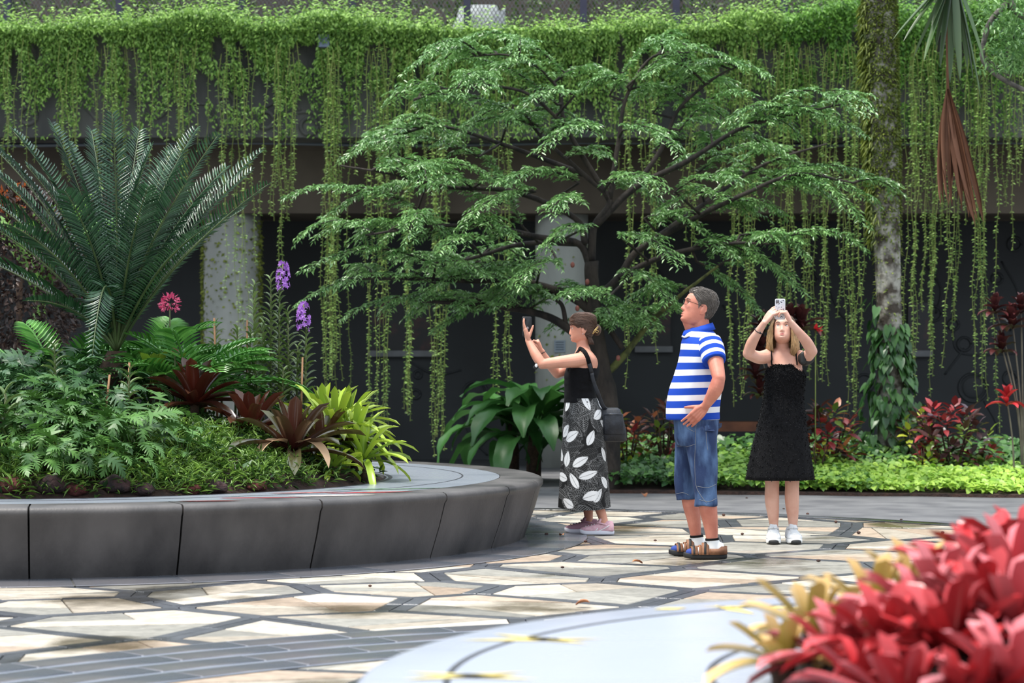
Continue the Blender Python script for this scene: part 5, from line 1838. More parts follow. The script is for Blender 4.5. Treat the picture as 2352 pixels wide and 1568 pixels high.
class Person:
    def __init__(s, label, x0, y0, sc, group=None):
        s.x0, s.y0, s.sc = x0, y0, sc
        Y = F / sc
        s.root = thing('person', label, 'person', ((x0 - 1176) / sc, Y, 0))

    def q(s, px, py, v=0.0):
        return np.array([(px - s.x0) / s.sc, v, (s.y0 - py) / s.sc])

    def rings(s, secs, n=40, e=2.4, v0=0.0, grow=0.0, pleat=None):
        """secs: (row, left px, right px, half depth[, depth centre]) -> rings; grow in metres"""
        A = np.array([(r[0], r[1], r[2], r[3], r[4] if len(r) > 4 else v0) for r in secs], float)
        A = crom(A, 5)
        out = []
        for y, l, r, h, vc in A:
            c = (l + r) / 2
            a, b_ = (r - l) / 2 / s.sc + grow, h + grow
            th = np.linspace(0, 2 * PI, n, endpoint=False)
            k = 1.0 if pleat is None else 1 + pleat(th, y)
            cu = np.sign(np.cos(th)) * np.abs(np.cos(th)) ** (2 / e)
            su = np.sign(np.sin(th)) * np.abs(np.sin(th)) ** (2 / e)
            o = s.q(c, y, vc)
            out.append(np.c_[o[0] + a * cu * k, o[1] + b_ * su * k, np.full(n, o[2])])
        return out

    def hit(s, tree, px, py, off=.002, v=-1.5):
        p = s.q(px, py)
        loc, nr, _, _ = tree.ray_cast(Vector((p[0], v, p[2])), Vector((0, 1, 0)))
        if loc is None:
            return None
        return np.array(loc + nr * off)

    def line(s, name, tree, pts, r, m, off=.002, n=6, flat=None, dense=6, parent=None):
        """thin raised line (seam, strap) laid over a surface as the photograph shows it"""
        P = crom(np.array(pts, float), dense)
        H = [s.hit(tree, x, y, off) for x, y in P]
        H = [h for h in H if h is not None]
        if len(H) < 2:
            return None
        mb = MB()
        mb.tube(H, r, n, flat=flat)
        return mb.build(name, m, parent or s.root)


HEAD_Z = [-.122, -.118, -.108, -.093, -.075, -.055, -.035, -.010, .015, .030, .045, .070, .095, .110, .117, .1195]
HEAD_F = [.030, .056, .080, .090, .092, .092, .090, .089, .089, .095, .096, .089, .070, .046, .024, .004]
HEAD_B = [-.01, .004, .020, .038, .052, .068, .080, .092, .100, .103, .104, .102, .090, .066, .040, .006]
HEAD_W = [.010, .024, .040, .053, .061, .066, .070, .073, .0755, .076, .076, .073, .061, .043, .025, .005]


def head_pt(th, z, off=0.0, fem=False):
    f, b_, w = np.interp(z, HEAD_Z, HEAD_F), np.interp(z, HEAD_Z, HEAD_B), np.interp(z, HEAD_Z, HEAD_W)
    if fem:
        w = w * np.interp(z, [-.12, -.05, .03], [.92, .97, 1.0])
    th = np.asarray(th, float)
    c, s_ = np.cos(th), np.sin(th)
    y = np.where(c > 0, -(f + off) * np.abs(c) ** .92, (b_ + off) * np.abs(c) ** .92)
    x = (w + off) * np.sign(s_) * np.abs(s_) ** .9
    a = np.abs(th)
    k1 = .8 if fem else 1.0
    sg = np.interp(z, [-.04, -.028, .0, .03], [.150, .150, .105, .085])
    nz = k1 * np.interp(z, [-.043, -.038, -.030, -.022, .0, .022, .034, .05], [0, .012, .0225, .0225, .0125, .004, .001, 0]) * np.exp(-(th / sg) ** 2)
    wing = .0045 * k1 * np.exp(-((a - .155) / .055) ** 2) * np.exp(-((z + .032) / .007) ** 2)
    sock = -.0085 * np.exp(-((a - .36) / .15) ** 2) * np.exp(-((z - .016) / .012) ** 2)
    brow_ = (.0025 if fem else .0045) * np.exp(-((a - .33) / .22) ** 2) * np.exp(-((z - .038) / .007) ** 2)
    cheek = .0035 * np.exp(-((a - .62) / .22) ** 2) * np.exp(-((z + .012) / .020) ** 2)
    lipg = np.exp(-(th / .2) ** 2)
    lip_ = (.0050 * np.exp(-((z + .0555) / .0042) ** 2) + .0055 * np.exp(-((z + .068) / .0048) ** 2) - .0025 * np.exp(-((z + .0618) / .0022) ** 2)) * lipg
    chin = .006 * np.exp(-(th / .28) ** 2) * np.exp(-((z + .097) / .013) ** 2) - .003 * np.exp(-(th / .3) ** 2) * np.exp(-((z + .080) / .006) ** 2)
    bump = (nz + wing + sock + brow_ + cheek + lip_ + chin) * (1 if off == 0 else 0)
    r = np.hypot(x, y)
    k = np.where(r > 1e-6, (r + bump) / np.maximum(r, 1e-6), 1)
    zo = z if (not fem or z > -.048) else -.048 + (z + .048) * .76
    return np.stack([x * k, y * k, np.full_like(x, zo)], -1)


def add_head(mb, M, fem=False, nose=1.0):
    def X(P):
        return [tuple(M @ Vector(tuple(p))) for p in P]
    zz = np.concatenate([np.linspace(-.122, .06, 92), np.linspace(.064, .10, 10), np.linspace(.103, .1195, 8)])
    u = np.linspace(-1, 1, 128, endpoint=False)
    th = PI * (.45 * u + .55 * u ** 3)
    mb.rings([X(head_pt(th, z, 0, fem)) for z in zz])

    def el(c, rx, ry, rz, R=None):
        sub = MB(); sub.ell(c, rx, ry, rz, R, 14, 10)
        mb.add(X(sub.V), sub.F)

    def tb_(P, r, **k):
        sub = MB(); sub.tube(P, r, 10, round_caps=True, **k)
        mb.add(X(sub.V), sub.F)
    for s_ in (-1, 1):
        ear = Matrix.Rotation(s_ * .35, 3, 'Z') @ Matrix.Rotation(-.15, 3, 'X')
        el((s_ * .0765, .014, -.004), .008, .018, .030, ear)
        tor = [Vector((s_ * (.080 + .003 * math.cos(t)), .016 + .018 * math.sin(t) * (1 if math.cos(t) > -.3 else .7), -.002 + .029 * math.cos(t))) for t in np.linspace(-.3, 3.6, 12)]
        tb_(tor, .0042)
        el((s_ * .079, .009, -.030), .005, .008, .008)


def hand(mb, w, d, n, side, k=1.0, curl=((.25, .4, .3),) * 4, thumb=(.75, .25, .2), spread=.06, thick=1.0, tn=.35):
    """palm and five fingers from the wrist point; d along the hand, n out of the palm"""
    w, d, n = np.array(w, float), unit(np.array(d, float)), np.array(n, float)
    n = unit(n - d * np.dot(n, d))
    t = np.cross(d, n) * side
    kn = w + d * .088 * k
    for i, o in enumerate((.029, .0105, -.0105, -.028)):
        mb.tube([w + t * o * .55 + d * .004, w + d * .045 * k + t * o * .85 * k, kn + t * o * k], [.0165 * k, .0165 * k, .0135 * k], 10, round_caps=True)
    Ls = ((.040, .024, .020), (.044, .028, .021), (.041, .026, .021), (.032, .019, .018))
    for i, o in enumerate((.030, .0100, -.0100, -.029)):
        p = kn + t * o * k
        a = 0
        P = [p - d * .012]
        P.append(p)
        for j in range(3):
            a += curl[i][j]
            dv = (d + t * (1.5 - i) * spread) * math.cos(a) + n * math.sin(a)
            p = p + unit(dv) * Ls[i][j] * k
            P.append(p)
        mb.tube(P, np.array([.0098, .0098, .0088, .0080, .0068]) * k * thick, 10, round_caps=True)
    # thumb leaves the side of the palm near its base
    p = w + d * .022 * k + t * .020 * k + n * .006
    a0, c1, c2 = thumb
    dv = unit(d * math.cos(a0) + t * math.sin(a0) + n * tn)
    P = [p, p + dv * .042 * k]
    dv2 = unit(dv + d * c1 + n * c1 * .6)
    P.append(P[-1] + dv2 * .032 * k)
    dv3 = unit(dv2 + d * c2 + n * c2 * .6)
    P.append(P[-1] + dv3 * .026 * k)
    mb.tube(P, np.array([.0150, .0120, .0102, .0078]) * k, 10, round_caps=True)


def limb(mb, pts, radii, n=18, k=5):
    mb.tube(pts, radii, n, k=k, round_caps=True)


def foot_rings(A, f, L, hw, h, zb=0.0, back=.30, prof=None, n=20):
    """foot / shoe shape along f: flat sole, rounded top"""
    f = unit(np.array([f[0], f[1], 0.0]))
    s_ = np.array([-f[1], f[0], 0])
    prof = prof or [(0.0, .40, .55), (.03, .66, .86), (.12, .82, 1.0), (.28, .82, 1.0), (.42, .80, .86), (.58, .95, .66), (.74, 1.0, .52), (.88, .86, .43), (.96, .58, .34), (1.0, .22, .20)]
    P = crom(np.array(prof), 3)
    out = []
    for t, w, hh in P:
        c = np.array([A[0], A[1], 0]) + f * (t - back) * L
        th = np.linspace(0, 2 * PI, n, endpoint=False)
        x = np.cos(th)
        z = np.sin(th)
        zz = np.where(z > 0, zb + .012 + (h * hh - .012) * z ** .8, zb + .012 * (1 + z))
        out.append(c + np.outer(np.sign(x) * np.abs(x) ** .75 * hw * w, s_) + np.outer(zz, [0, 0, 1.0]))
    return out


def sole_rings(A, f, L, hw, z0, z1, back=.30, n=44, curl=.0):
    f = unit(np.array([f[0], f[1], 0.0]))
    s_ = np.array([-f[1], f[0], 0])
    pts = []
    for a in np.linspace(0, 2 * PI, n, endpoint=False):
        u = .5 - .5 * math.cos(a)
        w = hw * (math.sin(a)) * (0.82 + .34 * u - .10 * math.sin(PI * u) ** 2 * 1.2)
        pts.append((u, np.sign(w) * min(abs(w) ** .8 * hw ** .2, hw * 1.1)))
    out = []
    for z, g in ((z0, .97), (z0 + (z1 - z0) * .3, 1.0), (z1 - .003, 1.0), (z1, .97)):
        ring = []
        for u, w in pts:
            lift = curl * max(0, u - .75) ** 2 * 16
            ring.append(np.array([A[0], A[1], 0]) + f * ((u - .5) * g + .5 - back) * L + s_ * w * g + np.array([0, 0, z + lift]))
        out.append(ring)
    return out


M_SKIN = mat('skin_ruddy', (180, 106, 86), (204, 132, 110), rough=.5, scale=9, sss=.15, bump=.05, bscale=120)
M_SKINW = mat('skin_fair', (194, 132, 108), (212, 154, 130), rough=.48, scale=7, sss=.15, bump=.04, bscale=120)
M_SKING = mat('skin_pale', (202, 148, 126), (220, 172, 152), rough=.48, scale=7, sss=.15, bump=.04, bscale=120)
M_EYE = mat('eye_white', (226, 222, 216), rough=.2)
M_IRIS = mat('iris', (48, 52, 50), rough=.2)
M_LIP = mat('lips', (184, 96, 92), (200, 112, 106), rough=.45)
M_BROW = mat('brow', (74, 58, 48), rough=.8)
M_BLACK = mat('black_cloth', (9, 9, 11), (15, 15, 18), rough=.9, spec=.2, scale=60, bump=.15, bscale=300)
M_RUBBER = mat('black_rubber', (26, 26, 26), rough=.6)
M_WHITE = mat('white_cloth', (232, 232, 230), rough=.8)


def face_bits(P, M, brow=M_BROW, lip=M_LIP, fem=False, gaze=(0, 0)):
    def X(v):
        return tuple(M @ Vector(v))
    R3 = M.to_3x3().normalized()
    for s_ in (-1, 1):
        mb = MB(); mb.ell(X((s_ * .0305, -.0690, .0160)), .0140, .0122, .0100, R3, 14, 10)
        e = mb.build('eye', M_EYE, P.root)
        mb = MB(); mb.ell(X((s_ * .0305 + gaze[0] * .004, -.0785, .0160 + gaze[1] * .003)), .0060, .0036, .0055, R3, 12, 8)
        mb.build('iris', M_IRIS, e)
        mb = MB(); mb.tube([X((s_ * .0175, -.0785, .0165)), X((s_ * .025, -.0815, .0235)), X((s_ * .034, -.0795, .0240)), X((s_ * .044, -.0715, .0175))], .0016 if fem else .0013, 5, k=3)
        mb.build('eyelid', brow, P.root)
        pb = [(.22, .0365), (.34, .0415), (.50, .0410), (.66, .0355)]
        pts = [X(tuple(np.array(head_pt(np.array([s_ * a]), z, 0, fem)[0]) * np.array([1.01, 1.01, 1]))) for a, z in pb]
        mb = MB(); mb.tube(pts, np.array([.0026, .0032, .0028, .0012]) * (.8 if fem else 1), 5, k=3)
        mb.build('eyebrow', brow, P.root)
    for z, hh, ww, nm in ((-.0558, .0042, .23, 'upper_lip'), (-.0678, .0050, .20, 'lower_lip')):
        R = []
        for a in np.linspace(-ww, ww, 13):
            f = 1 - (a / ww) ** 2
            R.append([X(tuple(np.array(head_pt(np.array([a]), float(z + dz * hh * max(.15, f)), 0, fem)[0]) * np.array([1.012, 1.012, 1]) + np.array([0, -.0008 * f, 0]))) for dz in (-1, -.4, .4, 1)])
        mb = MB(); mb.rings(R, False, False, closed=False)
        mb.build(nm, lip, P.root)


def hair_cap(P, M, zmin, m, fem, off=.012, lump=.006, name='hair', nth=72, seed=0.0):
    """scalp shell above the hairline zmin(|th|)"""
    a = np.linspace(-PI, PI, nth + 1)
    rows = []
    for j in range(22):
        f = j / 21
        row = []
        for th in a:
            z0 = zmin(abs(th))
            z = z0 + (.1195 - z0) * (1 - (1 - f) ** 1.6)
            o = off * (.55 + .45 * min(1, max(0, (z - .02) / .07))) * min(1, f * 5) + lump * mnoise.noise(Vector((th * 2.2 + seed, z * 30, 1))) * min(1, f * 4) + .001
            p = head_pt(np.array([th]), float(z), o, fem)[0]
            p = np.array(p)
            p[2] += o * max(0, (z - .06) / .06)
            row.append(tuple(M @ Vector(tuple(p))))
        rows.append(row)
    mb = MB(); mb.rings(rows, False, True, closed=False)
    return mb.build(name, m, P.root)


def strands(P, name, paths, r, m, parent, tone=None):
    mb = MB()
    Vs, Fs, Rn = [], [], []
    for i, p in enumerate(paths):
        sub = MB(); sub.tube(p, np.r_[np.full(len(p) - 1, r), r * .3], 3)
        k = len(Vs)
        Vs.extend(sub.V)
        Fs.extend([tuple(x + k for x in f) for f in sub.F])
        nn = len(sub.V)
        base = random.uniform(-.18, .18)
        tt = np.repeat(np.linspace(0, 1, len(p)), 3)
        Rn.extend(np.clip((tone(tt) if tone else np.full(nn, .5)) + base, 0, 1))
    o = put(name, npmesh(name, Vs, Fs, m, True, rnd=Rn), parent)
    o['kind'] = 'stuff'
    return o


def HM(c, yaw, pitch, roll=0.0, k=1.0):
    return Matrix.Translation(Vector(tuple(c))) @ Matrix.Rotation(math.radians(yaw), 4, 'Z') @ Matrix.Rotation(math.radians(pitch), 4, 'X') @ Matrix.Rotation(math.radians(roll), 4, 'Y') @ Matrix.Scale(k, 4)


# ================================================================== the man
A_ = Person('man in a blue and white striped polo shirt, hand on hip, looking up', 1608, 1277, 337)
q = A_.q
tor = [(752, 1585, 1632, .07), (768, 1572, 1644, .13), (785, 1567, 1651, .185), (805, 1564, 1656, .205), (830, 1558, 1659, .205), (860, 1548, 1659, .20), (890, 1538, 1656, .20), (920, 1533, 1653, .20), (945, 1531, 1651, .20), (962, 1531, 1652, .195)]
mb = MB()
mb.rings(A_.rings(tor, grow=-.02))
mb.rings(A_.rings([(955, 1546, 1646, .16), (985, 1550, 1645, .165), (1010, 1555, 1640, .16)]))
limb(mb, [q(1618, 800), q(1612, 770), q(1606, 728)], [.075, .068, .062])
limb(mb, [q(1590, 775), q(1588, 752), q(1580, 735)], [.035, .045, .04])
HMm = HM(q(1604, 708), -80, -17, 0, 1.06)
add_head(mb, HMm, False, 1.0)
limb(mb, [q(1630, 795, -.17), q(1636, 830, -.26), q(1641, 866, -.34)], [.066, .054, .044])
limb(mb, [q(1641, 866, -.34), q(1634, 890, -.335), q(1622, 914, -.29), q(1613, 929, -.262)], [.043, .049, .038, .029])
hand(mb, q(1612, 931, -.258), (-.62, .10, -.62), (.05, 1, .1), -1, 1.08, ((.15, .2, .1), (.2, .25, .15), (.25, .3, .2), (.3, .35, .2)), (.75, .1, .05), .05)
limb(mb, [q(1620, 795, .17), q(1630, 860, .24), q(1626, 900, .26), q(1610, 940, .24)], [.06, .05, .045, .03])
hand(mb, q(1610, 940, .24), (-.7, -.1, -.5), (0, -1, 0), 1, 1.05)
limb(mb, [q(1604, 985, -.09), q(1612, 1060, -.125), q(1616, 1115, -.135), q(1622, 1160, -.14), q(1628, 1200, -.14), q(1632, 1240, -.14), q(1632, 1262, -.14)], [.095, .08, .062, .062, .050, .038, .04])
limb(mb, [q(1596, 985, .09), q(1588, 1060, .12), q(1585, 1110, .13), q(1590, 1155, .13), q(1597, 1195, .13), q(1602, 1235, .13), q(1603, 1258, .13)], [.095, .08, .062, .060, .048, .037, .04])
body = remesh(mb, 'body', M_SKIN, A_.root, .0042, 1)
face_bits(A_, HMm, mat('brow_grey', (112, 96, 86), rough=.8), mat('lips_m', (190, 110, 102), rough=.5), gaze=(0, .6))
M_HAIRM = mat('hair_grey', (52, 46, 42), (128, 120, 112), rough=.5, src='rnd')


def zmin_m(a):
    return float(np.interp(a, [0, .5, .85, 1.1, 1.28, 1.38, 1.46, 1.62, 1.8, 2.0, 2.3, PI], [.084, .082, .066, .048, .034, -.012, .020, .034, .022, -.030, -.070, -.080]))


def flow_strands(cap, M, zmin, n, flow, L, off, seg=5):
    """short strands laid over the hair cap along a flow direction"""
    tree_ = bvh(cap)
    c0 = np.array([0, .006, .012])
    M3 = M.to_3x3().normalized()
    o0 = M @ Vector(tuple(c0))
    sc_ = M.to_scale()[0]

    def over(d, e):
        v = (M3 @ Vector(tuple(unit(d)))).normalized()
        loc, _, _, _ = tree_.ray_cast(o0 + v * .25, -v, .25)
        return None if loc is None else loc + v * e
    out = []
    tries = 0
    while len(out) < n and tries < n * 8:
        tries += 1
        d = rdir(1, -.95, 1)[0]
        if over(d, 0) is None:
            continue
        fl = flow(d)
        ln = L * random.uniform(.6, 1.2)
        P = []
        jit = rng.normal(0, .05, 3)
        lift = random.uniform(.0, off)
        for j in range(seg):
            t = j / (seg - 1)
            h = over(d + (fl + jit) * ln / .1 * t, .0008 + lift * math.sin(PI * (t * .9 + .08)))
            if h is None:
                break
            P.append(tuple(h))
        if len(P) > 2:
            out.append(P)
    return out


hm = hair_cap(A_, HMm, zmin_m, M_HAIRM, False, .014, .006)
paths = flow_strands(hm, HMm, zmin_m, 1900, lambda d: np.array([d[0] * .3 + .15, .55, .10 - .55 * (1 - max(0, d[2]))]), .045, .006)
strands(A_, 'hair_strands', paths, .0015, M_HAIRM, hm, tone=lambda t: .35 + .35 * t)
# glasses
gl = MB()
M_FRAME = mat('glasses_frame', (40, 34, 32), rough=.35, metal=.5)


def X(v):
    return tuple(HMm @ Vector(v))


for s_ in (-1, 1):
    ring = [X((s_ * (.033 + .024 * math.copysign(abs(math.cos(t)) ** .7, math.cos(t))), -.104 + .012 * abs(.033 + .024 * math.cos(t) - .02) / .04, .014 + .015 * math.copysign(abs(math.sin(t)) ** .7, math.sin(t)))) for t in np.linspace(0, 2 * PI, 25)]
    gl.tube(ring, .0011, 5)
    gl.tube([X((s_ * .057, -.094, .022)), X((s_ * .070, -.076, .022)), X((s_ * .080, -.02, .018)), X((s_ * .080, .012, .014)), X((s_ * .078, .026, .000))], .0017, 5, k=3)
gl.tube([X((-.010, -.106, .018)), X((0, -.109, .020)), X((.010, -.106, .018))], .0013, 5)
go = gl.build('glasses', M_FRAME, A_.root)
M_GLASS = bpy.data.materials.new('lens_glass')
M_GLASS.use_nodes = True
_b = M_GLASS.node_tree.nodes['Principled BSDF']
_b.inputs['Roughness'].default_value = .03
_b.inputs['Transmission Weight'].default_value = 1.0
_b.inputs['IOR'].default_value = 1.05
_b.inputs['Base Color'].default_value = (.97, .97, .97, 1)
for s_ in (-1, 1):
    le = MB()
    V = [X((s_ * (.033 + .0235 * math.copysign(abs(math.cos(t)) ** .7, math.cos(t))), -.104 + .012 * abs(.033 + .024 * math.cos(t) - .02) / .04, .014 + .0145 * math.copysign(abs(math.sin(t)) ** .7, math.sin(t)))) for t in np.linspace(0, 2 * PI, 24, endpoint=False)]
    le.add(V, [tuple(range(24))])
    le.build('lens', M_GLASS, go, False)

# polo shirt
M_POLO = bpy.data.materials.new('striped_polo')
M_POLO.use_nodes = True
N_, L_ = M_POLO.node_tree.nodes, M_POLO.node_tree.links
b_ = N_['Principled BSDF']
at = N_.new('ShaderNodeAttribute'); at.attribute_name = 'st'
m1 = N_.new('ShaderNodeMath'); m1.operation = 'FRACT'
L_.new(at.outputs['Fac'], m1.inputs[0])
m2 = N_.new('ShaderNodeMath'); m2.operation = 'LESS_THAN'; m2.inputs[1].default_value = .46
L_.new(m1.outputs[0], m2.inputs[0])
mx = N_.new('ShaderNodeMix'); mx.data_type = 'RGBA'
mx.inputs['A'].default_value = lin((24, 66, 168)); mx.inputs['B'].default_value = lin((222, 222, 226))
L_.new(m2.outputs[0], mx.inputs['Factor'])
L_.new(mx.outputs['Result'], b_.inputs['Base Color'])
b_.inputs['Roughness'].default_value = .85
b_.inputs['Specular IOR Level'].default_value = .25
M_BLUE = mat('polo_blue', (24, 66, 168), rough=.85, spec=.25)


def stripe(o, fn):
    me = o.data
    co = np.empty(len(me.vertices) * 3, np.float32)
    me.vertices.foreach_get('co', co)
    a = me.attributes.new('st', 'FLOAT', 'POINT')
    a.data.foreach_set('value', np.asarray(fn(co.reshape(-1, 3)), np.float32))


mb = MB(); mb.rings(A_.rings(tor, grow=.004))
shirt = remesh(mb, 'polo_shirt', M_POLO, A_.root, .008, 3, folds(9, .007, .5, 3))
PERIOD = .0855


def torso_st(co):
    z = co[:, 2] + .10 * np.clip(co[:, 0] + .04, -.3, .3) * np.clip((co[:, 2] - 1.25) * 4, 0, 1.0) - .03 * co[:, 0]
    return (z - (1277 - 946) / 337.0) / PERIOD + 20


stripe(shirt, torso_st)
sh, el_ = q(1626, 786, -.15), q(1641, 866, -.34)
axs = unit(el_ - sh)
for s_, nm in ((-1, 'sleeve'), (1, 'sleeve')):
    a0 = sh if s_ < 0 else q(1620, 786, .15)
    a1 = el_ if s_ < 0 else q(1632, 862, .26)
    ax = unit(a1 - a0)
    mb = MB(); mb.tube([a0 - ax * .02, a0 + ax * .05, a0 + ax * .11, a0 + ax * .165], [.075, .084, .082, .079], 22, k=4)
    sl = remesh(mb, nm, M_POLO, shirt, .007, 2, folds(11, .006, .6, 7))
    stripe(sl, lambda co, a0=a0, ax=ax: (co - a0) @ ax / .068 + 20.42)
tree_s = bvh(shirt)
# collar and placket
mb = MB()
cr = []
for th in np.linspace(0, 2 * PI, 33):
    c = q(1604 + 4 * math.cos(th), 762, 0)
    r0, r1 = .082, .096
    dz = .045 * (-math.cos(th)) * -1
    up = np.array([0, 0, .028 * (math.cos(th)) + .012])
    cr.append([tuple(np.array([c[0] + r0 * .98 * math.cos(th), r0 * math.sin(th), c[2]]) + up + np.array([0, 0, .022])), tuple(np.array([c[0] + r0 * 1.05 * math.cos(th), r0 * 1.06 * math.sin(th), c[2]]) + up + np.array([0, 0, .028])), tuple(np.array([c[0] + r1 * 1.1 * math.cos(th), r1 * 1.12 * math.sin(th), c[2]]) + up * 1.0 + np.array([0, 0, -.018]))])
mb.rings(cr, False, False, closed=False)
co_ = mb.build('collar', M_BLUE, shirt)
sd = co_.modifiers.new('t', 'SOLIDIFY'); sd.thickness = .006
A_.line('collar_edge', tree_s, [(1566, 768), (1572, 774), (1582, 771)], .006, M_WHITE, .006, parent=shirt)

# denim shorts
M_DENIM = mat('denim', (28, 48, 86), (92, 122, 162), rough=.85, scale=7, detail=6, bump=.2, bscale=220, stretch=(1.6, 1.6, .6), lo=.42, hi=.75)
M_STITCH = mat('stitch', (132, 132, 132), rough=.8)
M_SEAMD = mat('denim_seam', (30, 44, 74), rough=.9)
mb = MB()
mb.rings(A_.rings([(945, 1540, 1650, .185), (965, 1546, 1651, .19), (985, 1548, 1650, .192), (1005, 1550, 1645, .19), (1022, 1556, 1636, .17)]))
mb.tube([q(1606, 985, -.095), q(1610, 1030, -.11), q(1614, 1085, -.128), q(1617, 1125, -.135), q(1618, 1158, -.138)], [.105, .103, .088, .080, .079], 24, k=4)
mb.tube([q(1592, 985, .09), q(1586, 1030, .11), q(1580, 1085, .125), q(1579, 1120, .13), q(1582, 1148, .13)], [.105, .10, .085, .078, .077], 24, k=4)
den = remesh(mb, 'denim_shorts', M_DENIM, A_.root, .008, 3, folds(13, .007, .7, 1))
td = bvh(den)
for pts, nm in (([(1594, 968), (1592, 1010), (1591, 1060), (1594, 1110), (1606, 1135), (1618, 1150)], 'side_seam'), ([(1568, 968), (1575, 980), (1590, 988)], 'pocket_edge'), ([(1556, 1024), (1575, 1022), (1592, 1016)], 'knee_seam'), ([(1597, 1112), (1620, 1114), (1640, 1107)], 'panel_seam'),
                ([(1601, 1142), (1622, 1146), (1640, 1139)], 'hem_stitch'), ([(1556, 1135), (1570, 1131), (1585, 1137)], 'hem_stitch'), ([(1616, 988), (1617, 1010), (1620, 1030)], 'pocket_seam')):
    A_.line(nm, td, pts, .0013, M_STITCH, .0005, parent=den)
mb = MB()
fl = [A_.hit(td, x, y, .010) for x, y in ((1612, 975), (1650, 970), (1651, 980), (1630, 988), (1613, 986))]
if all(h is not None for h in fl):
    mb.add(fl, [(0, 1, 2, 3, 4)])
    o = mb.build('pocket_flap', M_DENIM, den, False)
    sd = o.modifiers.new('t', 'SOLIDIFY'); sd.thickness = .012
# socks and sandals
M_SANDAL = mat('sandal_leather', (108, 70, 46), (142, 96, 66), rough=.6, scale=20)
M_SOCKB = mat('sock_blue', (44, 66, 138), rough=.85)
for ax_, v, zb, nm in ((1634, -.14, .02, 'near'), (1606, .13, .02, 'far')):
    A0 = q(ax_, 1277, v)
    fdir = (-1, .06 if v < 0 else -.02)
    mb = MB()
    mb.rings(foot_rings(A0, fdir, .255, .046, .085, .028, .30))
    mb.tube([A0 + np.array([0, 0, .045]), A0 + np.array([-.002, 0, .09]), A0 + np.array([-.006, 0, .128])], [.046, .044, .046], 20, k=3)
    so = remesh(mb, 'sock', M_WHITE, A_.root, .006, 2)
    m_ = MB(); m_.tube([A0 + np.array([-.007, 0, .124]), A0 + np.array([-.008, 0, .138])], [.0475, .046], 20)
    m_.build('sock_cuff', M_BLACK, so)
    m_ = MB(); m_.rings(foot_rings(A0 + np.array([-.0, 0, 0]), fdir, .264, .048, .088, .027, .30, prof=[(.80, .94, .50), (.88, .88, .46), (.96, .62, .38), (1.0, .26, .24)]))
    m_.build('sock_toe', M_SOCKB, so)
    m_ = MB(); m_.rings(sole_rings(A0, fdir, .295, .050, .0, .034, .32, curl=.008))
    so2 = m_.build('sandal_sole', M_RUBBER, A_.root)
    f3 = unit(np.array([fdir[0], fdir[1], 0.0]))
    s3 = np.array([-f3[1], f3[0], 0])

    def strap(name, t0, t1, h, w, m, A0=A0, f3=f3, s3=s3, par=so2):
        """band over the foot between two stations t0 (one side) and t1"""
        mb2 = MB()
        Rg = []
        for a in np.linspace(-.25, PI + .25, 15):
            t = t0 + (t1 - t0) * (.5 - .5 * math.cos(a))
            c = A0 + f3 * t + s3 * .053 * math.cos(a)
            c[2] = .03 + max(0, math.sin(a)) * h
            wv = f3 * w / 2
            ot = s3 * math.cos(a) * .004 + np.array([0, 0, .004]) * math.sin(a)
            Rg.append([c - wv, c - wv + ot, c + wv + ot, c + wv])
        mb2.rings(Rg)
        return mb2.build(name, m, par)
    strap('toe_strap', .125, .135, .048, .045, M_SANDAL)
    strap('instep_strap', .055, .05, .074, .05, M_SANDAL)
    strap('side_strap', .09, .09, .058, .018, M_SANDAL)
    strap('buckle', .128, .138, .054, .014, M_RUBBER)
    strap('buckle', .055, .05, .080, .016, M_RUBBER)
    mb2 = MB()
    Rg = []
    for a in np.linspace(-PI * .62, PI * .62, 17):
        c = A0 - f3 * (.005 + .085 * math.cos(a)) + s3 * .054 * math.sin(a)
        ot = unit(-f3 * math.cos(a) + s3 * math.sin(a)) * .006
        h = .085 if abs(a) < 1.2 else .07
        Rg.append([c + np.array([0, 0, .03]), c + ot + np.array([0, 0, .03]), c + ot * .7 + np.array([0, 0, h]), c + np.array([0, 0, h])])
    mb2.rings(Rg)
    mb2.build('heel_counter', M_SANDAL, so2)

# ================================================================== the woman with the leaf skirt
B_ = Person('woman in a black top and leaf print skirt raising a phone', 1350, 1227, 297)
q = B_.q
tor = [(800, 1325, 1352, .06), (808, 1322, 1358, .11), (816, 1318, 1365, .155), (828, 1311, 1372, .17), (845, 1303, 1373, .165), (865, 1299, 1369, .155), (890, 1299, 1365, .14), (915, 1299, 1366, .14), (930, 1298, 1370, .155)]
mb = MB()
mb.rings(B_.rings(tor))
mb.rings(B_.rings([(925, 1300, 1372, .15), (970, 1298, 1382, .165), (1010, 1305, 1380, .15)]))
limb(mb, [q(1340, 808, .0), q(1338, 792, 0), q(1338, 770, 0)], [.058, .047, .046])
HMw = HM(q(1337, 759), -92, 2, 0, .96)
add_head(mb, HMw, True, .6)
limb(mb, [q(1340, 826, -.14), q(1315, 830, -.17), q(1280, 834, -.20), q(1244, 838, -.22)], [.056, .052, .046, .038])
limb(mb, [q(1244, 838, -.22), q(1232, 820, -.19), q(1221, 800, -.155), q(1213, 784, -.13)], [.038, .039, .031, .024])
hand(mb, q(1213, 784, -.13), (-.28, .05, .95), (1, .25, .28), -1, .95, ((-.05, .2, .25), (.0, .2, .25), (.05, .25, .25), (.1, .3, .3)), (.25, .35, .15), .0, tn=.75)
limb(mb, [q(1330, 826, .14), q(1305, 848, .12), q(1280, 860, .10)], [.05, .045, .037])
limb(mb, [q(1280, 860, .10), q(1264, 840, .07), q(1252, 822, .04), q(1244, 808, .02)], [.037, .036, .028, .023])
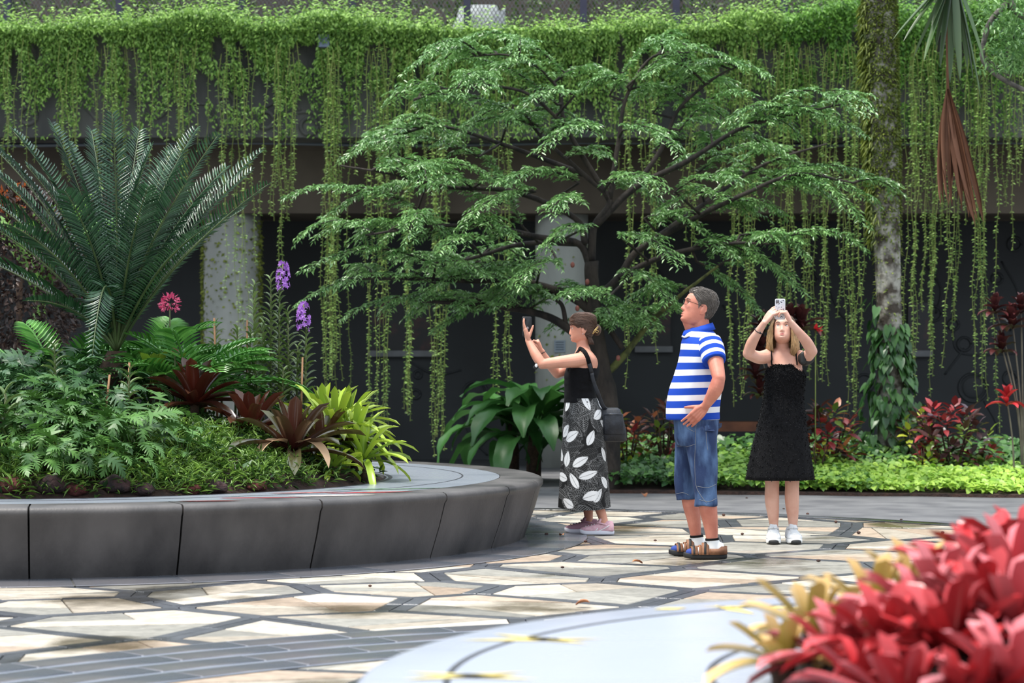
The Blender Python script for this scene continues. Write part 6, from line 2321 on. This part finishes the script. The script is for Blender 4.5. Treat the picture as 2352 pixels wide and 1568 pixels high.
hand(mb, q(1244, 808, .02), (-.35, -.25, .9), (-.75, .1, -.3), 1, .92, ((.7, 1.2, .7), (1.2, 1.4, .8), (1.3, 1.4, .8), (1.3, 1.4, .8)), (.3, .5, .4), .0)
limb(mb, [q(1350, 1000, -.06), q(1360, 1090, -.06), q(1371, 1150, -.07), q(1384, 1190, -.08), q(1388, 1212, -.09)], [.08, .06, .045, .034, .034])
limb(mb, [q(1335, 1000, .09), q(1345, 1090, .10), q(1350, 1150, .11), q(1353, 1190, .11), q(1354, 1208, .11)], [.08, .06, .048, .034, .034])
body = remesh(mb, 'body', M_SKINW, B_.root, .0042, 1)
tw_ = bvh(body)
face_bits(B_, HMw, M_BROW, M_LIP, True, (0, .2))
M_HAIRW = mat('hair_brown', (44, 30, 25), (112, 84, 68), rough=.42, src='rnd')


def zmin_w(a):
    return float(np.interp(a, [0, .35, .7, 1.0, 1.25, 1.5, 1.7, 2.0, 2.5, PI], [.062, .055, .045, .030, .010, .022, -.03, -.065, -.090, -.100]))


hw_ = hair_cap(B_, HMw, zmin_w, M_HAIRW, True, .016, .006, seed=4)
paths = flow_strands(hw_, HMw, zmin_w, 1800, lambda d: (np.array([0, 1.0, -.12]) - np.asarray(d)) * .8, .06, .004, seg=7)
for k in range(120):       # wispy fringe
    th = random.uniform(-.75, .75)
    P = []
    for j in range(5):
        P.append(tuple(HMw @ Vector(tuple(head_pt(np.array([th + .12 * j * (1 if th > -.1 else -1)]), float(.085 - .012 * j), .014 - .001 * j, True)[0]))))
    paths.append(P)
for k in range(160):       # nape wisps
    th = random.choice((-1, 1)) * random.uniform(2.2, PI)
    P = [tuple(HMw @ Vector(tuple(np.array(head_pt(np.array([th]), -.06, .008, True)[0]) + np.array([0, .006 * j * random.random(), -.016 * j])))) for j in range(5)]
    paths.append(P)
strands(B_, 'hair_strands', paths, .0015, M_HAIRW, hw_, tone=lambda t: .3 + .4 * np.sin(t * 3))
mb = MB()
mb.ell(tuple(HMw @ Vector((0, .118, -.005))), .035, .03, .045, None, 16, 12)
bun = mb.build('hair_bun', M_HAIRW, hw_)
paths = []
for k in range(180):
    d = rdir(1, -1, 1)[0]
    c = np.array([0, .118, -.005])
    s1 = unit(np.cross(d, [0, 0, 1.0]) + .001)
    P = [tuple(HMw @ Vector(tuple(c + unit(d + s1 * t + np.array([0, .3 * abs(t), .4 * t])) * np.array([.037, .033, .048])))) for t in np.linspace(-.8, .8, 6)]
    paths.append(P)
strands(B_, 'bun_strands', paths, .0015, M_HAIRW, bun)
M_GOLD = mat('gold_clip', (206, 172, 110), rough=.3, metal=.8)
mb = MB()
for pts in (((1360, 769), (1363, 767), (1374, 752), (1372, 752), (1362, 764), (1360, 769)), ((1367, 764), (1369, 760), (1375, 762), (1371, 767), (1367, 764))):
    mb.tube([q(x, y, -.078 + .0015 * (x - 1360)) for x, y in pts], .0022, 5)
mb.build('hair_clip', M_GOLD, B_.root)
mb = MB(); mb.ell(tuple(HMw @ Vector((.084, .006, -.036))), .004, .004, .004); mb.ell(tuple(HMw @ Vector((-.084, .006, -.036))), .004, .004, .004)
mb.build('earrings', mat('silver', (190, 190, 196), rough=.25, metal=.9), B_.root)
# tank top
mb = MB()
mb.rings(B_.rings([(846, 1302, 1371, .160), (860, 1299, 1370, .157), (875, 1298, 1368, .150), (890, 1298, 1366, .143), (910, 1298, 1367, .143), (926, 1297, 1370, .156)], grow=.006, n=56))
top = remesh(mb, 'tank_top', M_BLACK, B_.root, .007, 2, folds(14, .005, 1.8, 2))
for pts in ([(1331, 804), (1338, 808), (1344, 818), (1350, 833), (1355, 850), (1357, 862)],):
    P = crom(np.array(pts, float), 6)
    H = [B_.hit(tw_, x, y, .004) for x, y in P]
    H = [h for h in H if h is not None]
    mb = MB(); mb.tube(H, .019, 10, flat=((.15, 1, -.1), .22)); mb.build('shoulder_strap', M_BLACK, top)
    mb = MB(); mb.tube([np.array([h[0], -h[1] + .0, h[2]]) for h in H], .019, 10, flat=((.15, -1, -.1), .22)); mb.build('shoulder_strap', M_BLACK, top)
    mb = MB(); mb.tube([H[0], q(1322, 815, -.11), q(1310, 835, -.10), q(1303, 852, -.10)], .018, 10, k=3, flat=((-1, -.4, .2), .25)); mb.build('shoulder_strap', M_BLACK, top)
mb = MB()
mb.rings(B_.rings([(838, 1349, 1376, .05, .0), (850, 1345, 1377, .10, 0), (862, 1340, 1375, .14, 0), (875, 1330, 1371, .145, 0)], n=30)); mb.build('back_panel', M_BLACK, top)

# leaf print skirt
NS, NR = 420, 300
secs = [(916, 1297, 1371, .155), (930, 1296, 1377, .165), (955, 1293, 1387, .18), (1000, 1291, 1390, .19), (1060, 1288, 1393, .20), (1120, 1285, 1397, .21), (1168, 1283, 1400, .215)]
Aq = crom(np.array([(*s_, 0) for s_ in secs], float), 12)
yy = np.linspace(916, 1169, NR)
Aq = np.c_[[np.interp(yy, Aq[:, 0], Aq[:, j]) for j in range(4)]].T
th = np.linspace(0, 2 * PI, NS, endpoint=False)
V = np.empty((NR, NS, 3))
for i in range(NR):
    y, l, r, h = Aq[i]
    f = i / (NR - 1)
    k = 1 + f * (.022 * np.cos(7 * th + 1.0) + .02 * np.cos(11 * th - .6 + 1.2 * f) + .012 * np.cos(17 * th))
    cu = np.sign(np.cos(th)) * np.abs(np.cos(th)) ** .9
    su = np.sign(np.sin(th)) * np.abs(np.sin(th)) ** .9
    o = q((l + r) / 2, y)
    V[i, :, 0] = o[0] + (r - l) / 2 / B_.sc * cu * k
    V[i, :, 1] = h * su * k
    V[i, :, 2] = o[2] + .008 * f * np.cos(th * 2)
# printed leaves: u = arc metres, w = height metres
U = (th * .19)[None, :].repeat(NR, 0)
Wz = ((1169 - yy) / B_.sc)[:, None].repeat(NS, 1)
col = np.full((NR, NS, 3), .010)
rs2 = np.random.default_rng(42)
CIRC = 2 * PI * .19
items = []
for k in range(270):
    items.append((rs2.uniform(0, CIRC), rs2.uniform(-.02, .88), rs2.uniform(0, 2 * PI), rs2.uniform(.10, .19), rs2.uniform(.03, .05), 0))
for k in range(40):
    gi, gj = k % 8, k // 8
    items.append(((gi + .5 * (gj % 2) + rs2.uniform(-.35, .35)) * CIRC / 8, .06 + gj * .18 + rs2.uniform(-.06, .06), rs2.choice((1.2, 1.9, .5, 2.6)) + rs2.normal(0, .25), rs2.uniform(.12, .165), rs2.uniform(.030, .040), 1))
for cu_, cw, an, ln, wd, typ in items:
    du = (U - cu_ + CIRC / 2) % CIRC - CIRC / 2
    dw = Wz - cw
    a = (du * math.cos(an) + dw * math.sin(an)) / ln
    c = (-du * math.sin(an) + dw * math.cos(an))
    prof = wd * np.clip(np.sin(PI * np.clip(a + .5, 0, 1)), 0, 1) ** .75 * (1.15 - .4 * (a + .5))
    ins = (np.abs(a) < .5) & (np.abs(c) < prof)
    vein = (np.abs(c) < .0022) | (np.abs(np.abs(c) - prof) < .0025) | (np.abs(((a * ln * 1.0 - np.abs(c) * .8) / .016) % 1 - .5) < (.15 if typ == 0 else .06))
    if typ == 0:
        tone = rs2.uniform(.05, .22)
        col[ins & vein] = tone
        col[ins & ~vein] = .012
    else:
        col[ins] = .70
        col[ins & (np.abs(c) < .0016)] = .12
idx = np.arange(NR * NS).reshape(NR, NS)
i0, i1 = idx[:-1], idx[1:]
Fq = np.stack([i0, np.roll(i0, -1, 1), np.roll(i1, -1, 1), i1], -1).reshape(-1, 4)
M_SKIRT = attr_mat('leaf_print', rough=.8, spec=.25)
sk = put('skirt', npmesh('skirt', V.reshape(-1, 3), Fq, M_SKIRT, True, col=col.reshape(-1, 3)), B_.root)
sk['label'] = 'black skirt printed with white and grey leaves'
mb = MB(); mb.tube([q(1368, 918, -.02), q(1372, 928, -.04), q(1371, 945, -.05), q(1374, 960, -.045)], .012, 8, k=3); mb.build('skirt_tie', M_SKIRT if False else M_WHITE, sk)
# bracelet
mb = MB()
ring = [q(1246, 813, .024) + np.array([.026 * math.cos(t) * .9, .027 * math.sin(t), .026 * math.cos(t) * .5]) for t in np.linspace(0, 2 * PI, 21)]
mb.tube(ring, .003, 5); mb.build('bracelet', mat('bracelet_dark', (60, 50, 48), rough=.4), B_.root)
# trainers
M_PINKS = mat('pink_knit', (206, 158, 170), (224, 182, 192), rough=.8, scale=60, bump=.1, bscale=300)
M_SOLEW = mat('white_sole', (222, 222, 232), rough=.6)


def trainer(P, A0, fdir, L, hw, upper, sole, par, tongue=True, h=.075, laces=M_WHITE, toe_black=False):
    mb = MB()
    mb.rings(foot_rings(A0, fdir, L * .97, hw, h, .022, .28, prof=[(0.0, .50, .70), (.03, .72, 1.05), (.12, .84, 1.12), (.26, .82, 1.1), (.40, .82, .96), (.55, .95, .78), (.72, 1.0, .62), (.86, .88, .52), (.95, .6, .42), (1.0, .25, .26)]))
    o = remesh(mb, 'trainer', upper, par, .006, 2)
    m_ = MB(); m_.rings(sole_rings(A0, fdir, L, hw * 1.06, .0, .030, .285, curl=.012)); m_.build('sole', sole, o)
    f3 = unit(np.array([fdir[0], fdir[1], 0.0])); s3 = np.array([-f3[1], f3[0], 0])
    bt = bvh(o)
    for k in range(5):
        c = A0 + f3 * (.055 + .022 * k)
        tps = []
        for w_ in (-.5, -.25, 0, .25, .5):
            hp_, _, _, _ = bt.ray_cast(Vector(tuple(c + s3 * hw * w_ + np.array([0, 0, .3]))), Vector((0, 0, -1)))
            if hp_ is not None:
                tps.append(np.array(hp_) + np.array([0, 0, .0015]))
        if len(tps) < 3:
            continue
        m_ = MB(); m_.tube(tps, .0032, 5)
        m_.build('lace', laces, o)
    m_ = MB(); m_.tube([A0 + f3 * .055 + np.array([0, 0, h * .95]), A0 + f3 * .035 + np.array([0, 0, h * 1.35]), A0 + f3 * .02 + np.array([0, 0, h * 1.62])], [.026, .03, .022], 12, flat=(tuple(f3), .3))
    m_.build('tongue', upper, o)
    m_ = MB()
    rg = [A0 + f3 * (.012 + .05 * math.cos(t)) + s3 * .036 * math.sin(t) + np.array([0, 0, h * 1.12 + .012 * math.cos(t)]) for t in np.linspace(0, 2 * PI, 21)]
    m_.tube(rg, .007, 6); m_.build('ankle_collar', upper, o)
    return o


tn = trainer(B_, q(1387, 1227, -.09), (-1, .06), .27, .044, M_PINKS, M_SOLEW, B_.root)
tr2 = trainer(B_, q(1354, 1227, .11), (-1, -.12), .27, .044, mat('pink_knit_dusty', (168, 126, 142), (186, 142, 158), rough=.8), M_SOLEW, B_.root, laces=mat('dark_lace', (60, 54, 58), rough=.8))
tt = bvh(tn)
B_.line('side_mark', tt, [(1372, 1212), (1366, 1219), (1372, 1219), (1386, 1213), (1398, 1206)], .0035, M_WHITE, .001, parent=tn)

# ================================================================== the girl in the black dress
C_ = Person('girl in a black sundress and white trainers holding a phone overhead', 1797, 1244, 312)
q = C_.q
tor = [(797, 1782, 1813, .045, .01), (803, 1772, 1824, .06, .01), (810, 1763, 1836, .075, .01), (822, 1760, 1844, .09, .01), (840, 1764, 1842, .10, .0), (858, 1762, 1844, .112, -.01), (880, 1763, 1840, .108, 0), (910, 1763, 1836, .095, 0), (935, 1757, 1840, .105, 0), (965, 1752, 1845, .12, 0), (1000, 1760, 1840, .11, 0)]
mb = MB()
mb.rings(C_.rings(tor))
limb(mb, [q(1797, 812, .01), q(1797, 795, 0), q(1796, 768, -.01)], [.060, .050, .049])
HMg = HM(q(1797, 759, -.025), -10, -19, 0, .95) @ Matrix.Diagonal((1.03, 1, 1, 1))
add_head(mb, HMg, True, .5)
limb(mb, [q(1769, 815, .0), q(1742, 820, -.09), q(1714, 812, -.17)], [.054, .048, .040])
limb(mb, [q(1713, 811, -.17), q(1720, 787, -.21), q(1732, 764, -.26), q(1745, 742, -.30)], [.040, .040, .031, .023])
hand(mb, q(1746, 741, -.30), (.55, -.10, .80), (.72, .55, -.35), 1, .92, ((.2, .4, .3), (.35, .5, .35), (.55, .6, .4), (.7, .6, .4)), (.5, .2, .2), .03)
limb(mb, [q(1835, 818, .0), q(1846, 820, -.10), q(1857, 806, -.19)], [.052, .047, .040])
limb(mb, [q(1857, 806, -.19), q(1843, 785, -.24), q(1823, 762, -.29), q(1805, 742, -.32)], [.041, .040, .030, .024])
hand(mb, q(1804, 740, -.32), (-.45, -.05, .85), (-.80, .30, -.45), -1, .92, ((.75, .6, .3), (.85, .7, .4), (.95, .8, .4), (1.1, .9, .4)), (.5, .2, .2), .03)
for x, dx in ((1773, 0), (1819, 0)):
    limb(mb, [q(x + (3 if x < 1790 else -3), 990, 0), q(x, 1060, 0), q(x, 1108, -.01), q(x, 1145, .0), q(x + (3 if x < 1790 else 2), 1180, .005), q(x + (5 if x < 1790 else 3), 1208, .01), q(x + (5 if x < 1790 else 3), 1225, .01)], [.085, .068, .053, .053, .043, .031, .034])
body = remesh(mb, 'body', M_SKING, C_.root, .0042, 1)
face_bits(C_, HMg, mat('brow_brown', (96, 74, 60), rough=.8), mat('lips_g', (196, 104, 104), rough=.4), True, (-.3, .5))
M_HAIRG = mat('hair_blond', (74, 54, 42), (206, 172, 124), rough=.42, src='rnd')


def zmin_g(a):
    return float(np.interp(a, [0, .3, .7, 1.1, 1.5, 2.0, PI], [.086, .080, .055, .010, -.04, -.08, -.095]))


hg = hair_cap(C_, HMg, zmin_g, mat('hair_root_brown', (70, 52, 42), (98, 76, 60), rough=.45, scale=40), True, .013, .005, seed=9)
paths = []
for k in range(1700):
    sg = random.choice((-1, 1))
    a0 = random.uniform(.82, 2.95)
    side = sg
    z = .112 - .02 * random.random()
    P = []
    part = random.uniform(0, .4)
    end = random.uniform(.85, 1.12)
    for j in range(11):
        f = j / 10 * end
        if f < .42:
            g = f / .42
            zz = .117 - (.117 - max(zmin_g(a0), .0)) * g ** 1.3
            a = sg * (a0 * (.25 + .75 * g))
            p = np.array(head_pt(np.array([a]), float(zz), .015 + .006 * random.random(), True)[0])
            p[2] += .006 * (1 - g)
            w = Vector(tuple(HMg @ Vector(tuple(p))))
            last = w
            out = w - (HMg @ Vector((0, .02, zz)))
            out.z = 0
            out = out.normalized()
        else:
            g = (f - .42) / .58
            w = last + Vector((0, 0, -.21 * g)) + out * (.022 * math.sin(g * 2.6) + .006 * math.sin(g * 9 + a0 * 7)) + Vector((.004 * math.sin(g * 11 + k), .02 * g, 0))
        P.append(tuple(w))
    paths.append(P)
strands(C_, 'long_strands', paths, .0021, M_HAIRG, hg, tone=lambda t: np.clip((t - .22) * 1.5, 0, .8))
# dress
secs = [(836, 1769, 1828, .104, -.008), (842, 1765, 1834, .108, -.008), (850, 1760, 1843, .115, -.01), (862, 1758, 1849, .12, -.01), (880, 1758, 1848, .116, -.004), (905, 1756, 1846, .106, 0), (928, 1751, 1846, .115, 0), (960, 1744, 1850, .135, 0), (1000, 1734, 1854, .155, 0), (1050, 1723, 1861, .18, 0), (1100, 1714, 1867, .205, 0)]


def pleat(th, y):
    f = np.clip((y - 930) / 170, 0, 1)
    return f * (.035 * np.cos(6 * th + .5) + .02 * np.cos(11 * th + 1))


mb = MB(); Rg = C_.rings(secs, n=96, e=2.1, pleat=pleat)
mb.rings(Rg, True, True)
dr = mb.build('dress', M_BLACK, C_.root)
dr['label'] = 'black sundress of curled ruffles'
Rg = np.array(Rg)
n = 15000
i = rng.integers(0, Rg.shape[0] - 1, n)
j = rng.integers(0, 96, n)
wgt = rng.random((n, 1))
wj = rng.random((n, 1))
Pp = (Rg[i, j] * (1 - wgt) + Rg[i + 1, j] * wgt) * (1 - wj) + (Rg[i, (j + 1) % 96] * (1 - wgt) + Rg[i + 1, (j + 1) % 96] * wgt) * wj
cen = np.c_[np.zeros(n), np.zeros(n), Pp[:, 2]]
nr = unit(Pp - cen)
M_RUF = mat('black_ruffle', (8, 8, 10), (18, 18, 21), rough=.75, spec=.25, src='rnd')
put('ruffles', leaf_mesh('ruffles', Pp, rdir(n) * .9 + nr * .10, nr + rdir(n) * .55, rng.uniform(.007, .013, n), rng.uniform(.006, .010, n), M_RUF), dr)['kind'] = 'stuff'
tg = bvh(body)
for pts in ([(1771, 837), (1770, 825), (1769, 812), (1770, 806)], [(1827, 837), (1827, 825), (1827, 814), (1826, 808)]):
    C_.line('strap', tg, pts, .0055, M_BLACK, .003, parent=dr)
# armband pouch and bracelet
a0, a1 = q(1846, 820, -.10), q(1857, 806, -.19)
cc = q(1847, 821, -.11)
ax = unit(q(1857, 806, -.19) - q(1838, 822, -.03))
mb = MB(); mb.tube([cc - ax * .035, cc - ax * .03, cc + ax * .03, cc + ax * .035], [.050, .054, .054, .050], 24)
ab = mb.build('armband', M_RUBBER, C_.root)
mb = MB(); mb.tube([cc + np.array([-.028, -.05, .022]), cc + np.array([-.028, -.054, -.026])], .022, 10, round_caps=True, flat=((0, 1, 0), .5)); mb.build('armband_pouch', M_RUBBER, ab)
mb = MB()
bc = q(1734, 760, -.265)
bx_ = unit(q(1745, 742, -.30) - q(1732, 764, -.26))
e1 = unit(np.cross(bx_, [0, 1.0, 0])); e2 = np.cross(bx_, e1)
mb.tube([bc + e1 * .032 * math.cos(t) + e2 * .032 * math.sin(t) for t in np.linspace(0, 2 * PI, 21)], .0032, 5)
mb.ell(bc + np.array([.006, -.034, -.014]), .006, .006, .008); mb.build('bracelet', M_RUBBER, C_.root)
M_SHOEW = mat('white_leather', (206, 208, 210), (226, 226, 226), rough=.55, scale=30)
for x in (1777, 1820):
    trainer(C_, q(x, 1244, .02), (-.10 if x < 1790 else .06, -1), .26, .056, M_SHOEW, M_WHITE, C_.root, h=.088)
    m_ = MB(); A0 = q(x, 1244, .02)
    m_.rings(foot_rings(A0, (-.10 if x < 1790 else .06, -1), .268, .048, .034, -.002, .28, prof=[(.86, .8, .9), (.93, .78, 1.0), (.98, .6, .95), (1.01, .3, .7)])); m_.build('toe_guard', M_RUBBER, C_.root)

# ------------------------------------------------------------------ things held and carried
def rbox(mb, sx, sy, sz, r, M, n=4):
    pts = []
    for cx, cz, a0 in ((sx / 2 - r, sz / 2 - r, 0), (-sx / 2 + r, sz / 2 - r, PI / 2), (-sx / 2 + r, -sz / 2 + r, PI), (sx / 2 - r, -sz / 2 + r, 1.5 * PI)):
        for k in range(n + 1):
            a = a0 + PI / 2 * k / n
            pts.append((cx + r * math.cos(a), cz + r * math.sin(a)))
    R = []
    for y, g in ((-sy / 2, .94), (-sy / 2 + .0015, 1), (sy / 2 - .0015, 1), (sy / 2, .94)):
        R.append([tuple(M @ Vector((x * g, y, z * g))) for x, z in pts])
    mb.rings(R)


def phone(label, P, c, M3, casem, marks):
    t = thing('phone', label, 'phone', tuple(Vector(tuple(c)) + P.root.location))
    I = M3.to_4x4()
    mb = MB(); rbox(mb, .074, .010, .152, .010, I); mb.build('case', casem, t)
    mb = MB(); rbox(mb, .066, .002, .142, .006, I @ Matrix.Translation((0, .0055, 0))); mb.build('screen', mat('phone_glass', (14, 15, 18), rough=.1), t)
    marks(t, I)
    return t


def mk1(t, I):
    mb = MB(); mb.ell(I @ Vector((.004, -.0055, -.012)), .009, .001, .010); mb.build('emblem', mat('emblem_grey', (150, 150, 154), rough=.4), t)
    mb = MB(); rbox(mb, .026, .003, .028, .006, I @ Matrix.Translation((-.018, -.006, .055))); mb.build('camera_bump', M_RUBBER, t)


phone('black phone held up in both hands by the woman in the leaf skirt', B_, B_.q(1210, 752, -.105), Matrix.Rotation(.12, 3, 'Z') @ Matrix.Rotation(-.1, 3, 'X'), mat('phone_black', (18, 18, 20), rough=.4), mk1)


def mk2(t, I):
    mb = MB(); rbox(mb, .024, .003, .026, .006, I @ Matrix.Translation((-.02, -.006, .058))); mb.build('camera_bump', mat('bump_grey', (120, 120, 126), rough=.4), t)
    r = random.Random(3)
    for k in range(46):
        c = Vector((r.uniform(-.03, .03), -.0052, r.uniform(-.06, .068)))
        mb = MB(); mb.ell(I @ c, r.uniform(.002, .005), .0006, r.uniform(.002, .004), None, 8, 4); mb.build('printed_speck', mat('speck_blue', (60, 66, 86), rough=.5), t)


phone('white speckled phone case held overhead by the girl in the black dress', C_, C_.q(1781, 711, -.300), Matrix.Rotation(-.1, 3, 'Z') @ Matrix.Rotation(.22, 3, 'X'), mat('phone_white', (226, 228, 234), rough=.4), mk2)
# shoulder bag of the woman
bagp = B_.q(1405, 975, -.02)
bag = thing('shoulder_bag', 'black soft shoulder bag hanging behind the woman in the leaf skirt', 'bag', tuple(Vector(tuple(bagp)) + B_.root.location))
M_BAG = mat('bag_black', (20, 22, 28), (34, 38, 46), rough=.55, scale=20, bump=.15, bscale=90)
mb = MB()
R = []
for z, w, d in ((-.135, .075, .05), (-.128, .10, .075), (-.06, .105, .085), (.04, .095, .08), (.11, .08, .065), (.125, .06, .045)):
    R.append([(w * math.copysign(abs(math.cos(t)) ** .5, math.cos(t)) + (z * -.12), d * math.copysign(abs(math.sin(t)) ** .5, math.sin(t)), z) for t in np.linspace(0, 2 * PI, 28, endpoint=False)])
mb.rings(R); mb.build('bag_body', M_BAG, bag)
mb = MB(); mb.box((.01, -.083, .0), .15, .02, .16); o = mb.build('front_pocket', M_BAG, bag)
o.modifiers.new('b', 'BEVEL').width = .008
mb = MB(); mb.tube([(-.07, -.095, .075), (0, -.098, .08), (.075, -.092, .075)], .004, 5); mb.build('zip', mat('zip_grey', (70, 74, 82), rough=.4, metal=.4), bag)
qb = lambda x, y, v: tuple(B_.q(x, y, v) - bagp)
for pts in ([(1357, 858, -.172), (1362, 880, -.168), (1372, 905, -.15), (1383, 932, -.10), (1392, 942, -.06)], [(1357, 858, -.172), (1350, 834, -.178), (1342, 816, -.15)]):
    mb = MB(); mb.tube([qb(*p) for p in pts], .016, 8, k=4, flat=((.3, 1, 0), .25)); mb.build('carry_strap', M_BAG, bag)
# small dark case at the woman's wrist
wp = B_.q(1231, 843, -.23)
t = thing('wrist_case', 'small black case with a white oval mark under the woman\'s elbow', 'case', tuple(Vector(tuple(wp)) + B_.root.location))
mb = MB(); rbox(mb, .034, .014, .05, .006, Matrix.Rotation(.7, 4, 'Y')); mb.build('case', M_RUBBER, t)
mb = MB(); mb.ell((0, -.008, .006), .011, .003, .014); mb.build('oval_mark', M_WHITE, t)
# ------------------------------------------------------------------ fallen bits on the ground
M_SEED = mat('fallen_seed', (40, 26, 22), (80, 50, 40), rough=.8, src='obj')
sm = MB(); sm.ell((0, 0, 0), 1, .7, .55, nu=8, nv=6)
SEED = sm.mesh('fallen_seed', M_SEED)
for k, (x, y) in enumerate(((1292, 1305), (1705, 1228), (1972, 1225), (1505, 1243), (1345, 1245), (1662, 1184), (1715, 1145), (1255, 1228), (1855, 1182), (2070, 1195), (1880, 1290), (2165, 1225), (850, 1348), (1665, 1263), (1920, 1200), (1800, 1170))):
    p = G(x, y, 0.0)
    tag(put('fallen_seed', SEED, None, (p.x, p.y, .008), (0, 0, k), .013 + .004 * (k % 3)), 'tiny dark seed lying on the stone paving', 'seed', 'fallen seeds on the plaza')
M_FL = mat('fallen_leaf_brown', (120, 70, 44), (176, 120, 80), rough=.8, src='rnd')
for k, (x, y, r, lab) in enumerate(((1323, 1392, .05, 'dry curled brown leaf on the paving in front of the near planter'), (1482, 1142, .06, 'brown fallen leaf on the asphalt behind the woman'), (1475, 1296, .045, 'pale dry leaf on the paving left of the sandals'), (1287, 1232, .035, 'reddish fallen leaf beside the pink shoe'))):
    p = G(x, y, 0.0)
    me = strap_mesh('fallen_leaf', M_FL, L=r * 1.6, Wd=r, e0=30, e1=-25, seg=5, fold=.3, tip=.4, base=.4)
    tag(put('fallen_leaf', me, None, (p.x, p.y, .006), (0, 0, k * 1.7)), lab, 'leaf')
